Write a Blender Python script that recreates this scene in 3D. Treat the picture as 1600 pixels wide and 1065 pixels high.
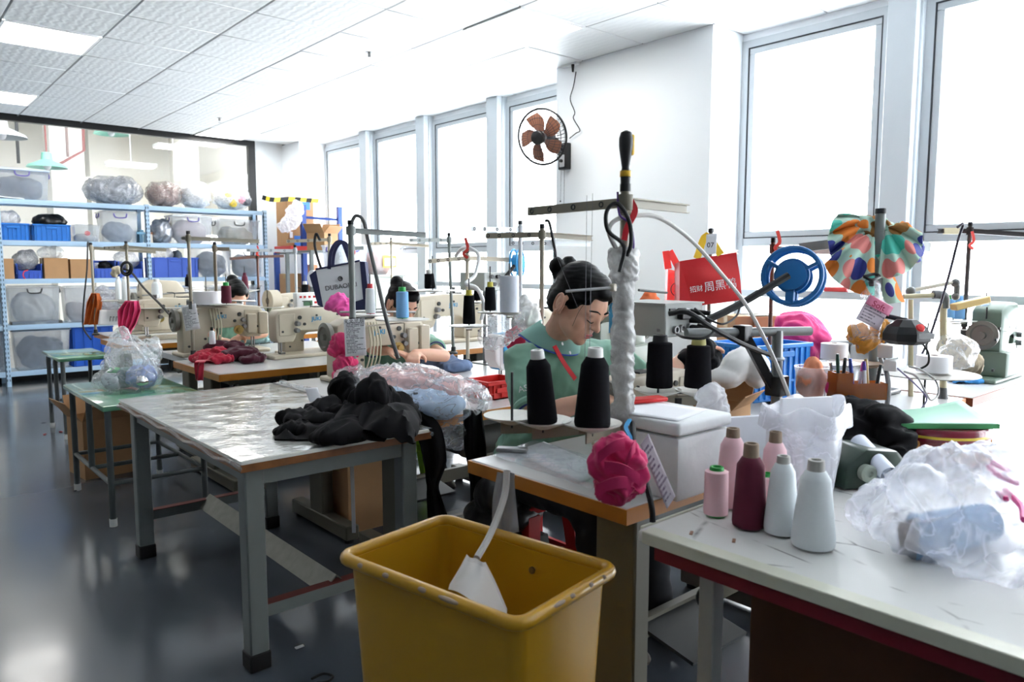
import bpy, bmesh, math, random
import numpy as np
from mathutils import Vector as V, Matrix, noise, Euler
random.seed(7)
for o in list(bpy.data.objects): bpy.data.objects.remove(o)
SC = bpy.context.scene; COL = SC.collection
PI = math.pi
# ---------------------------------------------------------------- camera
CH = 1.32; FPX = 1164.465; YAW = math.radians(41.235); PIT = math.radians(5.717)
cam = bpy.data.cameras.new('camera'); co = bpy.data.objects.new('camera', cam); COL.objects.link(co)
cam.sensor_width = 36; cam.lens = FPX/1600*36; cam.clip_start = .02; cam.clip_end = 200
co.location = (0, 0, CH); co.rotation_euler = (PI/2-PIT, 0, -YAW)
cam.dof.use_dof = True; cam.dof.focus_distance = 3.2; cam.dof.aperture_fstop = 4.5
SC.camera = co
# ---------------------------------------------------------------- world, exposure
w = bpy.data.worlds.new('sky'); SC.world = w; w.use_nodes = True
bg = w.node_tree.nodes['Background']; bg.inputs[0].default_value = (.90, .95, 1, 1); bg.inputs[1].default_value = 7.0
vs = SC.view_settings; vs.view_transform = 'Standard'; vs.look = 'None'; vs.gamma = 1; vs.use_curve_mapping = False
vs.exposure = 1.0
CEILING_LAMP = 10.0
# ---------------------------------------------------------------- helpers
_f = V((math.sin(YAW)*math.cos(PIT), math.cos(YAW)*math.cos(PIT), -math.sin(PIT)))
_r = V((math.cos(YAW), -math.sin(YAW), 0)); _u = _r.cross(_f)
C0 = V((0, 0, CH))
def ray(x, y): return _f + _r*((x-800)/FPX) - _u*((y-532.5)/FPX)
def PZ(x, y, z): d = ray(x, y); return C0 + d*((z-CH)/d.z)      # a point of the photo on a level, on a wall, at a distance
def PX(x, y, X): d = ray(x, y); return C0 + d*(X/d.x)
def PY(x, y, Y): d = ray(x, y); return C0 + d*(Y/d.y)
def PD(x, y, d): return C0 + ray(x, y)*d
def lin(c):
    return tuple(((v/255)/12.92 if v/255 <= .04045 else ((v/255+.055)/1.055)**2.4) for v in c)
_m = {}
def M(name, rgb=(128,128,128), rough=.5, metal=0., var=.08, scale=9., bump=0., trans=0., alpha=1., spec=.5, emit=0., sss=0., coat=0., ior=1.45, sheen=0.):
    if name in _m: return _m[name]
    m = bpy.data.materials.new(name); m.use_nodes = True; nt = m.node_tree; b = nt.nodes['Principled BSDF']
    c = lin(rgb)
    b.inputs['Roughness'].default_value = rough; b.inputs['Metallic'].default_value = metal
    b.inputs['Specular IOR Level'].default_value = spec; b.inputs['Transmission Weight'].default_value = trans
    b.inputs['Alpha'].default_value = alpha; b.inputs['Coat Weight'].default_value = coat; b.inputs['IOR'].default_value = ior
    b.inputs['Sheen Weight'].default_value = sheen
    if sss: b.inputs['Subsurface Weight'].default_value = sss; b.inputs['Subsurface Radius'].default_value = (.012,.005,.003); b.inputs['Subsurface Scale'].default_value = 1
    tc = nt.nodes.new('ShaderNodeTexCoord'); nz = nt.nodes.new('ShaderNodeTexNoise'); nz.inputs['Scale'].default_value = scale; nz.inputs['Detail'].default_value = 4
    nt.links.new(tc.outputs['Object'], nz.inputs['Vector'])
    mx = nt.nodes.new('ShaderNodeMix'); mx.data_type = 'RGBA'
    mx.inputs[6].default_value = tuple(v*(1-var) for v in c)+(1,); mx.inputs[7].default_value = tuple(min(1,v*(1+var)) for v in c)+(1,)
    nt.links.new(nz.outputs['Fac'], mx.inputs[0]); nt.links.new(mx.outputs[2], b.inputs['Base Color'])
    if bump:
        bp = nt.nodes.new('ShaderNodeBump'); bp.inputs['Strength'].default_value = bump; bp.inputs['Distance'].default_value = .01
        nt.links.new(nz.outputs['Fac'], bp.inputs['Height']); nt.links.new(bp.outputs[0], b.inputs['Normal'])
    if emit: b.inputs['Emission Color'].default_value = c+(1,); b.inputs['Emission Strength'].default_value = emit
    _m[name] = m; m['_b'] = b.name
    return m
def nodes(m): return m.node_tree, m.node_tree.nodes['Principled BSDF']
def N(nt, t, **k):
    n = nt.nodes.new(t)
    for a, v in k.items():
        if hasattr(n, a): setattr(n, a, v)
        else: n.inputs[a.replace('_', ' ')].default_value = v
    return n
def ramp(nt, fac, stops, interp='LINEAR'):
    r = nt.nodes.new('ShaderNodeValToRGB'); r.color_ramp.interpolation = interp; e = r.color_ramp.elements
    while len(e) < len(stops): e.new(.5)
    for q, (p, c) in zip(e, stops): q.position = p; q.color = (lin(c) if max(c) > 1 else tuple(c))+(1,)
    nt.links.new(fac, r.inputs[0]); return r
def xf(loc=(0,0,0), rx=0, ry=0, rz=0, s=1):
    return Matrix.Translation(loc) @ Euler((rx, ry, rz)).to_matrix().to_4x4() @ Matrix.Diagonal((s, s, s, 1))
def frame(d, up=V((0,0,1))):                       # matrix whose z runs along d
    d = V(d).normalized()
    if abs(d.dot(up)) > .98: up = V((1,0,0))
    x = up.cross(d).normalized(); y = d.cross(x)
    return Matrix((x, y, d)).transposed()
def spline(pts, k=6):
    P = [V(p) for p in pts]
    if len(P) < 3: return P
    out = []; Q = [2*P[0]-P[1]] + P + [2*P[-1]-P[-2]]
    for i in range(1, len(Q)-2):
        a, b, c, d = Q[i-1:i+3]
        for j in range(k):
            t = j/k
            out.append(.5*((2*b)+(c-a)*t+(2*a-5*b+4*c-d)*t*t+(3*b-a-3*c+d)*t**3))
    return out+[P[-1]]
class MB:
    def __init__(s): s.bm = bmesh.new()
    def _f(s, vs):
        try: return s.bm.faces.new(vs)
        except ValueError: return None
    def add(s, pts, faces):
        v = [s.bm.verts.new(p) for p in pts]
        for f in faces: s._f([v[i] for i in f])
        return s
    def box(s, c, sz, m=None, rz=0, taper=1.):
        T = Matrix.Translation(c) @ (m if m is not None else Euler((0,0,rz)).to_matrix().to_4x4())
        x, y, z = sz[0]/2, sz[1]/2, sz[2]/2; t = taper
        p = [(-x,-y,-z),(x,-y,-z),(x,y,-z),(-x,y,-z),(-x*t,-y*t,z),(x*t,-y*t,z),(x*t,y*t,z),(-x*t,y*t,z)]
        return s.add([T @ V(q) for q in p], [(3,2,1,0),(4,5,6,7),(0,1,5,4),(1,2,6,5),(2,3,7,6),(3,0,4,7)])
    def b2(s, a, b):                                # box from corner to corner
        return s.box([(a[i]+b[i])/2 for i in range(3)], [abs(b[i]-a[i]) for i in range(3)])
    def beam(s, p0, p1, w, h=None):                 # rectangular bar between two points
        p0, p1 = V(p0), V(p1); d = p1-p0
        return s.box((p0+p1)/2, (w, h or w, d.length), frame(d).to_4x4())
    def ring(s, pts_list, closed=True, cap=True):
        R = [[s.bm.verts.new(p) for p in r] for r in pts_list]; n = len(R[0])
        for a, b in zip(R, R[1:]):
            for i in range(n if closed else n-1): s._f((a[i], a[(i+1)%n], b[(i+1)%n], b[i]))
        if cap and closed: s._f(R[0][::-1]); s._f(R[-1])
        return s
    def cyl(s, p0, p1, r0, r1=None, n=14, cap=True):
        p0, p1 = V(p0), V(p1); F = frame(p1-p0); r1 = r0 if r1 is None else r1
        cs = [(math.cos(2*PI*i/n), math.sin(2*PI*i/n)) for i in range(n)]
        return s.ring([[p0+F@V((c*r0, q*r0, 0)) for c, q in cs], [p1+F@V((c*r1, q*r1, 0)) for c, q in cs]], cap=cap)
    def tube(s, pts, r, n=8, k=5, smooth=True, cap=True):
        P = spline(pts, k) if smooth else [V(p) for p in pts]
        rs = r if isinstance(r, (list, tuple)) else None; out = []; x = None
        for i, p in enumerate(P):
            d = (P[min(i+1, len(P)-1)]-P[max(i-1, 0)]).normalized()
            if x is None: x = frame(d) @ V((1,0,0))
            x = (x-d*x.dot(d)).normalized(); y = d.cross(x)
            if rs: t = i/(len(P)-1)*(len(rs)-1); j = min(int(t), len(rs)-2); rr = rs[j]+(rs[j+1]-rs[j])*(t-j)
            else: rr = r
            out.append([p+x*math.cos(2*PI*q/n)*rr+y*math.sin(2*PI*q/n)*rr for q in range(n)])
        return s.ring(out, cap=cap)
    def strip(s, pts, w, t, nrm=None, k=5):         # flat ribbon along a curve
        P = spline(pts, k); out = []
        for i, p in enumerate(P):
            d = (P[min(i+1, len(P)-1)]-P[max(i-1, 0)]).normalized(); n = V(nrm) if nrm else V((0,0,1))
            if abs(n.dot(d)) > .97: n = V((1,0,0))
            x = d.cross(n).normalized()*(w/2); y = x.cross(d).normalized()*(t/2)
            out.append([p-x-y, p+x-y, p+x+y, p-x+y])
        return s.ring(out)
    def lathe(s, prof, m=None, n=24, cap=True):
        m = m if m is not None else Matrix.Identity(4)
        return s.ring([[m @ V((r*math.cos(2*PI*i/n), r*math.sin(2*PI*i/n), z)) for i in range(n)] for r, z in prof], cap=cap)
    def prism(s, poly, d, m=None):                  # polygon in xz, from y=-d/2 to d/2
        m = m if m is not None else Matrix.Identity(4)
        a = [s.bm.verts.new(m @ V((x, -d/2, z))) for x, z in poly]; b = [s.bm.verts.new(m @ V((x, d/2, z))) for x, z in poly]
        n = len(poly); s._f(a); s._f(b[::-1])
        for i in range(n): s._f((a[i], b[i], b[(i+1)%n], a[(i+1)%n]))
        return s
    def ell(s, c, r, m=None, nu=16, nv=10):
        T = Matrix.Translation(c) @ (m.to_4x4() if m is not None else Matrix.Identity(4))
        if not hasattr(r, '__len__'): r = (r, r, r)
        rows = [[T @ V((r[0]*math.sin(PI*j/nv)*math.cos(2*PI*i/nu), r[1]*math.sin(PI*j/nv)*math.sin(2*PI*i/nu), -r[2]*math.cos(PI*j/nv))) for i in range(nu)] for j in range(1, nv)]
        R = [[s.bm.verts.new(p) for p in q] for q in rows]
        for a, b in zip(R, R[1:]):
            for i in range(nu): s._f((a[i], a[(i+1)%nu], b[(i+1)%nu], b[i]))
        t = s.bm.verts.new(T @ V((0,0,r[2]))); o = s.bm.verts.new(T @ V((0,0,-r[2])))
        for i in range(nu): s._f((R[-1][i], R[-1][(i+1)%nu], t)); s._f((R[0][(i+1)%nu], R[0][i], o))
        return s
    def torus(s, c, R, r, axis=(0,0,1), n=28, k=8, a0=0, a1=2*PI):
        F = frame(axis); c = V(c); full = abs(a1-a0-2*PI) < 1e-4; rows = []
        for i in range(n if full else n+1):
            a = a0+(a1-a0)*i/n; e = F @ V((math.cos(a), math.sin(a), 0)); z = F @ V((0,0,1))
            rows.append([c+e*(R+r*math.cos(2*PI*j/k))+z*r*math.sin(2*PI*j/k) for j in range(k)])
        if full: rows.append(None)
        L = [[s.bm.verts.new(p) for p in q] for q in rows if q]
        if full: L.append(L[0])
        for a, b in zip(L, L[1:]):
            for j in range(k): s._f((a[j], b[j], b[(j+1)%k], a[(j+1)%k]))
        if not full: s._f(L[0]); s._f(L[-1][::-1])
        return s
    def sheet(s, fn, nu, nv, t=0.):                 # fn(u,v) -> point
        g = [[s.bm.verts.new(fn(i/nu, j/nv)) for j in range(nv+1)] for i in range(nu+1)]; fs = []
        for i in range(nu):
            for j in range(nv): fs.append(s._f((g[i][j], g[i+1][j], g[i+1][j+1], g[i][j+1])))
        if t: s.bm.normal_update(); bmesh.ops.solidify(s.bm, geom=[f for f in fs if f], thickness=t)
        return s
    def xform(s, m): bmesh.ops.transform(s.bm, matrix=m, verts=s.bm.verts); return s
    def bevel(s, w, seg=2, ang=30):
        s.bm.normal_update()
        e = [e for e in s.bm.edges if len(e.link_faces) == 2 and e.calc_face_angle(0) > math.radians(ang)]
        bmesh.ops.bevel(s.bm, geom=e, offset=w, segments=seg, profile=.5, affect='EDGES', clamp_overlap=True); return s
    def mesh(s, name, mat, smooth=True, ang=38):
        bm = s.bm; bmesh.ops.recalc_face_normals(bm, faces=bm.faces); bm.normal_update()
        for f in bm.faces: f.smooth = smooth
        for e in bm.edges:
            e.smooth = not (len(e.link_faces) == 2 and e.calc_face_angle(0) > math.radians(ang))
        me = bpy.data.meshes.new(name); bm.to_mesh(me); bm.free()
        if mat: me.materials.append(mat)
        return me
    def build(s, name, mat, parent=None, smooth=True, ang=38):
        return put(name, s.mesh(name, mat, smooth, ang), parent)
def put(name, me, parent=None):
    o = bpy.data.objects.new(name, me); COL.objects.link(o)
    if parent is not None: o.parent = parent
    else:
        n = len(me.vertices); a = np.empty(n*3); me.vertices.foreach_get('co', a); a = a.reshape(n, 3)
        c = V(((a[:,0].min()+a[:,0].max())/2, (a[:,1].min()+a[:,1].max())/2, a[:,2].min()))
        me.transform(Matrix.Translation(-c)); o.location = c
    return o
def tag(o, label=None, cat=None, group=None, kind=None):
    if label: o['label'] = label
    if cat: o['category'] = cat
    if group: o['group'] = group
    if kind: o['kind'] = kind
    return o
def E(name, label, cat, loc=(0,0,0), rz=0, group=None, rx=0, ry=0):
    o = bpy.data.objects.new(name, None); COL.objects.link(o); o.empty_display_size = .05
    o.location = loc; o.rotation_euler = (rx, ry, rz); return tag(o, label, cat, group)
def dup(root, loc=None, rz=None, label=None, group=None):
    def cp(o, par):
        c = o.copy(); COL.objects.link(c)
        if par: c.parent = par
        for ch in list(o.children): cp(ch, c)
        return c
    r = cp(root, None)
    if loc is not None: r.location = loc
    if rz is not None: r.rotation_euler.z = rz
    if label: r['label'] = label
    if group: r['group'] = group
    return r
def remesh(mb, voxel, iters=2, mat=None, name='m', disp=None, smooth=True, keep=None):
    """weld overlapping solids of mb into one skin, smooth it and push it along its normals by disp(point)"""
    me = bpy.data.meshes.new('tmp'); bmesh.ops.recalc_face_normals(mb.bm, faces=mb.bm.faces); mb.bm.to_mesh(me); mb.bm.free()
    o = bpy.data.objects.new('tmp', me); COL.objects.link(o)
    r = o.modifiers.new('r', 'REMESH'); r.mode = 'VOXEL'; r.voxel_size = voxel; r.use_smooth_shade = True
    if iters: q = o.modifiers.new('s', 'SMOOTH'); q.iterations = iters; q.factor = .5
    dg = bpy.context.evaluated_depsgraph_get(); n = bpy.data.meshes.new_from_object(o.evaluated_get(dg)); n.name = name
    bpy.data.objects.remove(o); bpy.data.meshes.remove(me)
    if disp:
        for v, nn in [(v, v.normal.copy()) for v in n.vertices]: v.co = v.co + nn*disp(v.co)
    for p in n.polygons: p.use_smooth = smooth
    n.materials.clear()
    if mat: n.materials.append(mat)
    return n
def fold(s=12., a=.01, seed=0, o=3):               # creases: long ridges in a drifting direction
    off = V((seed*3.7, seed*1.3, seed*7.1)); R = Euler((seed*.7, seed*1.1, seed*2.3)).to_matrix()
    def f(p):
        q = R @ (p*s); q = V((q.x*.45, q.y*1.25, q.z*.8))+off; g = q*.6; w = V((noise.noise(g), noise.noise(g+V((7.3,1.1,3.9))), noise.noise(g+V((2.7,9.2,5.5)))))*.9; q = q+w; t = 0; k = 1.
        for i in range(o): n = abs(noise.noise(q)); t += k*(1-3.2*min(n, .5)); q = q*1.9+off; k *= .45
        return a*t
    return f
def text(s, size, m, mat, parent=None, name='lettering', ext=.0006, align='CENTER', bold=0.):
    c = bpy.data.curves.new('t', 'FONT'); c.body = s; c.size = size; c.extrude = ext; c.align_x = align; c.align_y = 'CENTER'; c.offset = bold; c.resolution_u = 3
    o = bpy.data.objects.new('t', c); COL.objects.link(o); dg = bpy.context.evaluated_depsgraph_get()
    me = bpy.data.meshes.new_from_object(o.evaluated_get(dg)); bpy.data.objects.remove(o); bpy.data.curves.remove(c)
    me.transform(m); me.materials.clear(); me.materials.append(mat); me.name = name
    o = bpy.data.objects.new(name, me); COL.objects.link(o)
    if parent is not None: o.parent = parent
    return o
def facing(loc, right, up):                        # matrix for flat text: x = right, y = up
    r = V(right).normalized(); u = V(up); u = (u-r*u.dot(r)).normalized(); n = r.cross(u)
    return Matrix.Translation(loc) @ Matrix((r, u, n)).transposed().to_4x4()
# ---------------------------------------------------------------- materials
wallm = M('white_wall', (236,240,243), .6, var=.015, scale=2)
greyal = M('grey_aluminium', (190,196,200), .42, var=.03)
darkrub = M('black_rubber', (22,22,24), .6)
black = M('black_paint', (20,20,22), .35)
steel = M('steel', (150,150,150), .28, 1.)
beige = M('beige_enamel', (150,143,126), .4, var=.06)
greyst = M('grey_steel_paint', (122,128,126), .42, var=.08, scale=14)
cream = M('cream_machine', (196,186,166), .38, var=.05)
whitem = M('white_enamel', (236,238,238), .3, var=.02)
bluebag = M('sky_blue', (52,150,205), .4)
wood = M('orange_wood', (178,112,36), .42, var=.3, scale=7)
paper = M('paper', (236,236,240), .7, var=.02)
blackcloth = M('black_cloth', (17,17,20), .85, var=.2, scale=30, spec=.25)
kraft = M('cardboard', (176,136,96), .8, var=.1)
skin = M('skin', (228,178,152), .5, var=.05, scale=30, sss=.12)
hairm = M('black_hair', (7,6,7), .5, var=.3, scale=80, spec=.25)
shirtm = M('mint_polo_cloth', (132,174,152), .85, var=.05, scale=60, sheen=.2, spec=.25)
pinkc = M('pink_cloth', (214,60,110), .85, var=.12, scale=12, sheen=.2, spec=.25)
redp = M('red_plastic', (204,34,36), .4)
bluep = M('blue_plastic', (38,120,205), .4)
royal = M('royal_blue_plastic', (58,94,190), .42)
limeg = M('lime_plastic', (150,190,30), .4)
yarnb = M('black_yarn', (20,20,24), .95, var=.3, scale=120, spec=.15)
yarnw = M('white_yarn', (226,232,234), .85, var=.03, scale=60)
yarnp = M('pink_yarn', (236,196,202), .85, var=.04)
yarnm = M('maroon_yarn', (92,26,48), .8, var=.12, scale=60)
yarnl = M('light_blue_yarn', (118,170,216), .85, var=.05)
corewh = M('white_core', (226,226,222), .5); coregr = M('green_core', (40,160,70), .4); coreye = M('yellow_core', (206,190,70), .5)
corekr = M('kraft_core', (140,122,104), .8); corered = M('red_core', (190,40,50), .5)
ink = M('dark_ink', (40,42,50), .7); inkb = M('blue_ink', (60,140,180), .6); inkr = M('red_ink', (200,30,40), .6); inkw = M('white_ink', (240,240,240), .6)
silver = M('silver_glove', (200,200,198), .6)
def glassy(name, rgb, a, rough=.12, white=.0, bump=0., scale=14, gloss=.5, streak=0.):
    """thin film: partly see-through, glossy, a little milky"""
    if name in _m: return _m[name]
    m = bpy.data.materials.new(name); m.use_nodes = True; nt = m.node_tree; nt.nodes.clear()
    out = N(nt, 'ShaderNodeOutputMaterial'); tr = N(nt, 'ShaderNodeBsdfTransparent'); gl = N(nt, 'ShaderNodeBsdfGlossy'); di = N(nt, 'ShaderNodeBsdfDiffuse'); tl = N(nt, 'ShaderNodeBsdfTranslucent')
    c = lin(rgb)+(1,); gl.inputs['Roughness'].default_value = rough
    di.inputs['Color'].default_value = c; tl.inputs['Color'].default_value = c
    tc = N(nt, 'ShaderNodeTexCoord'); nz = N(nt, 'ShaderNodeTexNoise'); nz.inputs['Scale'].default_value = scale; nz.inputs['Detail'].default_value = 5
    nt.links.new(tc.outputs['Object'], nz.inputs['Vector'])
    if bump:
        bp = N(nt, 'ShaderNodeBump'); bp.inputs['Strength'].default_value = bump; bp.inputs['Distance'].default_value = .02
        nt.links.new(nz.outputs['Fac'], bp.inputs['Height'])
        for q in (gl, di, tl): nt.links.new(bp.outputs[0], q.inputs['Normal'])
    d2 = N(nt, 'ShaderNodeMixShader'); d2.inputs[0].default_value = .5; nt.links.new(di.outputs[0], d2.inputs[1]); nt.links.new(tl.outputs[0], d2.inputs[2])
    m1 = N(nt, 'ShaderNodeMixShader'); m1.inputs[0].default_value = 1-a
    if streak:                                       # creases of the film gather white
        n2 = N(nt, 'ShaderNodeTexNoise', Scale=scale*.9, Detail=3.); n2.inputs['Distortion'].default_value = 1.2; nt.links.new(tc.outputs['Object'], n2.inputs['Vector'])
        ab = N(nt, 'ShaderNodeMath', operation='SUBTRACT'); nt.links.new(n2.outputs['Fac'], ab.inputs[0]); ab.inputs[1].default_value = .5
        a2 = N(nt, 'ShaderNodeMath', operation='ABSOLUTE'); nt.links.new(ab.outputs[0], a2.inputs[0])
        r2 = ramp(nt, a2.outputs[0], [(0., (1-min(1,a+streak),)*3), (.035, (1-a-.12*streak,)*3), (.16, (1-a,)*3)]); nt.links.new(r2.outputs[0], m1.inputs[0])
    nt.links.new(d2.outputs[0], m1.inputs[1]); nt.links.new(tr.outputs[0], m1.inputs[2])
    lw = N(nt, 'ShaderNodeLayerWeight'); lw.inputs['Blend'].default_value = .5
    pw = N(nt, 'ShaderNodeMath', operation='POWER'); nt.links.new(lw.outputs['Facing'], pw.inputs[0]); pw.inputs[1].default_value = 4.
    fr = N(nt, 'ShaderNodeMath', operation='MULTIPLY_ADD'); nt.links.new(pw.outputs[0], fr.inputs[0]); fr.inputs[1].default_value = gloss; fr.inputs[2].default_value = gloss*.12
    if bump: nt.links.new(bp.outputs[0], lw.inputs['Normal'])
    m2 = N(nt, 'ShaderNodeMixShader'); nt.links.new(fr.outputs[0], m2.inputs[0]); nt.links.new(m1.outputs[0], m2.inputs[1]); nt.links.new(gl.outputs[0], m2.inputs[2])
    nt.links.new(m2.outputs[0], out.inputs[0]); _m[name] = m; return m
pane = glassy('window_glass', (255,255,255), .0, .0, gloss=.2)
totep = glassy('clear_tote_plastic', (214,222,232), .26, .25)
film = glassy('clear_film', (240,244,250), .20, .14, bump=.14, scale=14, streak=.14, gloss=.6)
milky = glassy('milky_bag', (238,240,246), .42, .3, bump=.2, scale=10, streak=.3, gloss=.3)
greybag = glassy('grey_bag', (196,198,204), .5, .2, bump=.4, scale=14, streak=.35)
# floor
floorm = M('epoxy_floor', (86,92,100), .16, var=.05, scale=1.3)
nt, b = nodes(floorm)
tc = nt.nodes['Texture Coordinate']; nz = N(nt, 'ShaderNodeTexNoise', Scale=3.5, Detail=6.); nt.links.new(tc.outputs['Object'], nz.inputs['Vector'])
rr = ramp(nt, nz.outputs['Fac'], [(.3, (.13,.13,.13)), (.75, (.2,.2,.2))]); nt.links.new(rr.outputs[0], b.inputs['Roughness'])
# ceiling tile with a fine wavy relief
tilem = M('ceiling_tile', (226,229,230), .55, var=.015, scale=2)
nt, b = nodes(tilem)
geo = N(nt, 'ShaderNodeNewGeometry'); wv = N(nt, 'ShaderNodeTexWave', Scale=5.2, Distortion=3.5, Detail=1.); wv.inputs['Detail Scale'].default_value = 3.0
nt.links.new(geo.outputs['Position'], wv.inputs['Vector'])
bp = N(nt, 'ShaderNodeBump', Strength=.22, Distance=.006); nt.links.new(wv.outputs['Fac'], bp.inputs['Height']); nt.links.new(bp.outputs[0], b.inputs['Normal'])
lampm = M('lit_panel', (255,253,248), .5, emit=CEILING_LAMP, var=0)
def printed(name, base=(236,236,240), inkc=(70,72,84), lines=26, lo=.08, hi=.92):
    """paper with rows of small print (flat print on a sheet, Generated coordinates)"""
    m = M(name, base, .7, var=.01); nt, b = nodes(m)
    tc = N(nt, 'ShaderNodeTexCoord'); uv = N(nt, 'ShaderNodeUVMap'); sp = N(nt, 'ShaderNodeSeparateXYZ'); nt.links.new(tc.outputs['UV'], sp.inputs[0])
    def mt(op, a, bb=None):
        q = N(nt, 'ShaderNodeMath', operation=op)
        for i, x in enumerate((a, bb)):
            if x is None: continue
            if isinstance(x, (int, float)): q.inputs[i].default_value = x
            else: nt.links.new(x, q.inputs[i])
        return q.outputs[0]
    fy = mt('FRACT', mt('MULTIPLY', sp.outputs[1], lines)); row = mt('FLOOR', mt('MULTIPLY', sp.outputs[1], lines))
    on = mt('LESS_THAN', fy, .5)
    cb = N(nt, 'ShaderNodeCombineXYZ'); nt.links.new(mt('MULTIPLY', sp.outputs[0], 34), cb.inputs[0]); nt.links.new(mt('MULTIPLY', row, 7.3), cb.inputs[1])
    nz = N(nt, 'ShaderNodeTexNoise', Scale=1.3, Detail=2.); nt.links.new(cb.outputs[0], nz.inputs['Vector'])
    g = mt('GREATER_THAN', nz.outputs['Fac'], .46)
    cb2 = N(nt, 'ShaderNodeCombineXYZ'); nt.links.new(mt('MULTIPLY', row, 3.1), cb2.inputs[0]); wn = N(nt, 'ShaderNodeTexWhiteNoise'); nt.links.new(cb2.outputs[0], wn.inputs['Vector'])
    end = mt('LESS_THAN', sp.outputs[0], mt('ADD', mt('MULTIPLY', wn.outputs['Value'], .5), .48))
    rng = mt('MULTIPLY', mt('MULTIPLY', mt('GREATER_THAN', sp.outputs[0], .09), mt('GREATER_THAN', sp.outputs[1], lo)), mt('LESS_THAN', sp.outputs[1], hi))
    fac = mt('MULTIPLY', mt('MULTIPLY', on, g), mt('MULTIPLY', end, rng))
    mx = N(nt, 'ShaderNodeMix', data_type='RGBA'); mx.inputs[6].default_value = lin(base)+(1,); mx.inputs[7].default_value = lin(inkc)+(1,); nt.links.new(fac, mx.inputs[0]); nt.links.new(mx.outputs[2], b.inputs['Base Color'])
    return m
def sheetuv(name, corner, du, dv, mat, parent=None, t=.0012, curl=None, nu=6, nv=8):
    """thin sheet spanned from its lower-left corner, with UVs"""
    corner, du, dv = V(corner), V(du), V(dv); n = du.cross(dv).normalized(); me = bpy.data.meshes.new(name)
    vs = []; fs = []; uvs = []
    for side in (0, 1):
        for i in range(nu+1):
            for j in range(nv+1):
                u, v = i/nu, j/nv; p = corner+du*u+dv*v+n*(t*side)
                if curl: p += n*curl(u, v)
                vs.append(p); uvs.append((u, v))
    k = (nu+1)*(nv+1); I = lambda i, j: i*(nv+1)+j
    for i in range(nu):
        for j in range(nv):
            fs.append((I(i,j), I(i,j+1), I(i+1,j+1), I(i+1,j))); fs.append((k+I(i,j), k+I(i+1,j), k+I(i+1,j+1), k+I(i,j+1)))
    for i in range(nu): fs += [(I(i,0), I(i+1,0), k+I(i+1,0), k+I(i,0)), (I(i+1,nv), I(i,nv), k+I(i,nv), k+I(i+1,nv))]
    for j in range(nv): fs += [(I(0,j+1), I(0,j), k+I(0,j), k+I(0,j+1)), (I(nu,j), I(nu,j+1), k+I(nu,j+1), k+I(nu,j))]
    me.from_pydata(vs, [], fs); l = me.uv_layers.new(name='UVMap')
    for lp in me.loops: l.data[lp.index].uv = uvs[lp.vertex_index]
    for p in me.polygons: p.use_smooth = True
    me.materials.append(mat); return put(name, me, parent)
# ---------------------------------------------------------------- room shell
def struct(name, mb, m, parent=None, **k):
    o = mb.build(name, m, parent, **k)
    if parent is None: o['kind'] = 'structure'
    return o
XW, YF = 5.0, 10.16
LX, BY = -5.0, -5.0
struct('floor', MB().b2((LX, BY, -.1), (XW+.2, 17, 0)), floorm)
# ceiling: slab, tiles hung below it with open joints, light panels
ceil = struct('ceiling', MB().b2((LX, BY, 3.035), (XW+.2, YF, 3.25)), M('ceiling_void', (150,153,155), .8, var=.02))
TS = .627; TX0, TY0 = 1.483, 6.26
panels = {(-1,0),(-1,4),(3,-4),(3,5),(-6,0),(-6,4)}
tile_me = MB().box((0,0,0), (TS-.010, TS-.010, .022)).bevel(.004, 1).mesh('ceiling_tile', tilem)
lamp_me = MB().box((0,0,0), (TS-.03, TS-.03, .014)).bevel(.003, 1).mesh('diffuser', lampm)
lampf = MB()
for sx, sy, lx, ly in ((1,0,.02,TS-.01),(-1,0,.02,TS-.01),(0,1,TS-.01,.02),(0,-1,TS-.01,.02)):
    lampf.box((sx*(TS-.03)/2, sy*(TS-.03)/2, .001), (lx, ly, .02))
lampf_me = lampf.mesh('lamp_frame', whitem)
spill = MB(); ntile = 0
for i in range(-11, 6):
    for j in range(-18, 7):
        x, y = TX0+(i+.5)*TS, TY0+(j+.5)*TS
        if y > YF-.25 or x > 5.05: continue
        if (i, j) in panels:
            r = E('ceiling_light', None, 'ceiling light', (x, y, 3.0)); k = sum(1 for o in COL.objects if o.name.startswith('ceiling_light'))
            a = put('lamp_frame', lampf_me, r); a.location = (0,0,.0)
            a = put('diffuser', lamp_me, r); a.location = (0,0,.004)
            r['label'] = {(-1,0): 'lit square ceiling panel at the left, the nearer of the two in that row', (-1,4): 'lit square ceiling panel at far left just before the black-framed glazing',
                (3,-4): 'lit square ceiling panel by the white wall with the fan', (3,5): 'lit square ceiling panel at the far end near the right end of the glazing', (-6,0): 'lit square ceiling panel beyond the left frame edge, nearer one', (-6,4): 'lit square ceiling panel beyond the left frame edge, farther one'}[(i, j)]; continue
        if i >= -3 and j >= -8:
            o = bpy.data.objects.new('ceiling_tile', tile_me); COL.objects.link(o); o.parent = ceil; o.matrix_parent_inverse = Matrix.Translation(-ceil.location)
            o.location = (x, y, 3.011+random.uniform(-.0015,.0015)); ntile += 1
        else: spill.box((x, y, 3.011), (TS-.008, TS-.008, .022))
sp = spill.build('ceiling_tile', tilem, ceil); sp['kind'] = 'stuff'; sp.matrix_parent_inverse = Matrix.Translation(-ceil.location)
tb = MB(); tx = MB()
for i in range(-11, 7): tb.box((TX0+i*TS, (BY+YF)/2, 3.012), (.012, YF-BY, .02))
for j in range(-18, 7): tx.box(((LX+XW)/2, TY0+j*TS, 3.018), (XW-LX, .006, .02))
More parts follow.
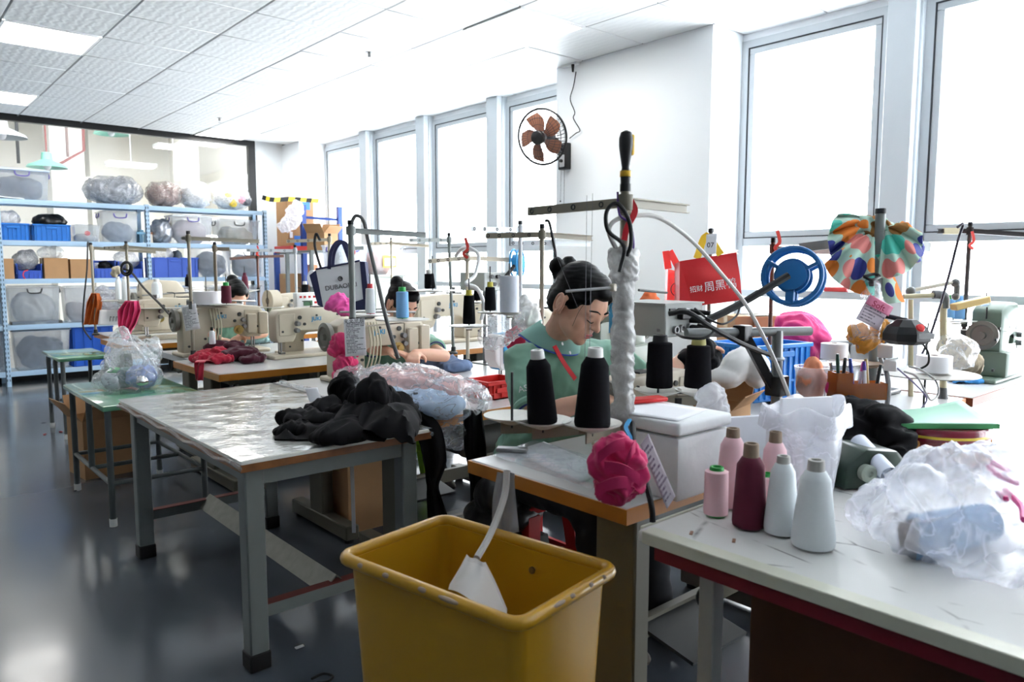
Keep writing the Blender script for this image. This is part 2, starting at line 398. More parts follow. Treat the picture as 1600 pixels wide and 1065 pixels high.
for q, nm, mm in ((tb, 'tee_bar', M('tee_bar_grey', (120,124,126), .4)), (tx, 'cross_tee', M('cross_tee_white', (205,208,210), .4))):
    o = q.build(nm, mm, ceil); o['kind'] = 'stuff'; o.matrix_parent_inverse = Matrix.Translation(-ceil.location)
# window wall
struct('wall_right', MB().b2((XW, BY, 0), (XW+.2, YF, .12)).b2((XW, BY, 2.93), (XW+.2, YF, 3.04)), wallm)
cols = [5.88+1.27*k for k in range(-8, 3)]; cols[5] = 1.975; cols[4] = .70; cols[3] = -.57
k = 0
colm = M('column_grey_white', (206,213,218), .45, var=.02)
for y in cols + [9.68]:
    if 3.1 < y < 4.7 or (y > 9 and y != 9.68): continue
    k += 1
    if y == 9.68: continue
    m = MB().b2((4.88, y-.085, 0), (XW+.1, y+.085, 3.0)); m.b2((4.94, y-.10, 0), (XW+.05, y+.10, 3.0)); struct('trim_%d' % k, m.bevel(.004, 1), colm)
struct('trim_%d' % (k+1), MB().b2((4.61, 3.13, 0), (XW+.15, 4.68, 3.0)), wallm)
struct('trim_%d' % (k+2), MB().b2((4.61, 9.62, 0), (XW+.15, 10.35, 3.0)), wallm)
gasket = M('dark_gasket', (60,62,66), .6)
edges = sorted([(y-.10, y+.10) for y in cols if not 3.1 < y < 4.7 and y < 9] + [(3.13, 4.68), (9.62, 10.4), (-6, -4.6)])
edges = [(a, b) for (a, b) in edges]; wn = 0
for (a0, a1), (b0, b1) in zip(edges, edges[1:]):
    y0, y1 = a1, b0
    if y1-y0 < .2: continue
    wn += 1; fr = MB()
    def rect(mb, ya, yb, za, zb, t, xa, xb):
        mb.b2((xa, ya, za), (xb, yb, za+t)); mb.b2((xa, ya, zb-t), (xb, yb, zb)); mb.b2((xa, ya, za+t), (xb, ya+t, zb-t)); mb.b2((xa, yb-t, za+t), (xb, yb, zb-t))
    rect(fr, y0, y1, .12, 2.95, .055, 4.985, 5.06); fr.b2((4.95, y0, 1.10), (5.06, y1, 1.15)); fr.b2((4.985, y0+.05, 1.47), (5.06, y1-.05, 1.53))
    o = struct('window_%d' % wn, fr, greyal)
    def part(nm, mb, mm):
        q = mb.build(nm, mm, o); q.matrix_parent_inverse = Matrix.Translation(-o.location); return q
    sa = MB(); rect(sa, y0+.058, y1-.058, 1.53, 2.892, .045, 4.99, 5.03); part('sash', sa.bevel(.004, 1), greyal)
    g = MB(); rect(g, y0+.052, y1-.052, 1.525, 2.897, .008, 4.984, 5.02); part('gasket', g, gasket)
    part('pane', MB().b2((5.012, y0+.09, 1.56), (5.018, y1-.09, 2.86)), pane)
    part('pane', MB().b2((5.012, y0+.05, 1.15), (5.018, y1-.05, 1.48)), pane); part('pane', MB().b2((5.012, y0+.05, .17), (5.018, y1-.05, 1.10)), pane)
    if wn % 2 == 0 or (y0 < 1.9 < y1+1.4):
        h = MB(); h.box((4.985, (y0+y1)/2-.1, 1.515), (.02, .10, .02)); h.tube([(4.98, (y0+y1)/2-.1, 1.52), (4.95, (y0+y1)/2-.13, 1.53), (4.95, (y0+y1)/2-.2, 1.545)], .008); part('window_handle', h, greyal)
# back and left walls (behind the camera), far wall right of the glazing
struct('wall_left', MB().b2((LX-.2, BY, 0), (LX, 17, 4.6)), M('grey_wall', (128,130,132), .7))
struct('wall_back', MB().b2((LX, BY-.2, 0), (XW+.2, BY, 3.25)), M('grey_wall'))
struct('wall_front', MB().b2((4.20, YF, 0), (4.61, YF+.15, 3.04)), wallm)
# glazed partition: black frame, panes
pf = MB(); pf.b2((LX, YF-.03, 2.945), (4.21, YF+.05, 3.03)); pf.b2((4.12, YF-.03, 0), (4.21, YF+.05, 2.95)); pf.b2((LX, YF-.03, 0), (4.12, YF+.05, .08))
wf = struct('window_%d' % (wn+1), pf, black)
for a, b_ in ((-4.9,-3.5),(-3.495,-2.1),(-2.095,-.7),(-.695,.7),(.705,2.0),(2.005,3.0),(3.005,4.12)):
    q = MB().b2((a, YF, .08), (b_, YF+.012, 2.945)).build('pane', glassy('partition_glass', (245,250,250), .03, .01), wf); q.matrix_parent_inverse = Matrix.Translation(-wf.location)
# the hall behind the glazing
hallw = M('hall_wall_cream', (240,236,226), .7, var=.02)
struct('wall_far', MB().b2((LX, 16.4, 0), (XW+.2, 16.6, 4.6)), hallw)
hw = MB().b2((XW, YF, 0), (XW+.2, 16.6, 1.1)).b2((XW, YF, 1.9), (XW+.2, 16.6, 4.6))
for y in (10.1, 11.7, 13.3, 14.9, 16.3): hw.b2((XW-.1, y-.12, 1.1), (XW+.2, y+.12, 1.9))
struct('wall_hall_right', hw, hallw)
struct('ceiling_hall', MB().b2((LX, YF+.05, 4.5), (XW+.2, 16.6, 4.7)), hallw)
struct('trim_%d' % (k+3), MB().b2((LX, 13.2, 3.75), (XW, 13.6, 4.5)), hallw)
struct('trim_%d' % (k+4), MB().b2((2.3, 13.1, 0), (2.75, 13.6, 4.5)), hallw)
struct('trim_%d' % (k+5), MB().b2((3.4, 15.8, 0), (3.9, 16.4, 4.5)), hallw)
struct('trim_%d' % (k+6), MB().b2((4.2, 13.2, 0), (4.5, 13.6, 4.5)), hallw)
# ---------------------------------------------------------------- builders
TZ = .72
def rectband(x0, x1, y0, y1, z0, z1, t=.006):
    m = MB(); m.b2((x0-t, y0-t, z0), (x1+t, y0, z1)); m.b2((x0-t, y1, z0), (x1+t, y1+t, z1)); m.b2((x0-t, y0, z0), (x0, y1, z1)); m.b2((x1, y0, z0), (x1+t, y1, z1)); return m
topm = M('white_laminate', (204,204,203), .22, var=.05, scale=5)
legm = M('olive_grey_leg', (104,101,88), .45, var=.08)
darkst = M('dark_steel', (52,54,54), .5, var=.1)
motorm = M('motor_grey', (78,78,72), .5, var=.1)
def sewing_table(label, x0, x1, y0, y1, edge=wood, motor=True, near=-1, box=False, beam=False, legy=0., wide=.03):
    cx, cy = (x0+x1)/2, (y0+y1)/2; r = E('sewing_table', label, 'table', (cx, cy, 0)); lx, ly = (x1-x0)/2, (y1-y0)/2
    MB().b2((-lx, -ly, TZ-.04), (lx, ly, TZ)).bevel(.004, 1).build('tabletop', topm, r)
    rectband(-lx, lx, -ly, ly, TZ-.042, TZ-.003).build('edge_band', edge, r)
    for s in (-1, 1):
        m = MB(); x = s*(lx-.10); m.b2((x-wide, legy-.05, .06), (x+wide, legy+.09, TZ-.05)); m.b2((x-.03, -ly+.05, TZ-.075), (x+.03, ly-.05, TZ-.042)); m.b2((x-.035, -ly+.02, .02), (x+.035, ly-.02, .09)); m.bevel(.006, 1).build('leg', legm, r)
        [MB().cyl((x, q*(ly-.06), 0), (x, q*(ly-.06), .022), .025, n=10).build('foot', darkrub, r) for q in (-1, 1)]
    m = MB(); m.b2((-lx+.12, .0, .09), (lx-.12, .03, .16)); m.build('stretcher', legm, r)
    MB().box((0, near*.10, .12), (.30, .22, .012), Euler((near*-.2, 0, 0)).to_matrix().to_4x4()).build('treadle', darkst, r)
    if motor:
        m = MB(); m.cyl((-.12, .05, .50), (.16, .05, .50), .085, n=18); m.b2((-.16, -.04, .44), (-.12, .14, .56)); m.b2((-.05, .0, .55), (.1, .1, TZ-.04)); m.build('motor', motorm, r)
        MB().b2((.22, -.08, .52), (.40, .10, .66)).bevel(.008, 1).build('control_unit', motorm, r)
        MB().torus((-.17, .05, .50), .05, .008, (1,0,0), 18, 6).build('pulley', darkst, r)
    return r
LOGOB = M('logo_blue', (30,140,190), .5)
def machine(label, loc, rz, s=1., body=cream, logo='JUKI', kind=0, trim=None):
    r = E('sewing_machine', label, 'sewing machine', loc, rz)
    q = Matrix.Diagonal((s, s, s, 1))
    P = lambda mb, n, m: mb.xform(q).build(n, m, r)
    P(MB().b2((-.27, -.09, 0), (.27, .09, .022)).bevel(.006, 1), 'bed', steel if kind == 2 else body)
    if kind == 3:      # cylinder bed / overlock head
        P(MB().prism([(-.16,.02),(.14,.02),(.16,.07),(.16,.12),(-.16,.14)], .20).bevel(.012, 2), 'base_casting', body)
        P(MB().prism([(-.14,.12),(-.02,.12),(0,.20),(.06,.21),(.06,.16),(.15,.16),(.15,.30),(.10,.36),(-.06,.37),(-.14,.33)], .13).bevel(.015, 2), 'arm', body)
    else:
        P(MB().prism([(-.25,.02),(-.10,.02),(-.10,.125),(-.088,.148),(-.06,.158),(.10,.160),(.115,.12),(.13,.095),(.225,.095),(.238,.12),(.24,.255),(.22,.285),(.05,.297),(-.20,.292),(-.245,.27)], .115).bevel(.011, 2), 'arm', body)
    hx = -.25 if kind != 3 else -.15
    hw = MB().lathe([(.02,0),(.05,.0),(.066,.008),(.068,.03),(.05,.036),(.044,.028),(.018,.028),(.016,.042)], Matrix.Translation((hx-.005, 0, .215)) @ frame((-1,0,0)).to_4x4(), 26); P(hw, 'handwheel', M('handwheel_grey', (110,108,100), .35))
    nb = MB(); nb.cyl((.185,0,.03), (.185,0,.10), .0055, n=8); nb.cyl((.20,0,.035), (.20,0,.10), .0045, n=8); nb.b2((.172,-.012,.024), (.20,.03,.034)); P(nb, 'needle_bar', steel)
    for sd in (-1, 1):
        pl = MB(); pl.box((.17, sd*.06, .20), (.10, .006, .13)); pl.bevel(.004, 1); P(pl, 'face_plate', body if trim is None else trim)
        kn = MB()
        for (x, z, rr) in ((.09,.24,.012),(.06,.20,.009),(-.02,.25,.006),(-.12,.10,.007),(-.20,.20,.007),(-.16,.25,.006),(.20,.16,.007),(-.215,.06,.007)): kn.cyl((x, sd*.057, z), (x, sd*.066, z), rr, n=10)
        P(kn, 'screw', darkst)['kind'] = 'stuff'
        if logo:
            m = facing((0, 0, 0), (1,0,0), (0,0,1)) if sd < 0 else facing((0,0,0), (-1,0,0), (0,0,1))
            t = text(logo, .034*s, Matrix.Translation((-.02*s, sd*.0595*s, .228*s)) @ m, LOGOB, r, 'logo', bold=.0006)
    td = MB()
    for x, z in ((.11,.205),(.115,.165)): td.cyl((x,.06,z), (x,.095,z), .016, .013, n=14); td.cyl((x,-.06,z), (x,-.085,z), .014, .012, n=14)
    P(td, 'tension_dial', M('chrome', (200,200,200), .15, 1.))['kind'] = 'stuff'
    g = MB(); g.tube([(.0,.02,.29),(.0,.02,.33),(.05,.02,.335)], .003, 6); g.cyl((-.14,.0,.29), (-.14,.0,.345), .0035, n=6); g.b2((-.11,-.03,.288), (-.03,.03,.302)); P(g, 'thread_guide', darkst)
    if kind == 1:      # side boxes at the head end, cord bundle behind
        P(MB().b2((.13,-.085,.12), (.19,-.058,.24)).b2((.205,-.08,.11), (.265,.06,.25)).bevel(.006, 1), 'solenoid_box', body)
        P(MB().cyl((.08,-.075,.145), (.08,-.055,.145), .028, n=18).cyl((.08,-.095,.145), (.08,-.075,.145), .016, n=14), 'bobbin_winder', M('brass', (190,160,100), .3, .7))
        cb = MB()
        for i in range(4): cb.tube([(-.09+.016*i,-.07,.28), (-.085+.018*i,-.085,.18), (-.10+.02*i,-.08,.08), (-.13+.02*i,-.07,.02)], .004, 6)
        P(cb, 'cable_bundle', M('pale_cable', (200,196,170), .5))
        P(MB().tube([(-.2,.0,.33), (.0,-.05,.325), (.2,-.04,.315)], .006, 6).cyl((.12,0,.29), (.12,0,.32), .02, n=10), 'thread_arm', steel)
    if kind == 2:      # white machine with a coloured head shell
        P(MB().prism([(.10,.10),(.225,.095),(.262,.14),(.268,.24),(.24,.30),(.12,.305)], .10).bevel(.014, 2), 'head_shell', trim or bluebag)
        P(MB().prism([(.155,.10),(.23,.10),(.27,.15),(.276,.24),(.25,.30),(.175,.30)], .104).bevel(.014, 2), 'head_cover', whitem)
        P(MB().b2((-.24,-.0585,.262), (.10,.0585,.286)), 'stripe', bluebag)
        P(MB().tube([(.02,.02,.29), (.03,.07,.31), (.035,.085,.22), (.06,.08,.10)], .007, 6).tube([(.07,.0,.30),(.075,.07,.31),(.08,.075,.15)], .005, 6).tube([(.02,-.02,.29), (.03,-.07,.31), (.035,-.085,.22), (.06,-.08,.10)], .007, 6), 'cable', black)
        P(MB().cyl((.09,.058,.12), (.09,.10,.12), .02, n=14).cyl((.03,.058,.17), (.03,.075,.17), .012, n=10).cyl((.09,-.058,.12), (.09,-.10,.12), .02, n=14).b2((.05,-.075,.09),(.12,-.058,.20)), 'thread_tensioner', steel)
    return r
def stand(label, x, y, H, arms=(), tray=(), zt=.20, z0=TZ, mt=beige, lean=(0,0), pr=.011, bend=0., name='thread_stand'):
    """pole on a table with thread arms [(angle, length, drop)] and spool dishes [(angle, distance)]"""
    r = E(name, label, 'thread stand', (x, y, z0)); L = V((lean[0], lean[1], H)); at = lambda z: L*(z/H)
    MB().cyl((0,0,0), L, pr, n=12).build('pole', mt, r)
    MB().lathe([(.03,0),(.03,.012),(.018,.02),(.016,.05)], n=14).build('base_flange', darkst, r)
    MB().cyl(at(H-.002), at(H)+V((0,0,.018)), pr*1.1, n=10).build('end_cap', darkrub, r)
    for a, l, dz in arms:
        d = V((math.cos(a), math.sin(a), 0)); s = at(H-.03); e = s+d*l+V((0,0,dz)); n = d.cross(V((0,0,1)))
        m = MB(); m.beam(s, e, .003, .024); m.bm.normal_update(); m.beam(s+n*.006+V((0,0,.011)), e+n*.006+V((0,0,.011)), .012, .003); m.beam(s+n*.006-V((0,0,.011)), e+n*.006-V((0,0,.011)), .012, .003); o = m.build('arm', mt, r)
        hl = MB()
        for t in (.22,.5,.75,.95): p = s+(e-s)*t; hl.torus(p-n*.002, .0065, .0022, n, 10, 5)
        hl.build('eyelet', darkst, o)['kind'] = 'stuff'
        MB().cyl(s-V((0,0,.02)), s+V((0,0,.02)), pr*1.6, n=12).build('collar', mt, r)
    for a, l in tray:
        d = V((math.cos(a), math.sin(a), 0)); s = at(zt); e = s+d*l; n = d.cross(V((0,0,1)))
        m = MB(); m.beam(s, e+d*.03, .004, .03); m.beam(s+V((0,0,.014))+n*.01, e+d*.03+V((0,0,.014))+n*.01, .02, .004); m.build('tray_bar', mt, r)
        p = MB(); p.lathe([(.006,-.004),(.02,.0),(.074,.020),(.076,.024),(.07,.022),(.02,.006),(.006,.004)], Matrix.Translation(e+V((0,0,.012))), 26); o = p.build('spool_dish', M('dish_white', (225,224,216), .4), r)
        MB().cyl(e, e+V((0,0,.15)), .0035, n=8).build('spindle', darkst, o)
    return r
def trayp(x, y, a, l, zt=.20, z0=TZ): return V((x+math.cos(a)*l, y+math.sin(a)*l, z0+zt+.024))
def cone(label, p, yarn=yarnb, core=corewh, h=.16, r0=.045, r1=.03, foot=None, lean=(0,0), name='thread_cone', group=None, shoulder=True, ch=.022):
    r = E(name, label, 'thread cone', p, random.uniform(0, 3), group, lean[0], lean[1])
    MB().lathe([(r0*.96,.004),(r0,.012),(r0*.98,.03)] + ([(r1*1.12, h*.88),(r1*.75, h*.985)] if shoulder else [(r1*1.02, h*.97),(r1*.9, h*.985)]) + [(r1*.6, h)], n=28).build('yarn', yarn, r)
    MB().lathe([(r1*.66, h*.97),(r1*.6, h+ch*.95),(r1*.55, h+ch),(r1*.38, h+ch),(r1*.36, h+ch*.3)], n=20).build('core', core, r)
    if foot is not None: MB().lathe([(r0*.8,0),(r0*.86,.002),(r0*.86,.012),(r0*.8,.014)], n=24).build('core_foot', foot, r)
    return r
def cable(label, pts, r, m, name='cable', cat='cable', n=8, group=None):
    return tag(MB().tube(pts, r, n).build(name, m), label, cat, group)
def pile(label, blobs, m, name='garment', cat='garment', voxel=.008, a=.012, s=11., seed=0, iters=4, parent=None, floor=None, group=None, smooth=True, rid=1):
    """heap of cloth: soft lumps welded to one skin and creased; blobs = [(centre, radii, (rx,ry,rz))]"""
    mb = MB()
    for c, rad, *e in blobs: mb.ell(c, rad, Euler(e[0]).to_matrix() if e else None, 18, 12)
    f = fold(s, a, seed)
    g = (lambda p: f(p)) if rid else (lambda p: a*noise.noise(p*s))
    me = remesh(mb, voxel, iters, m, name, g, smooth)
    if floor is not None:
        for v in me.vertices:
            if v.co.z < floor: v.co.z = floor+.0015*noise.noise(v.co*40)
    o = put(name, me, parent)
    return tag(o, label, cat, group) if label else o
def carton(label, c, sz, rz=0, open_=False, m=kraft, name='cardboard_box', tape=True, flap=.5):
    r = E(name, label, 'box', (c[0], c[1], c[2]), rz); x, y, z = sz[0]/2, sz[1]/2, sz[2]; t = .004
    b = MB(); b.b2((-x,-y,0), (x,-y+t,z)); b.b2((-x,y-t,0), (x,y,z)); b.b2((-x,-y+t,0), (-x+t,y-t,z)); b.b2((x-t,-y+t,0), (x,y-t,z)); b.b2((-x+t,-y+t,0), (x-t,y-t,t)); b.build('box_body', m, r)
    if open_:
        for k, (px, py, lx, ly, ax, an) in enumerate(((0,-y,sz[0],sz[1]*.45,'x',2.3),(0,y,sz[0],sz[1]*.45,'x',-2.0),(-x,0,sz[0]*.45,sz[1],'y',-2.2),(x,0,sz[0]*.45,sz[1],'y',2.0))):
            f = MB()
            if ax == 'x': f.b2((-lx/2,0,0), (lx/2,ly*(1 if py < 0 else -1),t))
            else: f.b2((0,-ly/2,0), (lx*(1 if px < 0 else -1),ly/2,t))
            R = Matrix.Rotation((an if ax == 'x' else an), 4, 'X' if ax == 'x' else 'Y')
            f.xform(Matrix.Translation((px, py, z)) @ R).build('flap', m, r)
    else:
        for s in (-1, 1): MB().b2((-x, s*.0015, z-t*.2), (x, s*y, z+t)).build('flap', m, r)
        if tape: MB().b2((-x-.001,-.025,z+t), (x+.001,.025,z+t+.001)).b2((-x-.0012,-.025,z-.06), (-x,.025,z+t)).b2((x,-.025,z-.06), (x+.0012,.025,z+t)).build('tape', M('packing_tape', (196,168,120), .25), r)
    return r
def tote(label, c, sz, rz=0, inner=None, lid=None, latch=None, fill=.75, seed=1):
    """clear plastic storage tote with lid, rim, latch and a soft heap inside"""
    r = E('storage_tote', label, 'storage box', c, rz); x, y, z = sz[0]/2, sz[1]/2, sz[2]; t = .9
    def shell(mb, x, y, z0, z1, k, th=.004):
        rr = []
        for zz, q in ((z0, k), (z1, 1.)): rr.append([V((sx*x*q, sy*y*q, zz)) for sx, sy in ((-1,-1),(1,-1),(1,1),(-1,1))])
        rr2 = [[V((p.x-math.copysign(th, p.x), p.y-math.copysign(th, p.y), p.z)) for p in q] for q in rr]; rr2[0] = [p+V((0,0,th)) for p in rr2[0]]
        return mb.ring([rr2[0], rr2[1], rr[1], rr[0]][::-1])
    shell(MB(), x, y, 0, z-.02, t).bevel(.008, 2).build('tub', totep, r)
    ln = MB(); ln.b2((-x-.012,-y-.012,z-.022), (x+.012,y+.012,z-.004)); ln.b2((-x+.02,-y+.02,z-.004), (x-.02,y-.02,z+.004)); ln.bevel(.005, 1).build('lid', lid or totep, r)
    if latch: [MB().tube([(sx*(x+.014), -.06, z-.03), (sx*(x+.02), -.05, z-.075), (sx*(x+.02), .05, z-.075), (sx*(x+.014), .06, z-.03)], .007, 6).build('latch', latch, r) for sx in (-1, 1)]; MB().tube([(-.07, -y-.014, z-.03), (-.05, -y-.02, z-.075), (.05, -y-.02, z-.075), (.07, -y-.014, z-.03)], .007, 6).build('latch', latch, r)
    if inner:
        k = t+.02; b = [((0,0,z*fill*.45), (x*k*.93, y*k*.9, z*fill*.48)), ((-x*.35, 0, z*fill*.6), (x*.5,y*.75,z*fill*.36)), ((x*.4, .02, z*fill*.55), (x*.45,y*.7,z*fill*.34))]
        o = pile(None, b, inner, 'contents', voxel=.018, a=.012, s=9, seed=seed, parent=r)
    return r
def crate(label, c, sz, rz=0, m=royal, ribs=5, name='plastic_crate', low=False):
    """solid plastic crate: walls, rim, vertical ribs"""
    r = E(name, label, 'crate', c, rz); x, y, z = sz[0]/2, sz[1]/2, sz[2]; t = .006
    b = MB(); b.b2((-x,-y,0), (x,y,t)); fz = z*.55 if low else z
    b.b2((-x,-y,0), (x,-y+t,fz)); b.b2((-x,y-t,0), (x,y,z)); b.b2((-x,-y,0), (-x+t,y,z)); b.b2((x-t,-y,0), (x,y,z)); b.build('crate_body', m, r)
    rim = MB(); h = .018
    if not low: rim.b2((-x-.01,-y-.01,z-h), (x+.01,-y+.002,z))
    rim.b2((-x-.01,y-.002,z-h), (x+.01,y+.01,z)); rim.b2((-x-.01,-y,z-h), (-x+.002,y,z)); rim.b2((x-.002,-y,z-h), (x+.01,y,z)); rim.bevel(.003, 1).build('rim', m, r)
    rb = MB()
    for i in range(ribs):
        q = -x+.03+(sz[0]-.06)*i/(ribs-1); rb.b2((q-.004,-y-.008,.01), (q+.004,-y,fz-h)); rb.b2((q-.004,y,.01), (q+.004,y+.008,z-h))
    for i in range(max(3, ribs-1)):
        q = -y+.03+(sz[1]-.06)*i/(max(3, ribs-1)-1); rb.b2((-x-.008,q-.004,.01), (-x,q+.004,z-h)); rb.b2((x,q-.004,.01), (x+.008,q+.004,z-h))
    rb.b2((-x-.005,-y-.006,z*.32), (x+.005,-y,z*.36)); rb.b2((-x-.006,-y,z*.32), (-x,y,z*.36)); rb.build('rib', m, r)
    if not low: MB().b2((-.06,-y-.012,z-.055), (.06,-y-.006,z-.03)).bevel(.003, 1).build('grip', m, r)
    return r
# ---------------------------------------------------------------- tables of the sewing rows
reddw = M('red_brown_edge', (132,74,52), .45, var=.15)
sewing_table('sewing table with thick orange wood edge, nearest one, where the woman in front works', 1.405, 2.62, 1.17, 1.80, legy=-.24, wide=.032)
sewing_table('sewing table with orange front edge behind the seated woman, carrying the white and blue machine', 1.62, 2.85, 2.40, 3.03, near=1)
sewing_table('grey-edged sewing table under the clear bag of pink garments, where the middle worker sits', 1.60, 2.85, 3.07, 3.70, edge=greyst)
sewing_table('sewing table with amber edge carrying the dark red garments', 1.49, 2.75, 4.18, 4.97, near=1)
sewing_table('sewing table with pale grey end behind the dark red garments, where the farther worker sits', 1.60, 2.75, 5.02, 5.62, edge=greyal)
sewing_table('sewing table with amber edge at the far left, holding the machine beside the pink rag', 1.50, 2.75, 6.20, 6.90, near=1)
sewing_table('farthest left sewing table with orange edge, holding the propped white sheet', 1.60, 2.75, 6.97, 7.60)
sewing_table('sewing table in the second place behind the woman, further towards the windows', 2.90, 4.05, 2.40, 3.03, near=1)
sewing_table('sewing table at the windows beyond the red carrier bags', 2.90, 4.05, 3.07, 3.70, edge=greyst)
sewing_table('sewing table under the large cream machine that faces away, beyond the middle worker', 2.80, 4.0, 4.30, 4.97, near=1)
sewing_table('sewing table along the window side of the second last row', 2.80, 4.0, 5.02, 5.62)
sewing_table('sewing table in the far row in front of the grey cabinet', 2.80, 4.0, 6.20, 6.90, near=1)
sewing_table('sewing table beside the orange-edged near one, under the dotted scarf', 2.70, 3.78, 1.17, 1.80)
sewing_table('sewing table with red-brown edge at the right under the green machine', 3.82, 4.80, 1.15, 1.80, edge=reddw)
# ---------------------------------------------------------------- plastic-wrapped work table at the left
r = E('work_table', 'low grey steel work table with worn white top wrapped in clear film, left foreground', 'table', (1.21, 2.955, 0))
wrapt = M('worn_white_top', (236,236,228), .2, var=.06, scale=4, bump=.25)
MB().b2((-.355,-.71,.685), (.355,.71,.72)).bevel(.008, 2).build('tabletop', wrapt, r)
rectband(-.352, .352, -.707, .707, .684, .708, .005).build('edge_band', M('scuffed_wood_edge', (132,84,48), .4, var=.5, scale=20), r)
def crumple(u, v):
    x, y = -.36+.72*u, -.715+1.43*v; return V((x, y, .7225+.004*abs(noise.noise(V((x*6, y*3, 1))))+.002*abs(noise.noise(V((x*25, y*9, 3))))))
MB().sheet(crumple, 40, 70, .0006).build('film_cover', glassy('table_film', (250,250,246), .2, .1, bump=.3, scale=10, gloss=.8), r)
fl = MB()
for s in (-1, 1):
    P0 = [(s*.36, -.715+1.43*i/14, .70+.008*math.sin(i*2.1)) for i in range(15)]; fl.tube(P0, .008, 6, 2)
fl.build('film_edge', film, r)
for sx in (-1, 1):
    for sy in (-1, 1):
        o = MB().b2((sx*.295-.032, sy*.63-.032, .03), (sx*.295+.032, sy*.63+.032, .685)).bevel(.005, 1).build('leg', greyst, r)
        MB().b2((sx*.295-.036, sy*.63-.036, 0), (sx*.295+.036, sy*.63+.036, .06)).bevel(.004, 1).build('foot_cap', darkrub, o)
for s in (-1, 1):
    MB().b2((-.295, s*.63-.025, .62), (.295, s*.63+.025, .685)).build('apron', greyst, r); MB().b2((s*.295-.02, -.62, .63), (s*.295+.02, .62, .685)).build('apron', greyst, r)
    m = MB(); m.b2((-.27, s*.63-.02, .17), (.27, s*.63+.02, .21)); m.build('stretcher', greyst, r)
    MB().b2((-.27, s*.63-.019, .2095), (.27, s*.63+.019, .213)).build('stretcher_top', M('red_brown_primer', (104,50,44), .7, var=.2), r)
m = MB(); a, b = V((0,-.64,.20)), V((0,.64,.20))
for s in (-1, 1): m.box(((s*.028, 0, .205)), (.078, 1.26, .004), Euler((0, s*.75, 0)).to_matrix().to_4x4())
m.build('angle_brace', M('galvanised', (128,128,122), .45, .5, var=.25, scale=25), r)
# ---------------------------------------------------------------- green benches
greent = M('green_bench_paint', (96,150,118), .14, var=.06, scale=5, coat=.4)
pipeg = M('grey_pipe', (88,94,94), .45, var=.1)
def bench(label, x0, x1, y0, y1, h=.63):
    r = E('bench', label, 'bench', ((x0+x1)/2, (y0+y1)/2, 0)); lx, ly = (x1-x0)/2, (y1-y0)/2
    MB().b2((-lx,-ly,h-.028), (lx,ly,h)).bevel(.007, 2).build('bench_top', greent, r)
    for sx in (-1, 1):
        for sy in (-1, 1):
            o = MB().cyl((sx*(lx-.035), sy*(ly-.06), .03), (sx*(lx-.035), sy*(ly-.06), h-.028), .016, n=12).build('leg', pipeg, r)
            MB().cyl((sx*(lx-.035), sy*(ly-.06), 0), (sx*(lx-.035), sy*(ly-.06), .04), .019, n=12).build('foot_cap', corewh, o)
        MB().cyl((sx*(lx-.035), -ly+.06, .22), (sx*(lx-.035), ly-.06, .22), .012, n=10).build('stretcher', pipeg, r)
    for sy in (-1, 0, 1): MB().cyl((-lx+.035, sy*(ly-.06), .22), (lx-.035, sy*(ly-.06), .22), .012, n=10).build('stretcher', pipeg, r)
    MB().cyl((-lx+.035, 0, .22), (-lx+.035, 0, h-.028), .016, n=12).build('leg', pipeg, r)
    return r
bench('glossy green bench carrying the tied clear bag', .87, 1.40, 4.06, 5.0)
bench('green bench further back in front of the shelf, empty', 1.10, 1.47, 6.42, 7.10)
carton('open brown carton on the floor behind the near green bench', (1.14, 5.30, .0), (.34, .30, .37), .1, open_=True)
# ---------------------------------------------------------------- yellow bin
r = E('waste_bin', 'yellow fibreglass bin with rolled chipped rim in the front', 'bin', (1.078, 1.366, 0), math.radians(9.5))
yel = M('yellow_gelcoat', (196,148,34), .32, var=.10, scale=5, coat=.3)
HX, HY = .188, .288
def rr(x, y, z, c, n=6): return [V((sx*(x-c)+c*math.cos(a), sy*(y-c)+c*math.sin(a), z)) for sx, sy, a0 in ((1,1,0),(-1,1,PI/2),(-1,-1,PI),(1,-1,1.5*PI)) for a in [a0+PI/2*i/n for i in range(n+1)]]
MB().ring([rr(HX-.045,HY-.045,.0,.03), rr(HX-.016,HY-.016,.60,.035), rr(HX-.022,HY-.022,.60,.033), rr(HX-.05,HY-.05,.01,.028)][::-1]).build('bin_body', yel, r, ang=50)
rim = MB(); loop = rr(HX-.006, HY-.006, .607, .035, 8); loop.append(loop[0]); rim.tube(loop, .0155, 12, smooth=False); rim.build('rim', yel, r)
ch = MB(); rnd = random.Random(3); chipm = M('bare_fibre', (170,150,128), .8)
for s, t, l in ((-1,-.10,.07),(-1,-.02,.03),(-1,.10,.025),(-1,.19,.02),(1,.05,.03),(1,-.12,.02)):
    ch.ell((s*(HX+.006), t, .613), (.006, l/2, .006), nu=8, nv=6); ch.ell((t*.6, s*(HY+.006), .614), (l/3, .005, .005), nu=8, nv=6)
ch.build('chip', chipm, r)['kind'] = 'stuff'
MB().cyl((HX-.03,-.05,.55), (HX-.024,-.05,.55), .009, n=14).build('bolt', steel, r)
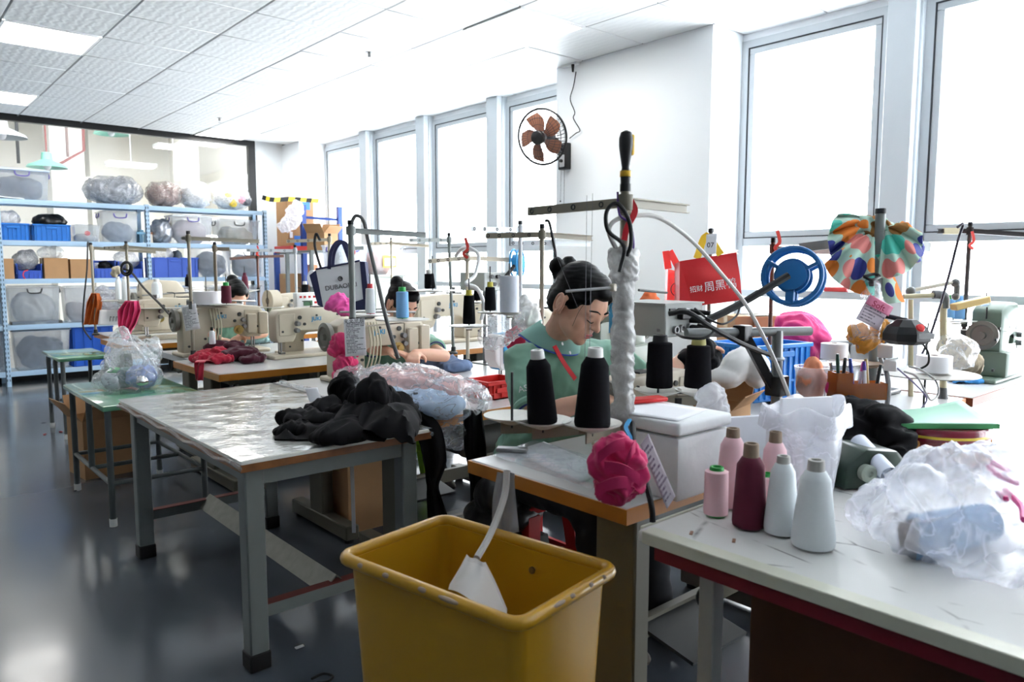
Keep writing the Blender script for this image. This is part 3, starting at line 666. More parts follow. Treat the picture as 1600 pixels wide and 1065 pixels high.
# white bag hanging in the bin on a hose from the table
q = [PD(728,872,1.72), PD(758,884,1.72), PD(792,952,1.66), PD(700,922,1.66)]
def pouch(u, v):
    p = (q[0]+(q[1]-q[0])*u)*(1-v)+(q[3]+(q[2]-q[3])*u)*v; return p-_f*(.03*math.sin(PI*u)*(.4+v*.6)+.008*math.sin(u*9+v*4))+V((0,0,.010*math.sin(u*5)*v))
m = MB(); m.sheet(pouch, 20, 14); m.sheet(lambda u, v: pouch(u, v)+_f*(.035+.03*math.sin(PI*u)*v), 20, 14)
for k in (0, 1): m.sheet(lambda u, v: pouch(k, v)+_f*.035*u, 3, 14)
tag(m.build('suction_bag', M('white_canvas', (214,210,206), .8, var=.03)), 'white cloth waste bag hanging inside the yellow bin', 'bag')
cable('pale grey suction hose running from under the near table into the yellow bin', [PD(792,735,1.95), PD(788,775,1.92), PD(768,830,1.85), PD(745,872,1.76)], .009, M('hose_grey', (190,188,184), .5), 'suction_hose', 'hose')
# ---------------------------------------------------------------- white worn table, right foreground
r = E('work_table', 'worn white table with taped edge in the right foreground, holding the yarn cones', 'table', (2.06, .36, 0))
wornm = M('scratched_white_top', (226,226,222), .25, var=.04, scale=6, bump=.1)
nt, b = nodes(wornm); base = b.inputs['Base Color'].links[0].from_socket
tc = nt.nodes['Texture Coordinate']; mp = N(nt, 'ShaderNodeMapping'); mp.inputs['Scale'].default_value = (5, 2.2, 1); mp.inputs['Rotation'].default_value = (0,0,.35); nt.links.new(tc.outputs['Object'], mp.inputs[0])
vo = N(nt, 'ShaderNodeTexVoronoi', feature='DISTANCE_TO_EDGE', Scale=1.4); nt.links.new(mp.outputs[0], vo.inputs['Vector']); nz = N(nt, 'ShaderNodeTexNoise', Scale=7., Detail=3.); nt.links.new(tc.outputs['Object'], nz.inputs['Vector'])
r1 = ramp(nt, vo.outputs['Distance'], [(.0, (1,1,1)), (.022, (0,0,0))]); r2 = ramp(nt, nz.outputs['Fac'], [(.50, (0,0,0)), (.62, (1,1,1))])
ml = N(nt, 'ShaderNodeMath', operation='MULTIPLY'); nt.links.new(r1.outputs[0], ml.inputs[0]); nt.links.new(r2.outputs[0], ml.inputs[1])
mx = N(nt, 'ShaderNodeMix', data_type='RGBA'); nt.links.new(ml.outputs[0], mx.inputs[0]); nt.links.new(base, mx.inputs[6]); mx.inputs[7].default_value = lin((96,92,90))+(1,); nt.links.new(mx.outputs[2], b.inputs['Base Color'])
MB().b2((-.75,-.72,.69), (.75,.70,.72)).bevel(.010, 3).build('tabletop', wornm, r)
tp = MB(); tp.b2((-.757,-.70,.694), (-.749,.68,.7215)); tp.b2((-.757,-.70,.7195), (-.715,.68,.7225)); tp.b2((-.73,.698,.694), (.73,.706,.7215)); tp.bevel(.003, 1).build('edge_tape', M('yellowed_tape', (208,208,190), .3, var=.1, scale=12), r)
MB().b2((-.735,-.70,.655), (-.725,.66,.69)).build('apron', M('crimson_apron', (120,24,40), .5), r)
st = MB(); [st.box((-.68+.03*i, .60-.09*i, .7215), (.022, .007, .002), rz=.5) for i in range(2)]; st.build('staple', M('rust', (150,110,86), .6), r)
for sx in (-.67, .68):
    for sy in (-.62, .55):
        o = MB().b2((sx-.02, sy-.02, .0), (sx+.02, sy+.02, .69)).bevel(.003, 1).build('leg', M('chipped_grey_leg', (160,162,158), .5, var=.15, scale=14), r)
MB().b2((-.69,-.62,.18), (-.66,.55,.22)).build('stretcher', greyst, r)
o = MB().b2((1.47,-.30,.0), (1.50,.86,.63)).bevel(.002, 1).build('board', M('dark_wood_board', (82,52,30), .45, var=.35, scale=5)); tag(o, 'dark brown wooden board standing under the right foreground table', 'board')
o = MB().b2((1.52,.12,.0), (2.2,.50,.03)).build('board', M('dark_wood_board')); tag(o, 'flat dark board lying on the floor behind the standing brown board', 'board')
# ---------------------------------------------------------------- people
def limb(mb, pts, rad, n=14):
    for a, b, ra, rb in zip(pts, pts[1:], rad, rad[1:]):
        mb.cyl(a, b, ra, rb, n)
    for p, r_ in zip(pts, rad): mb.ell(p, r_, nu=n, nv=8)
    return mb
def hand(mb, w, d, up, side, curl=.6, s=1., spread=.18):
    """palm and five bent fingers; d = direction of the hand, up = back of the hand, side = +1 when the thumb lies along +x of (d, up)"""
    d = V(d).normalized(); up = V(up); up = (up-d*up.dot(d)).normalized(); x = d.cross(up)*side; w = V(w)
    R = Matrix((x, d, up)).transposed()
    mb.ell(w+d*.045*s, (.040*s, .052*s, .016*s), R, 14, 8); mb.ell(w+d*.012*s, (.028*s, .03*s, .018*s), R, 12, 8)
    for k, (off, L) in enumerate(((.030,.072),(.010,.080),(-.011,.074),(-.030,.058))):
        p = w+d*.082*s+x*off*s; a = d+x*off*spread*12*.4; a.normalize(); seg = (.42*L*s, .33*L*s, .25*L*s); pts = [w+d*.05*s+x*off*.9*s, p]; ang = curl*.35
        for q in seg:
            pts.append(pts[-1]+(a*math.cos(ang)-up*math.sin(ang))*q); ang += curl*.6
        limb(mb, pts, [.0095*s, .0092*s, .0088*s, .0078*s, .0066*s], 10)
    t0 = w+d*.022*s+x*.026*s; t1 = t0+(x*.75+d*.6-up*.25).normalized()*.036*s; t2 = t1+(x*.35+d*.9-up*.35).normalized()*.03*s; t3 = t2+(x*.05+d*.95-up*.4).normalized()*.022*s
    limb(mb, [t0, t1, t2, t3], [.014*s, .0115*s, .0095*s, .007*s], 10)
def headm(c, yaw, tilt, roll=0, hs=1.): return Matrix.Translation(c) @ Euler((tilt, roll, yaw), 'XYZ').to_matrix().to_4x4() @ Matrix.Diagonal((hs, hs, hs, 1))
def head_skin(mb, T, hs=1.):
    """head in its own frame: face to -y, top +z, origin between the ears"""
    e = lambda c, r, m=None, a=18, b=12: mb.ell(T @ (V(c)), tuple(hs*q for q in r), Matrix(T.to_3x3()).normalized() @ (m if m is not None else Matrix.Identity(3)), a, b)
    X = lambda a: Euler((a,0,0)).to_matrix()
    e((0,.012,.045), (.073,.092,.085)); e((0,-.022,.02), (.066,.070,.085)); e((0,-.035,-.045), (.054,.055,.058), X(.25)); e((0,-.066,-.082), (.026,.022,.020))
    e((0,.0,-.03), (.058,.07,.06))
    for s in (-1, 1):
        e((s*.033,-.052,-.018), (.030,.026,.034)); e((s*.034,-.026,-.048), (.026,.046,.036)); e((s*.030,-.077,.030), (.026,.012,.009)); e((s*.029,-.074,.012), (.017,.012,.012))
        mm = Euler((.15, s*.15, s*.35)).to_matrix()
        e((s*.080,.014,.002), (.006,.021,.034), mm, 14, 10); e((s*.087,.022,.006), (.006,.014,.028), mm, 12, 8); e((s*.079,.006,-.026), (.006,.010,.011), None, 10, 8)
    limb(mb, [T @ V(p) for p in ((0,-.083,.026),(0,-.093,.004),(0,-.104,-.014))], [.008*hs,.0095*hs,.0115*hs])
    for s in (-1, 1): e((s*.012,-.094,-.017), (.008,.009,.007), None, 10, 8)
    e((0,-.084,-.046), (.021,.011,.006), None, 12, 8); e((0,-.082,-.057), (.018,.010,.007), None, 12, 8); e((0,-.072,-.049), (.028,.014,.016))
def person(label, P, loc):
    """P: head (centre,yaw,tilt,roll), neck, shoulders, elbows, wrists, pelvis, knees, feet, hands"""
    r = E('person', label, 'person', loc); O = V(loc); l = lambda p: V(p)-O; vx = P.get('vox', .006)
    hc, yaw, tilt, roll = P['head']; hs = P.get('hs', 1.); T = headm(l(hc), yaw, tilt, roll, hs); nk = l(P['neck']); chest = l(P['chest']); pel = l(P['pelvis'])
    sh = [l(p) for p in P['shoulders']]; el = [l(p) for p in P['elbows']]; wr = [l(p) for p in P['wrists']]
    b = MB(); head_skin(b, T, hs); limb(b, [T @ V((0,.025,-.05)), T @ V((0,.02,-.085)), nk, chest+V((0,0,.05))], [.052,.050,.055,.085])
    b.ell(chest, (.135,.085,.15), Euler((P.get('lean',.2),0,P.get('byaw',0))).to_matrix()); limb(b, [chest, (chest+pel)/2, pel], [.09,.10,.11])
    for i in (0, 1):
        limb(b, [chest+V((0,0,.05)), sh[i], el[i], (el[i]+wr[i])/2, wr[i]], [.06,.048,.036,.036,.025]); hd, hu, sd, cu = P['hands'][i]; hand(b, wr[i], hd, hu, sd, cu)
    put('body', remesh(b, vx, 5, skin, 'body'), r)
    for s in (-1, 1):                                # outer ears with a rolled rim
        em = Matrix(T.to_3x3()).normalized() @ Euler((.15, s*.15, s*.35)).to_matrix(); o_ = T @ V((s*.089,.020,.004)); q_ = MB(); q_.torus((0,0,0), .024*hs, .0048*hs, (1,0,0), 24, 8); q_.ell((0,-.012*hs,-.004*hs), (.004*hs,.007*hs,.010*hs)); q_.ell((-.002*s,-.006*hs,-.030*hs), (.005*hs,.009*hs,.010*hs))
        q_.xform(Matrix.Translation(o_) @ em.to_4x4() @ Matrix.Diagonal((1,.8,1.3,1))).build('ear', skin, r)
    # hair: cap over the skull, hairline, bun
    h = MB(); e = lambda c, rad, m=None: h.ell(T @ V(c), tuple(hs*q for q in rad), Matrix(T.to_3x3()).normalized() @ (m if m is not None else Matrix.Identity(3)), 18, 12)
    e((0,.036,.058), (.080,.088,.085)); e((0,.075,.0), (.066,.045,.075)); e((0,-.012,.098), (.066,.075,.042))
    for s in (-1, 1):
        e((s*.042,-.022,.088), (.032,.044,.030)); e((s*.060,.048,-.002), (.02,.036,.05)); e((s*.057,-.012,.034), (.017,.030,.040), Euler((.35,0,0)).to_matrix()); e((s*.052,-.036,.066), (.018,.030,.028))
    for c, rad in P.get('bun', []): e(c, rad)
    put('hair', remesh(h, .0055, 7, hairm, 'hair', lambda p: .0022*noise.noise(V((p.x*30, p.y*30, p.z*160)))), r)
    st = MB()
    for s in (-1, 1):
        for k in range(1): st.tube([T @ V((s*(.062-.004*k),-.055+.014*k,.085)), T @ V((s*(.080),-.058+.016*k,.03)), T @ V((s*(.074+.003*k),-.062+.02*k,-.03-.012*k))], .0007, 5)
    o = st.build('loose_strand', hairm, r); o['kind'] = 'stuff'
    for s in (-1, 1):
        MB().strip([T @ V((s*.012,-.0895,.038)), T @ V((s*.030,-.0885,.045)), T @ V((s*.050,-.072,.038))], .007, .003, T.to_3x3() @ V((0,0,1))).build('eyebrow', hairm, r)
        MB().tube([T @ V((s*.014,-.0865,.006)), T @ V((s*.029,-.0885,.002)), T @ V((s*.044,-.077,.007))], [.0012,.0022,.0012], 6).build('eyelash', hairm, r)
    m = MB(); m.ell(T @ V((0,-.0905,-.0465)), (.019,.0055,.0042), T.to_3x3(), 14, 8); m.ell(T @ V((0,-.0885,-.0560)), (.016,.0055,.0052), T.to_3x3(), 14, 8); m.build('lips', M('lip', (186,92,92), .4), r)
    # polo shirt: torso and short sleeves, piped cuffs, collar
    by = P.get('byaw', 0); W = Euler((0,0,by)).to_matrix()
    s_ = MB(); s_.ell(chest+V((0,.0,.01)), (.178,.118,.175), Euler((P.get('lean',.2),0,by)).to_matrix(), 22, 14)
    limb(s_, [nk+V((0,.025,-.062)), chest+V((0,.02,.03))], [.058,.13]); limb(s_, [chest, (chest*.5+pel*.5), pel+V((0,0,.03))], [.150,.152,.165])
    cuff = []
    for i in (0, 1):
        k = P.get('cuff', .62); c = sh[i]+(el[i]-sh[i])*k; limb(s_, [chest+V((0,.01,.07)), sh[i], sh[i]+(el[i]-sh[i])*k*.5, c], [.10,.074,.070,.070]); cuff.append((c, (el[i]-sh[i]).normalized()))
    f1 = fold(9, .006, P.get('seed', 1), 2)
    shirt = put('polo_shirt', remesh(s_, max(vx, .007), 3, P.get('shirt', shirtm), 'polo_shirt', lambda p: f1(V((p.x, p.y*1.2, p.z*.6)))), r)
    nv = M('navy_piping', (44,52,120), .6)
    for c, d in cuff:
        MB().torus(c+d*.058, .056, .016, d, 26, 8).build('cuff', P.get('shirt', shirtm), shirt); MB().torus(c+d*.072, .054, .0045, d, 26, 6).build('piping', nv, shirt); MB().torus(c+d*.066, .0575, .0035, d, 26, 6).build('piping', inkw, shirt)
    nd = V((.04,-.38,.92)).normalized(); F = frame(nd, V((0,-1,0)))
    def collar(u, v, kk=1.):
        a = -PI*.5+PI*.17+u*(2*PI-PI*.34); tp = abs(2*u-1)**6; rad = .064+(.044+.022*tp)*v; p = F @ V((math.cos(a)*rad, math.sin(a)*rad, .044-(.060+.026*tp)*v*kk)); return nk+p
    MB().sheet(lambda u, v: collar(u, v), 28, 5, .005).build('collar', P.get('collar', M('mint_collar', (140,186,176), .8)), shirt)
    MB().tube([collar(i/28, 1.03) for i in range(29)], .0032, 6, 2).build('piping', M('blue_piping', (60,90,190), .6), shirt)
    # trousers and shoes
    t = MB(); kn = [l(p) for p in P['knees']]; ft = [l(p) for p in P['feet']]; t.ell(pel, (.185,.15,.11), W, 18, 12)
    for i in (0, 1): limb(t, [pel+V(((-.09 if i == 0 else .09),0,-.0)), kn[i], ft[i]+V((0,0,.10))], [.105,.075,.055])
    put('trousers', remesh(t, .012, 3, M('dark_trousers', (34,36,42), .85), 'trousers', fold(8, .006, 3, 2)), r)
    for i in (0, 1): q = MB(); q.ell(ft[i]+V((0,-.05,.035)), (.045,.125,.04), Euler((0,0,P.get('byaw',0))).to_matrix()); q.build('shoe', M('grey_shoe', (120,114,108), .7), r)
    for nm, fn in P.get('extra', []): fn(r, l, T)
    return r
wc = PY(904,480,1.82)
W_sh = [PY(818,566,2.0), PY(958,558,1.95)]
W_el = [PY(834,652,1.82), PY(1010,612,1.76)]
W_wr = [PY(930,622,1.62), PY(1080,550,1.74)]
W_neck = PY(866,527,1.97); W_chest = (W_sh[0]+W_sh[1])/2+V((0,.0,-.10)); W_pel = V((W_chest.x-.03, 2.14, .52))
def w_extra(r, l, T):
    # name-tag ribbon, placket buttons, ear stud, sleeve lettering
    a, b_, c = l(PY(866,540,1.835)), l(PY(882,568,1.80)), l(PY(899,592,1.785)); m = MB(); m.strip([a, b_, c], .016, .003, V((-.2,-1,.1))); m.build('lanyard', M('red_ribbon', (206,30,44), .5), r)
    MB().ell(T @ V((-.079,.004,-.031)), .003).build('ear_stud', M('chrome'), r)
    p = l(PY(822,606,1.84)); text('ASC', .03, facing(p, V((.75,-.62,.25)), V((-.05,.1,1))), inkw, r, 'sleeve_lettering', ext=.002)
    d = MB()
    for q, (x, y) in enumerate(((878,537),(890,551))): pp = l(PY(x, y, 1.83-.012*q)); d.lathe([(.001,.001),(.006,.001),(.006,.003),(.001,.003)], Matrix.Translation(pp) @ frame((.3,-1,.3)).to_4x4(), 12)
    o = d.build('button', inkw, r); o['kind'] = 'stuff'
    for k in range(2): pass
woman = person('woman in mint green polo shirt with black hair bun, bent over her work in front', dict(hs=1.07, head=(wc, .12, .60, .06), neck=W_neck, chest=W_chest, pelvis=W_pel, shoulders=W_sh, elbows=W_el, wrists=W_wr,
    hands=[((.8,-.55,.0), (0,0,1), 1, .8), ((.9,-.25,.12), (.1,.2,1), -1, .5)], knees=[V((W_pel.x-.13,1.72,.50)), V((W_pel.x+.13,1.70,.50))], feet=[V((W_pel.x-.13,1.62,.0)), V((W_pel.x+.10,1.60,.0))],
    bun=[((.0,.128,.05), (.034,.03,.034)), ((-.024,.145,.066), (.024,.026,.03)), ((.022,.135,.082), (.028,.028,.028))], vox=.005, lean=.25, cuff=.66, extra=[('x', w_extra)]), (W_pel.x, 2.12, 0))
def worker(label, hd, yaw, tilt, dx, seed, bun, wl, wr_, el=None):
    X, Y, Z = hd; nk = V((X, Y+.10, Z-.14)); ch = V((X, Y+.15, Z-.30)); pel = V((X, Y+.26, .50)); sh = [ch+V((-.17,-.02,.09)), ch+V((.17,-.02,.09))]
    el = el or [V((X-.27, Y-.02, .84)), V((X+.27, Y-.02, .84))]
    return person(label, dict(head=(hd, yaw, tilt, 0), neck=nk, chest=ch, pelvis=pel, shoulders=sh, elbows=el, wrists=[V(wl), V(wr_)], hands=[((.5,-.8,-.1),(0,0,1),1,.9), ((-.6,-.75,-.1),(0,0,1),-1,.9)],
        knees=[V((X-.13,Y-.08,.5)), V((X+.13,Y-.08,.5))], feet=[V((X-.13,Y-.16,0)), V((X+.13,Y-.16,0))], bun=bun, vox=.0075, lean=.3, seed=seed, cuff=.6), (X, Y+.24, 0))
h2 = PD(628,478,4.42)
worker('worker in mint green shirt, dark round hair, face behind the light blue cone', h2, .1, .55, 0, 4, [((-.02,.09,.11), (.04,.04,.04))], PD(606,548,4.05), PD(648,552,4.05), [V((h2.x-.26,h2.y-.1,.86)), PD(694,556,4.2)])
h3 = PD(368,466,5.7)
worker('farther worker in mint green shirt bent behind the cream machine at left', h3, .05, .6, 0, 6, [((-.01,.10,.105), (.045,.04,.04))], PD(343,530,5.35), PD(374,526,5.35), [V((h3.x-.26,h3.y-.1,.86)), PD(412,520,5.5)])
# cloth in the woman's hands
pile('black fabric held up in the seated woman\'s left hand', [(PY(1105,548,1.72), (.075,.03,.05), (0,.3,.3)), (PY(1118,575,1.70), (.06,.03,.07), (0,.5,.3)), (PY(1075,565,1.74), (.07,.03,.04), (0,.3,.2))], blackcloth, a=.010, s=8, voxel=.007, seed=9)
# ---------------------------------------------------------------- sewing machines
m4s = 1.12
machine('cream machine in front of the middle worker, with the printed sheet hung before it', PZ(580,592,TZ)+V((.07,.05,0)), 0, 1.1, kind=1)
machine('cream machine in front of the farther worker, with white cords and a note clipped above', (1.88, 5.2, TZ), 0, 1.13, kind=1)
machine('cream machine beside the dark red garments, empty chair side, showing its round head end', (2.28, 4.68, TZ), PI, 1.1)
machine('large cream machine with dark tension plate, facing away beyond the middle worker', (3.5, 4.8, TZ), PI, 1.3)
machine('white machine with sky blue head and stripe, left of the seated woman', (2.58, 2.84, TZ), PI, .88, body=whitem, logo='JACK', kind=2, trim=bluebag)
machine('cream machine at the far left table beside the hanging pink rag', (1.98, 6.55, TZ), PI, 1.15, kind=1)
machine('cream block machine behind the far left pink rag', (2.08, 7.25, TZ), 0, 1.3, kind=3, logo='')
machine('cream machine the seated woman sews on, half hidden by the wrapped pole', (2.04, 1.60, TZ), 0, .82, logo='')
machine('old sage green overlock machine at the right edge', (4.62, 1.30, TZ), 0, 1.12, body=M('sage_green_enamel', (104,122,108), .35, var=.06), logo='', kind=3)
machine('small grey-green overlock machine just behind the seated woman\'s head', (3.30, 2.82, TZ), PI, 1.1, body=M('grey_green_enamel', (128,136,126), .35), logo='', kind=3)
machine('cream machine carrying the small display box, beyond the white handbag', (PD(478,488,5.2).x+.05, PD(478,488,5.2).y, TZ), 0, .93, logo='')
machine('cream machine under the tilted dark cone by the windows', (3.35, 3.38, TZ), 0, 1.15, logo='')
machine('cream machine in the far row in front of the blue rack', (3.1, 6.55, TZ), PI, 1.2, logo='')
machine('black machine with white top at the right, behind the hanging crisp bag', (3.45, 1.5, TZ), 0, .95, body=M('black_enamel', (34,34,38), .3), logo='')
# ---------------------------------------------------------------- thread stands (pole, thread arms, spool dishes)
def st(label, px, py, Y, arms, **k):                # pole through a point of the photo at depth row Y
    p = PY(px, py, Y); top = p.z; return stand(label, p.x, Y, top-TZ, arms, **k), p
X_, Y_ = 0., PI/2
c1 = PZ(848,662,.915); c2 = PZ(925,667,.915); c3 = PZ(800,655,.915); q1 = PY(977, 298, 1.30)
S1, p1 = st('beige thread stand with screwdriver on top and grey film wrapped round its pole, foreground', 977, 298, 1.30, [(Y_+.05,.36,-.005),(X_,.27,-.004)], tray=[(math.atan2(c.y-1.30, c.x-q1.x), math.hypot(c.y-1.30, c.x-q1.x)) for c in (c1, c2, c3)], zt=.172, pr=.013)
SB, _ = st('thick grey stand pole with one arm and a looped cable, behind the pink scrunchies', 548, 350, 3.10, [(X_-.06,.40,-.01)], mt=greyst, pr=.014)
SN, _ = st('beige stand with short arm above the note over the farther worker', 294, 365, 5.05, [(X_-.05,.46,-.01),(PI,.04,0)], mt=beige)
st('brownish stand with cord knot just right of the note stand', 335, 382, 5.2, [(X_,.1,0)], mt=M('bronze_metal', (116,104,86), .45))
SL, _ = st('beige stand with two short arms and black cable ring, above the pink rag', 197, 380, 6.55, [(X_-.02,.30,-.02),(Y_+.1,.5,0)])
st('beige stand with cable hanging from its left tip, farthest left', 142, 382, 7.3, [(X_-.03,.52,-.03)])
SU, _ = st('rust brown stand with a wide double arm in front of the shelf', 402, 396, 6.9, [(X_-.02,.26,.01),(PI-.02,.26,-.02)], mt=M('rust_brown_metal', (104,70,58), .5))
SW, _ = st('pale stand with wooden-looking arm just left of the blue rack post', 461, 386, 6.1, [(X_+PI-.3,.40,0),(Y_,.3,0)], mt=greyal)
SK, _ = st('leaning pale stand with black cable, behind the display box', 506, 368, 5.5, [(PI-.2,.34,-.02)], lean=(.05,0), mt=beige)
st('short grey stand holding the white handbag', 551, 380, 4.4, [(X_,.08,0)], mt=greyst)
st('thin cream stand with short arms either side, against the windows', 611, 374, 5.4, [(PI-.05,.20,-.01),(X_-.1,.36,-.02)], mt=cream, pr=.008)
SG, _ = st('grey stand leaning, with long arm to the left and black clips', 707, 368, 4.1, [(PI+.15,.36,-.01)], lean=(-.03,0), mt=greyst)
SR, _ = st('white stand with red ribbon and a white tube curled over it', 730, 395, 3.5, [(PI-.3,.24,-.02),(X_-.1,.34,-.01)], mt=cream)
SE, _ = st('pale stand with white arm to the left and black cap, behind the white elastic roll', 813, 350, 2.98, [(PI+.2,.40,-.01)], mt=greyal)
st('beige stand with arms either side and a black cable, left of the seated woman\'s head', 847, 356, 2.5, [(Y_+.35,.30,0),(X_-.1,.30,-.01)], mt=beige)
st('thin stand carrying a flat double arm behind the seated woman\'s head', 866, 372, 3.05, [(PI-.4,.26,0),(X_,.30,0)], mt=greyal, pr=.008)
st('stand with dark rusty arm and red ribbon, right of the red carrier bags', 1208, 378, 1.72, [(X_-.15,.52,-.01)], mt=M('rust_brown_metal'), pr=.009)
S15, p15 = st('thick grey stand carrying the dotted scarf and the crisp bag', 1376, 333, 1.27, [], mt=greyst, pr=.019)
S16, p16 = st('black stand with pale sleeve on its left arm, at the right edge', 1516, 352, 1.42, [(2.42,.17,.0),(-.72,.30,-.02)], mt=M('dark_brown_metal', (70,62,60), .45))
st('pale short stand seen between the red bag and the windows', 1110, 385, 2.7, [(X_,.3,0)], mt=cream, pr=.009)
a15 = MB(); q = PD(1376,372,3.06)
for d, l in (((.25,.97,0), .42), ((1,-.1,0), .42)): a15.beam(q, q+V(d).normalized()*l-V((0,0,.03)), .005, .04)
a15.build('arm', greyst, S15).location = -S15.location
# ---------------------------------------------------------------- cones on the stands
cone('tall black yarn cone with white top, left one on the foreground stand', c1, h=.172, r0=.039, r1=.028, lean=(-.05,-.07))
cone('wider black yarn cone with white top, beside the wrapped pole', c2, h=.182, r0=.046, r1=.031, lean=(-.03,-.05))
k1 = PZ(1030,606,.93); k2 = PZ(1090,606,.93)
stand('low thread tray with two white dishes under the shorter black cones', (k1.x+k2.x)/2, (k1.y+k2.y)/2, .16, [], tray=[(-.75,.065),(PI-.75,.065)], zt=.17)
cone('black yarn cone with black top, right of the wrapped pole', k1, core=darkrub, h=.150, r0=.043, r1=.038, shoulder=False)
cone('black yarn cone with olive top, under the control box', k2, core=M('olive_core', (186,180,110), .5), h=.140, r0=.044, r1=.036, shoulder=False)
def cp(label, px, py, d, hpx, wpx, yarn, core, foot=None, **k):
    p = PD(px, py, d); u = d/FPX; return cone(label, p, yarn, core, hpx*u, wpx*u/2, wpx*u/2*k.pop('tp', .82), foot, **k)
def dish(label, px, py, d, w=70, to=None):          # a dish on a bar clamped to a stand pole, or on its own rod
    p = PD(px, py, d); r = E('spool_tray', label, 'spool tray', (p.x, p.y, TZ)); z = p.z-TZ
    if to is not None:
        q = V((to.location.x-p.x, to.location.y-p.y, z-.02)); MB().beam((0,0,z-.02), q, .026, .005).build('tray_bar', beige, r); MB().cyl(q-V((0,0,.02)), q+V((0,0,.02)), .017, n=12).build('clamp', darkst, r)
    else: MB().cyl((0,0,0), (0,0,z-.012), .005, n=8).build('rod', darkst, r)
    MB().lathe([(.01,z-.012),(w*d/FPX/2,z-.004),(w*d/FPX/2,z),(.01,z-.002)], n=24).build('spool_dish', M('dish_grey', (170,168,160), .4), r); MB().cyl((0,0,z), (0,0,z+.2), .003, n=6).build('spindle', darkst, r); return r
cp('light blue cone with green ends on the middle worker\'s machine stand', 629, 497, 3.75, 42, 20, yarnl, coregr, coregr, tp=.92, shoulder=False); dish('grey tray under the light blue cone', 629, 498, 3.75, 84, to=SB)
cp('white cone with red ends behind the printed sheet', 579, 490, 3.7, 40, 16, yarnw, corered, corered, tp=.85, shoulder=False); dish('grey tray under the white cone with red ends', 579, 491, 3.7, 60, to=SB)
cp('black cone with yellow top left of the white elastic roll, lower one', 733, 507, 3.2, 46, 20, yarnb, coreye, tp=.8, shoulder=False); dish('white tray under the lower black cone with yellow top', 733, 508, 3.2, 64, to=SR)
cp('black cone with yellow top beside the white elastic roll, upper one', 766, 486, 3.3, 38, 18, yarnb, coreye, tp=.82, shoulder=False); dish('tray under the upper black cone with yellow top', 766, 487, 3.3, 40, to=SE)
cp('small black cone with yellow top further back among the stands', 745, 470, 4.6, 18, 11, yarnb, coreye, tp=.82, shoulder=False); dish('tray under the small far black cone', 745, 471, 4.6, 40, to=SR)
cp('tilted dark cone on a flat tray by the windows', 672, 451, 4.4, 24, 17, yarnb, corewh, tp=.82, shoulder=False, lean=(0,-.12)); dish('flat tray under the tilted dark cone', 676, 453, 4.4, 90, to=SG)
cp('black cone in front of the far cartons', 477, 470, 5.6, 26, 12, yarnb, corewh, tp=.85, shoulder=False); dish('tray under the black cone in front of the far cartons', 477, 471, 5.6, 40, to=SK)
cp('maroon cone with green top above the farther worker\'s machine', 354, 474, 5.0, 28, 16, yarnm, coregr, tp=.88, shoulder=False); dish('white tray under the maroon cone with green top', 354, 475, 5.0, 48, to=SN)
cp('maroon cone right of the farther worker\'s bun', 383, 452, 6.3, 22, 11, yarnm, yarnm, tp=.7); dish('tray under the maroon cone by the bun', 383, 453, 6.3, 40, to=SU)
cp('white cone right of the looped cable at far left', 246, 478, 6.2, 38, 17, yarnw, corewh, tp=.75); dish('grey tray under the white cone by the looped cable', 246, 479, 6.2, 110, to=SL)
cp('white cone directly left of the looped cable pole', 186, 468, 6.4, 32, 10, yarnw, corewh, tp=.75); dish('tray under the white cone left of the looped pole', 186, 469, 6.4, 50, to=SL)
cp('white cone wrapped round the looped cable pole', 196, 470, 6.2, 34, 10, yarnw, corewh, tp=.8)
cp('small white bobbin cone with black top below the note', 332, 538, 4.9, 22, 10, yarnw, darkrub, tp=.75)
cp('slim dark cone by the far shelf above the brown stand', 294, 448, 7.2, 16, 9, yarnb, darkrub, tp=.8); dish('tray under the slim dark cone', 294, 449, 7.2, 30, to=SU)
cp('black cone with white top beside the green machine', 1536-15*0-52-4, 573, 3.55, 44, 17, M('navy_yarn', (34,34,48), .9), corewh, tp=.6)
cp('light blue cone with green top behind the jointed lamp arm, left one', 1482, 497, 4.0, 30, 17, yarnl, coregr, tp=.95, shoulder=False)
cp('light blue cone behind the jointed lamp arm, right one', 1497, 499, 4.0, 30, 18, yarnl, yarnl, tp=.95, shoulder=False); dish('dark tray under the two light blue cones', 1489, 500, 4.0, 66, to=S16)
cp('bagged pale blue cone near the right edge', 1538, 514, 4.0, 40, 24, M('pale_blue_yarn', (176,200,224), .6), milky, tp=.75); dish('white tray under the bagged pale blue cone', 1538, 515, 4.0, 64, to=S16)
# white elastic roll on the beige stand, white tape roll
def roll(label, px, py, d, hpx, wpx, m, axis=(0,0,1), hole=.25, name='tape_roll', cat='roll', ribs=0):
    p = PD(px, py, d); u = d/FPX; h, rd = hpx*u, wpx*u/2; T = Matrix.Translation(p) @ frame(axis).to_4x4(); r = E(name, label, cat, p)
    T0 = frame(axis).to_4x4(); pr = [(rd*hole, 0)] + ([(rd*(1+.015*(i%2)), h*i/ribs) for i in range(ribs+1)] if ribs else [(rd, 0), (rd, h)]) + [(rd*hole, h), (rd*hole, 0)]
    MB().lathe(pr, T0, 34, cap=False).build('winding', m, r, ang=50); MB().lathe([(rd*hole,-.002),(rd*hole,h+.002),(rd*hole*.8,h+.002),(rd*hole*.8,-.002),(rd*hole,-.002)], T0, 20, cap=False).build('core', corekr, r); return r
roll('tall roll of white elastic tape hung above the white and blue machine', 796, 487, 3.05, 56, 30, M('white_elastic', (226,230,242), .7), ribs=12); dish('tray under the tall roll of white elastic', 796, 488, 3.05, 36, to=SE)
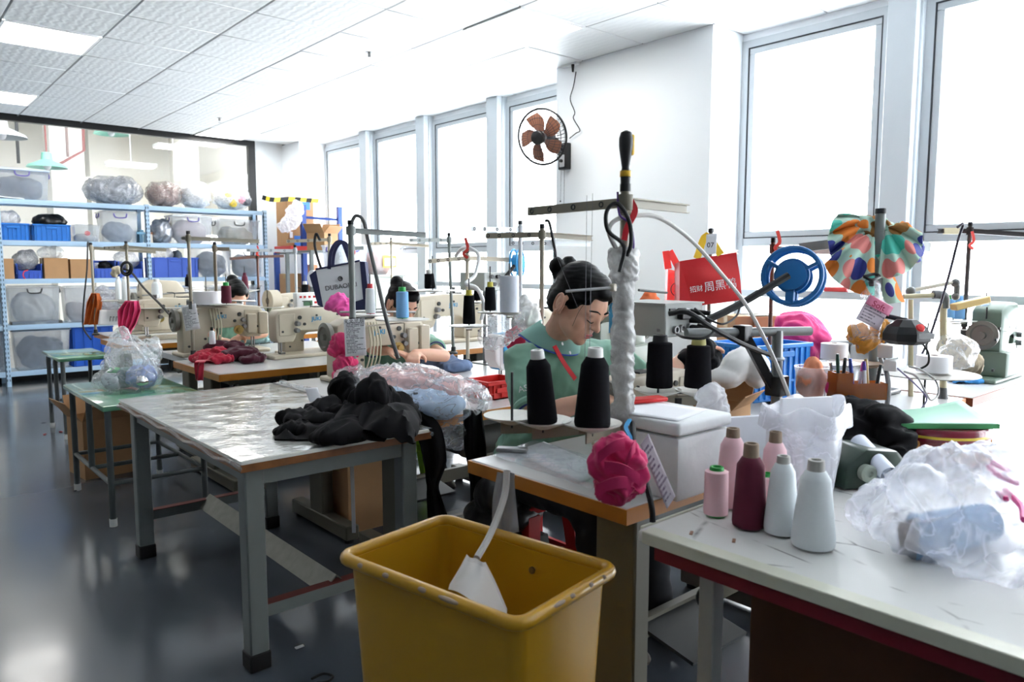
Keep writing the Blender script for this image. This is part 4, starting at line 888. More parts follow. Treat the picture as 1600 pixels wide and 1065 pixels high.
roll('wide white tape roll on the note stand at the left', 323, 475, 5.1, 20, 46, paper); dish('grey tray under the wide white tape roll', 323, 476, 5.1, 60, to=SN)
roll('white tape roll on the lamp pole at the right', 1459, 580, 2.95, 25, 50, paper, hole=.2); dish('pinkish round board under the white tape roll', 1446, 582, 2.97, 150)
roll('white tape roll behind the crisp bag', 1303, 560, 3.1, 24, 40, paper, hole=.2)
dish('tray under the cream reel', 418, 479, 6.0, 50); roll('cream reel standing on edge behind the display machine', 418, 470, 6.0, 16, 34, cream, axis=(.9,.1,0), hole=.3)

q = S16.location; d = V((math.cos(2.42), math.sin(2.42), 0)); MB().beam(V((0,0,p16.z-TZ-.03))+d*.06, V((0,0,p16.z-TZ-.03))+d*.14, .016, .034).build('arm_sleeve', M('cream_sleeve', (226,214,178), .5), S16)
# ---------------------------------------------------------------- things on and round the near tables
Bz = lambda x, y, z: PZ(x, y, z)
# black garments on the wrapped table, hanging over its end
def spr(px, py, z, r, e=(0,0,0)): return (PZ(px, py, z), r, e)
pile('heap of black garments on the film-wrapped table', [spr(560,668,.75,(.20,.10,.035),(0,0,.3)), spr(500,655,.745,(.15,.09,.028),(0,.1,-.3)), spr(455,672,.735,(.07,.06,.018),(0,0,-.6)), spr(590,630,.80,(.12,.08,.06),(0,.3,.5)), spr(545,612,.82,(.06,.07,.05),(.3,0,.2)), spr(585,620,.84,(.055,.05,.07),(0,.2,.3)),
    spr(520,640,.775,(.06,.06,.035)), spr(625,655,.76,(.10,.06,.035),(0,0,.6)), spr(640,630,.77,(.08,.05,.03),(0,.3,.9)), spr(500,640,.755,(.06,.05,.025),(0,0,.8)), spr(610,672,.745,(.09,.05,.022),(0,0,-.4)), spr(535,680,.74,(.10,.05,.018),(0,0,.4)), spr(545,598,.845,(.035,.05,.04))], blackcloth, a=.016, s=9, seed=2, iters=3, floor=.7275, voxel=.006)
for lab, qd, sd_ in (('black garment leg spread flat toward the near edge of the wrapped table', [(425,682),(600,690),(625,640),(470,640)], 1.), ('black garment sleeve thrown over the heap on the wrapped table', [(520,650),(650,668),(660,620),(545,605)], 2.)):
    zb = .735 if sd_ == 1 else .80; q4 = [PZ(x, y, zb) for x, y in qd]; ff = fold(7, .022, sd_, 2)
    def fn(u, v): p = (q4[0]+(q4[1]-q4[0])*u)*(1-v)+(q4[3]+(q4[2]-q4[3])*u)*v; e = min(u, 1-u, v, 1-v); return V((p.x+.02*noise.noise(p*9), p.y+.02*noise.noise(p*9+V((3,3,3))), max(.7285, p.z+ff(p)+.012-(.03 if sd_ == 1 else .06)*(1-min(1, e*5))**2)))
    tag(MB().sheet(fn, 40, 30, .006).build('garment', blackcloth), lab, 'garment')
def drape(label, pts, wd, m, name='garment', cat='garment', t=.006, amp=.012, seed=0, k=5, fq=9):
    """cloth strip hanging along a line of points with widths"""
    P = spline(pts, k); n = len(P)
    def fn(u, v):
        x = u*(n-1); i = min(int(x), n-2); p = P[i]+(P[i+1]-P[i])*(x-i); f = u*(len(wd)-1); j = min(int(f), len(wd)-2); w = wd[j]+(wd[j+1]-wd[j])*(f-j)
        s = _r*.92+V((0,0,.0)); q = p+s*(w*(v-.5)); return q+V((-.66,-.75,0))*(amp*math.sin(v*fq+seed+u*3)+amp*.6*noise.noise(q*9+V((seed,0,0))))
    return tag(MB().sheet(fn, 26, 28, t).build(name, m), label, cat)
drape('black garment strap hanging off the far corner of the wrapped table', [PD(640,640,2.9), PD(668,668,2.87), PD(680,720,2.86), PD(676,760,2.86), PD(684,810,2.86)], [.12,.11,.09,.035,.08], blackcloth, seed=1)
drape('long black strap hanging beside the seated woman\'s table', [PD(738,640,3.0), PD(742,700,2.98), PD(745,760,2.98), PD(740,815,2.98)], [.07,.09,.06,.03], blackcloth, seed=3)
tag(sheetuv('paper_label', PZ(484,628,.77), V((.05,-.01,.0)), V((.0,.04,.05)), paper, curl=lambda u,v: .004*math.sin(3*u)), 'small white paper label pinned in the black garment heap', 'label')
# clear bag with pink and blue garments
bb = E('garment_bag', 'large clear plastic bag of pink and pale blue garments on the grey-edged table', 'bag', PZ(640,620,.72))
def inb(l): return [(V(c)-bb.location, r, e) for c, r, e in l]
pile(None, inb([spr(640,600,.80,(.17,.14,.06)), spr(600,595,.81,(.10,.10,.05)), spr(690,605,.79,(.12,.10,.05))]), M('pink_garment', (226,176,170), .85, var=.1), 'pink_garment', a=.012, s=11, seed=3, parent=bb)
pile(None, inb([spr(640,630,.775,(.19,.07,.045)), spr(690,635,.765,(.10,.06,.04)), spr(600,620,.77,(.10,.07,.045))]), M('pale_blue_garment', (176,196,222), .85, var=.08), 'blue_garment', a=.010, s=11, seed=4, parent=bb)
pile(None, inb([spr(625,612,.80,(.25,.18,.105),(0,0,-.1)), spr(700,625,.78,(.17,.13,.08)), spr(560,600,.79,(.11,.10,.075)), (PD(700,655,3.05),(.13,.07,.06),(0,.5,.2)), (PD(712,675,3.03),(.05,.05,.07),(0,.2,0)), (PD(690,672,3.03),(.05,.05,.05),(0,.2,0)), (PD(742,625,3.2),(.05,.06,.05),(0,.3,0))]), film, 'clear_bag', a=.016, s=12, seed=5, parent=bb, voxel=.009, iters=2)
# bag on the green bench
gb = E('tied_bag', 'clear plastic bag of blue and white packs standing on the near green bench', 'bag', PZ(195,600,.63)); o0 = gb.location
for nm, px, py, z, r_, m in (('blue_pack',222,588,.70,(.085,.07,.065),M('lilac_blue_pack',(120,140,190),.4)),('teal_pack',196,590,.69,(.06,.06,.06),M('teal_pack',(70,110,110),.4)),('white_pack',175,594,.68,(.055,.06,.05),M('pack_white',(190,200,206),.4)),('silver_core',222,594,.70,(.03,.02,.03),M('foil',(220,220,220),.15,1.)),('green_pack',180,580,.73,(.04,.03,.02),M('green_pack',(90,170,110),.4))):
    pile(None, [(PZ(px,py,z)-o0, r_)], m, nm, a=.006, s=16, seed=7, parent=gb)
pile(None, [(PZ(200,592,.69)-o0,(.17,.11,.075)), (PZ(205,570,.76)-o0,(.14,.09,.09)), (PZ(200,552,.84)-o0,(.10,.05,.10)), (PZ(185,540,.89)-o0,(.05,.03,.09),(0,.2,0)), (PZ(236,545,.87)-o0,(.03,.03,.06),(0,-.7,0)), (PZ(240,552,.80)-o0,(.03,.05,.10))], film, 'clear_bag', a=.018, s=9, seed=8, parent=gb, iters=2)
# dark red garments
pile('dark maroon garment crumpled on the amber-edged table', [spr(375,553,.76,(.14,.10,.035),(0,0,.3)), spr(345,543,.78,(.10,.07,.04)), spr(395,560,.745,(.09,.06,.022),(0,0,.5)), spr(365,543,.79,(.06,.05,.03))], M('maroon_cloth', (72,24,40), .9, var=.15, sheen=.2, spec=.2), a=.014, s=12, seed=11, floor=.7225, voxel=.007)
rg_ = E('garment', 'bright red garment with a strip over the edge of the amber-edged table', 'garment', PZ(335,560,.7225)); ro_ = rg_.location; redc = M('red_cloth', (178,40,62), .88, var=.12, sheen=.2, spec=.2)
pile(None, [(V(c)-ro_, r, *e) for c, r, *e in (spr(335,556,.75,(.11,.07,.026),(0,.1,-.5)), spr(318,560,.745,(.08,.06,.022),(0,0,-.8)), spr(343,560,.75,(.08,.05,.022)), spr(342,552,.765,(.06,.05,.028)))], redc, 'cloth_heap', a=.014, s=15, seed=12, parent=rg_, voxel=.006)
S_ = spline([PZ(322,562,.75), PD(314,563,4.17), PD(311,572,4.13), PD(311,594,4.12)], 6)
def rstrip(u, v): x = u*(len(S_)-1); k = min(int(x), len(S_)-2); q = S_[k]+(S_[k+1]-S_[k])*(x-k)-ro_; return q+_r*((.055-.015*u)*(v-.5))-V((.66,.75,0))*.008*math.sin(v*9+u*4)
MB().sheet(rstrip, 22, 10, .004).build('hanging_strip', redc, rg_)
# pink rag, orange cloth, bag of oddments, propped sheet
drape('pink rag hanging on the pole of the looped cable stand', [PD(205,470,5.9), PD(203,485,5.9), PD(200,505,5.88), PD(195,530,5.88)], [.10,.19,.15,.04], pinkc, 'rag', 'rag', amp=.022, seed=13, t=.004, fq=24)
drape('rust orange cloth hanging at the far left table end', [PD(150,458,6.5), PD(147,475,6.5), PD(142,507,6.5)], [.05,.13,.17], M('rust_cloth', (190,96,40), .85), 'cloth', 'cloth', amp=.02, seed=14, t=.005, fq=22)
pile('clear bag of oddments behind the propped white sheet', [(PD(170,478,6.7),(.13,.10,.10)), (PD(160,462,6.7),(.08,.07,.08)), (PD(185,468,6.7),(.07,.06,.06))], greybag, a=.014, s=12, seed=15, name='oddments_bag', cat='bag')
a, b, c, d = PD(153,508,6.4), PD(190,508,6.3), PD(156,484,6.5), PD(190,487,6.4)
o = sheetuv('written_sheet', a, b-a, c-a, paper); tag(o, 'white sheet with big handwritten strokes leaning on the far left table', 'paper')
hs = MB(); nrm = (b-a).cross(c-a).normalized()
for i in range(4):
    p = a+(b-a)*(.5+.13*i)+(c-a)*.25+nrm*.003; q = p+(c-a)*.3; hs.tube([p, q], .002, 5, smooth=False); hs.tube([q, q+(b-a)*.05-(c-a)*.05], .002, 5, smooth=False)
q = hs.build('handwriting', ink, o); q['kind'] = 'stuff'; q.matrix_parent_inverse = Matrix.Translation(-o.location)
# notes
pr1 = printed('printed_sheet', lines=24, inkc=(90,92,104)); pr2 = printed('typed_note', lines=18, inkc=(120,122,132))
a, b, c = PD(540,557,3.42), PD(573,555,3.40), PD(537,499,3.44); o = sheetuv('notice', a, b-a, c-a, pr1, curl=lambda u,v: .006*math.sin(u*3)*(1-v)); tag(o, 'printed white instruction sheet hung before the middle worker\'s machine', 'paper')
t = text('安 全 守 则', .020, facing((a+b)/2+(c-a)*.94-_f*.012, b-a, c-a), ink, o, 'heading', ext=.0003); t.matrix_parent_inverse = Matrix.Translation(-o.location)
dn = (PY(294,365,5.05)-C0).dot(_f)-.03; a, b, c = PD(290,517,dn), PD(313,513,dn-.02), PD(283,478,dn); o = sheetuv('notice', a, b-a, c-a, pr2, curl=lambda u,v: .005*math.sin(u*3)); tag(o, 'typed note clipped in front of the farther worker\'s machine', 'paper')
q = MB().box(c+(b-a)*.55-(c-a)*.02, (.012,.07,.05)).build('clip', darkst, o); q.matrix_parent_inverse = Matrix.Translation(-o.location)
# pink scrunchies
pile('pink scrunched cloth hung left of the printed sheet', [(PD(533,538,3.5),(.045,.04,.05)), (PD(545,545,3.5),(.04,.04,.05)), (PD(524,545,3.5),(.03,.03,.03)), (PD(540,572,3.48),(.055,.045,.055)), (PD(535,585,3.48),(.04,.04,.03)), (PD(537,556,3.5),(.02,.02,.02))], pinkc, a=.010, s=22, seed=17, name='scrunchie', cat='scrunchie', voxel=.005)
pile('bright pink scrunchie in front of the white handbag', [(PD(530,472,4.2),(.055,.04,.045)), (PD(520,478,4.2),(.04,.04,.03)), (PD(538,484,4.2),(.045,.035,.03))], M('hot_pink_cloth', (236,90,170), .85, sheen=.2), a=.010, s=22, seed=18, name='scrunchie', cat='scrunchie', voxel=.006)
rs = E('rose_scrunchie', 'big deep pink scrunched cloth rose hanging at the front end of the orange-edged table', 'scrunchie', PZ(968,772,.75))
def rose(u, v):
    a = u*4*PI; rad = .012+.030*u+.012*math.sin(a*2.6)*u; z = .05+.06*v-.02*u*(1-v)
    return V((math.cos(a)*rad*(1+.25*v), math.sin(a)*rad*(1+.25*v), z+.012*math.sin(a*1.7)))
rc = M('deep_pink_cloth', (196,44,98), .85, var=.12, scale=20, sheen=.25, spec=.2)
q0 = rs.location
pile(None, [(PD(966,735,1.72)-q0,(.052,.048,.05)), (PD(960,712,1.72)-q0,(.04,.04,.035)), (PD(978,715,1.71)-q0,(.036,.036,.04)), (PD(985,745,1.72)-q0,(.03,.04,.04)), (PD(946,728,1.71)-q0,(.03,.035,.03)), (PD(965,762,1.72)-q0,(.05,.045,.025)), (PD(968,694,1.72)-q0,(.022,.02,.02))], rc, 'cloth_bundle', a=.011, s=20, seed=19, parent=rs, voxel=.004, iters=3)
for i, (px, py, w_, rot) in enumerate(((955,705,.07,.5),(972,740,.085,-.35),(960,760,.075,.2),(985,712,.05,1.1))):
    c_ = PD(px, py, 1.66)-q0
    MB().sheet(lambda u, v: c_+_r*(w_*(u-.5)*math.cos(rot))+V((0,0,1))*(w_*(u-.5)*math.sin(rot)+.028*(v-.5)+.010*math.sin(u*PI))-_f*(.014*math.sin(PI*u)*(.6+v*.5)), 16, 6, .003).build('petal_fold', rc, rs)
tag(MB().strip([PD(984,655,1.84), PD(978,668,1.8), PD(985,685,1.77), PD(980,700,1.74)], .010, .003).build('plastic_tie', bluebag), 'blue plastic tie knotted at the foot of the wrapped pole', 'tie')
# papers, scissors bar on the near table
tag(sheetuv('paper_sheet', PZ(800,705,.7235), PZ(905,755,.7235)-PZ(800,705,.7235), PZ(850,690,.7235)-PZ(800,705,.7235), paper), 'white paper sheet under film on the near end of the orange-edged table', 'paper')
fm = MB().sheet(lambda u, v: PZ(768,712,.724)+(PZ(925,765,.724)-PZ(768,712,.724))*u+(PZ(835,688,.724)-PZ(768,712,.724))*v+V((0,0,.002+.004*abs(noise.noise(V((u*6,v*4,0)))))), 24, 12, .0006).build('film_sheet', film); tag(fm, 'clear film covering the near corner of the orange-edged table', 'film')
tag(MB().box(PZ(800,702,.735), (.035,.10,.014), rz=.7).bevel(.003, 1).build('steel_bar', steel), 'small flat metal bar on the near end of the orange-edged table', 'bar')
# styrofoam box with lid
sb = PZ(1100,776,.72); foam = M('styrofoam', (232,234,234), .75, var=.02, scale=40, bump=.1)
r = E('foam_box', 'white foam box with loose lid on the near corner of the orange-edged table', 'box', (sb.x+.02, sb.y+.16, TZ), 0)
bx = MB().b2((-.115,-.145,0), (.115,.145,.165)).bevel(.008, 2); bx.build('box_body', foam, r)
MB().b2((-.12,-.15,.170), (.12,.15,.205)).bevel(.010, 3).build('lid', foam, r)
tag(sheetuv('paper_sheet', (sb.x-.08, sb.y+.03, .9265), (.19,.04,0), (-.03,.22,0), paper), 'white paper lying on the foam box lid', 'paper')
tag(MB().box((sb.x+.07, sb.y+.25, .936), (.12,.05,.012), rz=-.3).bevel(.004, 1).build('red_ruler', redp), 'red plastic strip on top of the foam box', 'strip')
a, b, c = PD(1042,795,1.72), PD(1055,775,1.74), PD(1000,695,1.80)
tag(sheetuv('hang_label', a, b-a, c-a, printed('grey_label', (168,160,168), (90,76,96), 14)), 'grey printed strip hanging at the foam box corner', 'label')
cable('black cable running down the wrapped pole past the pink rose', [PD(988,660,1.86), PD(992,700,1.78), PD(1008,750,1.72), PD(1018,790,1.70), PD(1020,815,1.70)], .007, darkrub)
# wrapping, screwdriver, cables of the foreground stand
wr = MB(); px0 = S1.location; rnd = random.Random(5)
for i in range(22):
    z = .175+.018+i*.0205; rad = .027+.002*math.sin(i*1.3)+(.009 if i > 18 else 0)-(.005 if 13 < i < 17 else 0); wr.cyl((rnd.uniform(-.003,.003), rnd.uniform(-.003,.003), z-.02), (rnd.uniform(-.003,.003), rnd.uniform(-.003,.003), z+.02), rad, n=16)
put('film_wrap', remesh(wr, .004, 2, glassy('grey_wrap_film', (196,196,195), .80, .2, bump=.5, scale=30, streak=.15), 'film_wrap', fold(24, .0045, 3, 3)), S1)
tp = V((0, 0, p1.z-TZ)); sd = E('screwdriver', 'black and yellow screwdriver stuck upright in the top of the foreground stand', 'screwdriver', px0+tp)
MB().lathe([(.004,-.05),(.012,.0),(.0135,.035),(.0145,.036),(.0145,.052),(.011,.053),(.010,.06),(.015,.09),(.0185,.115),(.0185,.135),(.014,.150),(.004,.155)], n=20).build('handle', M('rubber_grip', (26,26,28), .5), sd)
MB().lathe([(.0147,.036),(.0152,.037),(.0152,.050),(.0147,.051)], n=20).build('band', M('tool_yellow', (216,170,40), .4), sd)
MB().box((.012,-.010,.118), (.014,.014,.055)).bevel(.006, 2).build('grip_inset', M('tool_yellow'), sd)
MB().cyl((0,0,-.13), (0,0,-.02), .004, n=8).build('shaft', steel, sd)
tp_ = MB(); [tp_.torus((0,0,tp.z-.02-.006*i), .0145, .0035, n=16, k=6) for i in range(9)]; o = tp_.build('tape_wrap', M('masking_tape', (166,156,136), .7), S1); o['kind'] = 'stuff'
tag(MB().strip([PD(985,312,1.97), PD(992,330,1.96), PD(980,355,1.95), PD(975,375,1.95)], .016, .003, _f).build('ribbon', M('red_ribbon')), 'red ribbon tied on the foreground stand below the screwdriver', 'ribbon')
tag(MB().tube([PD(965,300,1.96), PD(968,335,1.95), PD(985,350,1.95), PD(990,385,1.95), PD(982,398,1.95)], .003, 6).build('purple_string', M('purple_string', (96,60,140), .6)), 'purple string wound on the foreground stand', 'string')
cable('thick black cable looped at the head of the wrapped pole', [PD(968,425,1.92), PD(975,385,1.92), PD(950,360,1.9), PD(948,330,1.9), PD(965,318,1.9), PD(983,345,1.9), PD(986,380,1.92), PD(979,400,1.93)], .0055, darkrub)
cable('long pale grey hose arching from the wrapped pole past the red bag to the right', [PD(972,405,1.98), PD(952,365,1.95), PD(960,345,1.95), PD(990,337,1.97), PD(1030,340,2.02), PD(1080,375,2.1), PD(1125,425,2.2), PD(1165,475,2.3), PD(1200,540,2.36), PD(1222,590,2.38), PD(1235,625,2.4)], .0062, M('hose_grey'), 'air_hose', 'hose')
cable('thin wire guide rod across the seated woman\'s brow, clamped to the wrapped pole', [PD(884,455,1.90), PD(957,449,1.95), PD(975,447,1.98)], .0035, steel, 'guide_rod', 'rod')
tag(MB().box(PD(958,449,1.95), (.016,.016,.02)).bevel(.003,1).build('clamp_block', cream), 'cream clamp block on the wire guide rod', 'clamp')
cable('thin guide rod to the right of the wrapped pole with a black knob', [PD(998,453,2.0), PD(1042,457,2.1)], .0035, darkst, 'guide_rod', 'rod')
for i, (a, b) in enumerate((((917,305),(914,560)),((926,302),(921,560)),((843,335),(905,486)))): cable(['fine thread from the left part of the foreground stand arm, left one', 'fine thread from the left part of the foreground stand arm, right one', 'fine slanting thread from the far left tip of the foreground stand arm'][i], [PD(*a,2.0), PD(*b,1.86)], .0006, M('thread_grey', (120,120,124), .6), 'thread', 'thread', 4, 'threads from the foreground stand arm')
# big disc dish at the left end of the foreground stand tray
# front cones on the white table
def fc(label, px, py, hpx, wpx, **k):
    p = PZ(px, py, .7225); d = (p-C0).dot(_f); u = d/FPX*1.0; return cone(label, p, k.pop('yarn'), k.pop('core'), hpx*u, wpx*u/2, wpx*u/2*k.pop('tp'), k.pop('foot', None), **k)
fc('white yarn cone with grey core, nearest of the front group', 1270, 853, 122, 66, yarn=yarnw, core=M('grey_core', (176,174,168), .6), tp=.62, ch=.022)
fc('white yarn cone standing left of the nearest white one', 1220, 832, 112, 52, yarn=yarnw, core=M('grey_core'), tp=.62, ch=.016)
fc('maroon yarn cone with brown core in the front group', 1170, 822, 112, 52, yarn=yarnm, core=corekr, foot=M('brown_foot', (90,60,56), .6), tp=.72, ch=.030)
fc('pink yarn spool with green ends, leftmost of the front group', 1118, 804, 72, 38, yarn=yarnp, core=coregr, foot=coregr, tp=.92, shoulder=False, ch=.008)
fc('tall pale pink yarn cone behind the maroon cone', 1142, 790, 110, 50, yarn=yarnp, core=corekr, tp=.66, ch=.022)
fc('pale pink yarn cone behind the white cones', 1208, 792, 104, 46, yarn=yarnp, core=corekr, tp=.66, ch=.026)
fc('pink yarn spool with green top half hidden behind the maroon cone', 1196, 800, 58, 30, yarn=yarnp, core=coregr, foot=coregr, tp=.92, shoulder=False, ch=.008)
# under the tables
carton('brown printed carton on the steel base under the far end of the sewing tables', (1.90, 3.33, .0), (.30, .22, .36), 0)
def stool(label, p, m, h=.42, w=.30, top=True):
    r = E('stool', label, 'stool', p); x = w/2
    MB().b2((-x*.85,-x*.85,h-.03), (x*.85,x*.85,h)).bevel(.01,2).build('seat', m, r)
    for sx in (-1,1):
        for sy in (-1,1): MB().ring([[V((sx*x*k+a, sy*x*k+b, z)) for a, b in ((-.03,-.03),(.03,-.03),(.03,.03),(-.03,.03))] for z, k in ((0,1.),(h-.03,.75))]).build('leg', m, r)
    for s in (-1,1): MB().b2((-x*.9,s*x*.86-.008,h*.35), (x*.9,s*x*.86+.008,h*.46)).build('rail', m, r); MB().b2((s*x*.86-.008,-x*.9,h*.35), (s*x*.86+.008,x*.9,h*.46)).build('rail', m, r)
    return r
stool('lime green plastic stool under the tables behind the wrapped table', (2.52, 4.03, 0), limeg)
stool('red plastic stool the seated woman sits on', (W_pel.x, 2.16, 0), M('red_stool', (176,28,30), .4), .40, .30)
st2 = stool('black padded stool behind the clear garment bag', (2.30, 3.97, 0), darkst, .40, .26)
pile('black cushion seat beside the long hanging strap, under the orange-edged table behind', [((1.85,2.16,.36),(.16,.14,.07)), ((1.80,2.14,.44),(.09,.09,.08))], M('black_leather', (26,26,28), .4), a=.006, s=7, seed=21, name='seat_cushion', cat='cushion')
stool('low black frame stool under the black cushion', (1.84, 2.16, 0), darkst, .31, .26)
tag(MB().strip([PD(549,706,3.12), PD(551,760,3.12), PD(553,832,3.12)], .016, .002, _f).build('measuring_tape', paper), 'white measuring tape hanging behind the wrapped table', 'tape')
drape('grey cloth hanging under the near end of the orange-edged table', [PD(790,738,2.05), PD(788,780,2.04), PD(790,832,2.03)], [.05,.07,.08], M('grey_cloth', (150,150,152), .85), seed=5, amp=.008)
cable('black loop of cord lying on the floor beside the yellow bin', [PZ(487,1060,.006), PZ(505,1052,.006), PZ(520,1056,.006), PZ(512,1064,.006), PZ(495,1066,.006)], .004, darkrub, 'cord', 'cord')
for i, (px, py, c) in enumerate(((468,1010,(220,220,220)),(70,678,(150,30,40)),(95,674,(170,40,50)),(68,660,(60,60,70)),(118,766,(60,60,70)))):
    p = PZ(px, py, .004); tag(MB().box(p, (.03,.012,.004), rz=i).build('scrap', M('scrap_%d' % i, c, .8)), ['white', 'dark red', 'red', 'dark grey', 'dark'][i]+' cloth scrap on the floor '+['between the wrapped table and the yellow bin', 'left of the open carton, nearer one', 'left of the open carton, closest to it', 'furthest out on the open floor at the left', 'beside the near green bench leg'][i], 'scrap')
# ---------------------------------------------------------------- steel shelf at the far left, with everything on it
SY0, SY1 = 9.74, 10.10; shb = M('pale_blue_rack', (172,200,224), .4, var=.03)
rk = E('storage_rack', 'pale blue bolted steel rack before the black-framed glazing', 'rack', (2.67, 9.92, 0)); ro = rk.location
L = lambda m: m.xform(Matrix.Translation(-ro))
hole = M('rack_hole', (70,86,104), .6)
for x in (1.185, 2.685, 4.15):
    for y in (SY0, SY1):
        o = L(MB().b2((x-.025, y-.004, 0), (x+.025, y+.004, 2.06)).b2((x-.025, y-.004, 0), (x-.017, y+.03*(1 if y == SY0 else -1), 2.06))).build('post', shb, rk)
        if y == SY0:
            h = MB()
            for i in range(40): [h.b2((x+dx-.004, y-.006, .06+.05*i), (x+dx+.004, y-.003, .085+.05*i)) for dx in (-.012, .012)]
            q = L(h).build('slot', hole, o); q['kind'] = 'stuff'
LV = (.16, .672, 1.18, 1.60, 2.045)
for i, z in enumerate(LV):
    for x0, x1 in ((-.30, 1.18), (1.19, 2.68), (2.69, 4.145)):
        o = L(MB().b2((x0, SY0+.01, z-.012), (x1, SY1-.01, z))).build('shelf_board', shb, rk)
        for y in (SY0, SY1): L(MB().b2((x0+.02, y-.006, z-.05), (x1-.02, y+.006, z+.003)).b2((x0+.02, y-.009, z-.028), (x1-.02, y+.009, z-.020))).build('shelf_beam', shb, o)
def onx(px, z, y=SY0+.02): p = PY(px, 400, y); return p.x
def Tt(label, px0, px1, lev, h, inner=None, lid=None, latch=None, fill=.75, seed=1, dz=0., dp=.30):
    x0, x1 = onx(px0, 0), onx(px1, 0); return tote(label, ((x0+x1)/2, SY0+.04+dp/2, LV[lev]+dz), (x1-x0-.02, dp, h), 0, inner, lid, latch, fill, seed)
def Cc(label, px0, px1, lev, h, m=royal, low=False, ribs=5, dp=.30):
    x0, x1 = onx(px0, 0), onx(px1, 0); return crate(label, ((x0+x1)/2, SY0+.04+dp/2, LV[lev]), (x1-x0-.02, dp, h), 0, m, ribs, low=low)
def Bx(label, px0, px1, lev, h, open_=False, dp=.28):
    x0, x1 = onx(px0, 0), onx(px1, 0); return carton(label, ((x0+x1)/2, SY0+.04+dp/2, LV[lev]), (x1-x0-.01, dp, h), 0, open_)
def Bg(label, px0, px1, lev, h, m, seed, cat='bag', name='stuffed_bag', inner=None, dz=0., a=.016):
    x0, x1 = onx(px0, 0), onx(px1, 0); c = V(((x0+x1)/2, SY0+.20, LV[lev]+dz)); w = (x1-x0)/2
    bl = [(c+V((0,0,h*.48)), (w*.95,.17,h*.46)), (c+V((-w*.4,-.03,h*.5)), (w*.55,.15,h*.42)), (c+V((w*.35,.02,h*.55)), (w*.55,.14,h*.44))]
    if inner:
        r = E(name, label, cat, c); lo = lambda k: [(V(q)-c, V(t)*k) for q, t in bl]
        pile(None, [(q-c*0+V((0,0,-.01)), t) for q, t in lo(.84)], inner, 'stuffing', a=.012, s=9, seed=seed+3, parent=r, voxel=.012); pile(None, lo(1.), m, 'bag_skin', a=a, s=9, seed=seed, parent=r, voxel=.012, iters=2); return r
    return pile(label, bl, m, name, cat, voxel=.011, a=a, s=9, seed=seed, floor=LV[lev]+dz+.002, iters=2)
dkblu = M('dark_blue_cloth', (70,84,104), .85, var=.1); dkgr = M('dark_grey_cloth', (96,104,114), .85, var=.1); palec = M('pale_cloth', (206,204,200), .85, var=.06); pinkp = M('pale_pink_cloth', (214,196,196), .85); beigec = M('beige_cloth', (196,184,160), .85, var=.1)
# top
Tt('tote with dark blue contents and lilac lid on the top shelf, far left', -2, 86, 4, .34, dkblu, M('lilac_lid', (190,204,226), .4), M('purple_latch', (84,72,150), .4), .8, 2)
tag(MB().sheet(lambda u, v: V((onx(-4+48*u,0)+.0, SY0+.01+.30*v-.12*0, 2.058+.012*math.sin(u*9)*math.sin(v*5)+.02*(1-u))), 16, 8, .008).build('folded_sheet', whitem), 'flat folded white sheet on the top shelf before the left tote', 'sheet')
Bg('big grey bag of white rags on the top shelf, left one', 138, 236, 4, .35, greybag, 31, inner=M('grey_rag', (150,154,160), .9, var=.15))
Bg('brownish clear bag of rags on the top shelf, right of the big grey one', 238, 296, 4, .33, glassy('brown_tint_bag', (190,180,176), .4, .2, bump=.4, streak=.4), 32, inner=M('brown_rag', (150,124,118), .9, var=.25))
Bg('large pale clear bag of cloth on the top shelf, third from the left', 290, 342, 4, .34, milky, 33, inner=palec)
r = Bg('clear bag with yellow and pink cloths at the right end of the top shelf', 342, 404, 4, .32, film, 34, inner=M('offwhite_rag', (214,212,208), .9, var=.1))
for nm, dx, dz_, m in (('yellow_cloth', -.10, .18, M('yellow_cloth', (232,200,70), .8)), ('yellow_cloth', -.03, .10, M('yellow_cloth')), ('pink_rag', .08, .15, M('pale_red_cloth', (226,130,150), .8)), ('black_rag', .15, .12, M('charcoal_cloth', (90,92,98), .8))): pile(None, [((dx, -.13, dz_), (.06,.03,.05))], m, nm, a=.008, s=16, seed=35, parent=r)
# second
skyb = M('crate_blue', (36,116,200), .4)
Cc('bright blue slotted crate on the second shelf, far left, holding a clear bag', -4, 50, 3, .19, skyb, ribs=7); Bg('crumpled white bag lying in the far left blue crate', 0, 38, 3, .16, milky, 36, dz=.165)
Cc('bright blue slotted crate on the second shelf with a black bag in it', 54, 114, 3, .19, skyb, ribs=7); Bg('black plastic bag lying in the second blue crate', 57, 113, 3, .16, M('black_bag', (18,18,20), .3), 37, dz=.15, a=.012)
t = Tt('small clear tub with red round mark on the second shelf', 118, 160, 3, .20, palec, None, None, .5, 3)
o = MB().torus((.0,-.155,.10), .022, .004, (0,1,0), 20, 6).b2((-.008,-.157,.092), (.008,-.153,.108)).build('round_mark', inkr, t); o['kind'] = 'stuff'
Tt('tall tote with purple handle and blue-grey contents on the second shelf', 162, 220, 3, .37, M('blue_grey_cloth', (132,146,164), .85), None, M('purple_latch'), .7, 4)
Cc('slim pale blue bin right by the middle rack post, second shelf', 221, 227, 3, .16, M('pale_blue_bin', (120,170,200), .5), ribs=3)
tb_ = E('jar', 'short beige lidded jar right of the middle rack post, second shelf', 'jar', (onx(237,0), SY0+.12, LV[3])); MB().lathe([(.045,0),(.05,.01),(.05,.10),(.045,.11)]).build('jar_body', M('jar_beige', (206,196,180), .5), tb_); MB().lathe([(.052,.11),(.052,.135),(.0,.137)]).build('jar_lid', M('jar_lid', (160,110,80), .5), tb_)
Bg('silvery grey crumpled bag right of the jar on the second shelf', 244, 276, 3, .30, M('silver_bag', (170,172,178), .3, .4, var=.3, bump=.4), 38, a=.022)
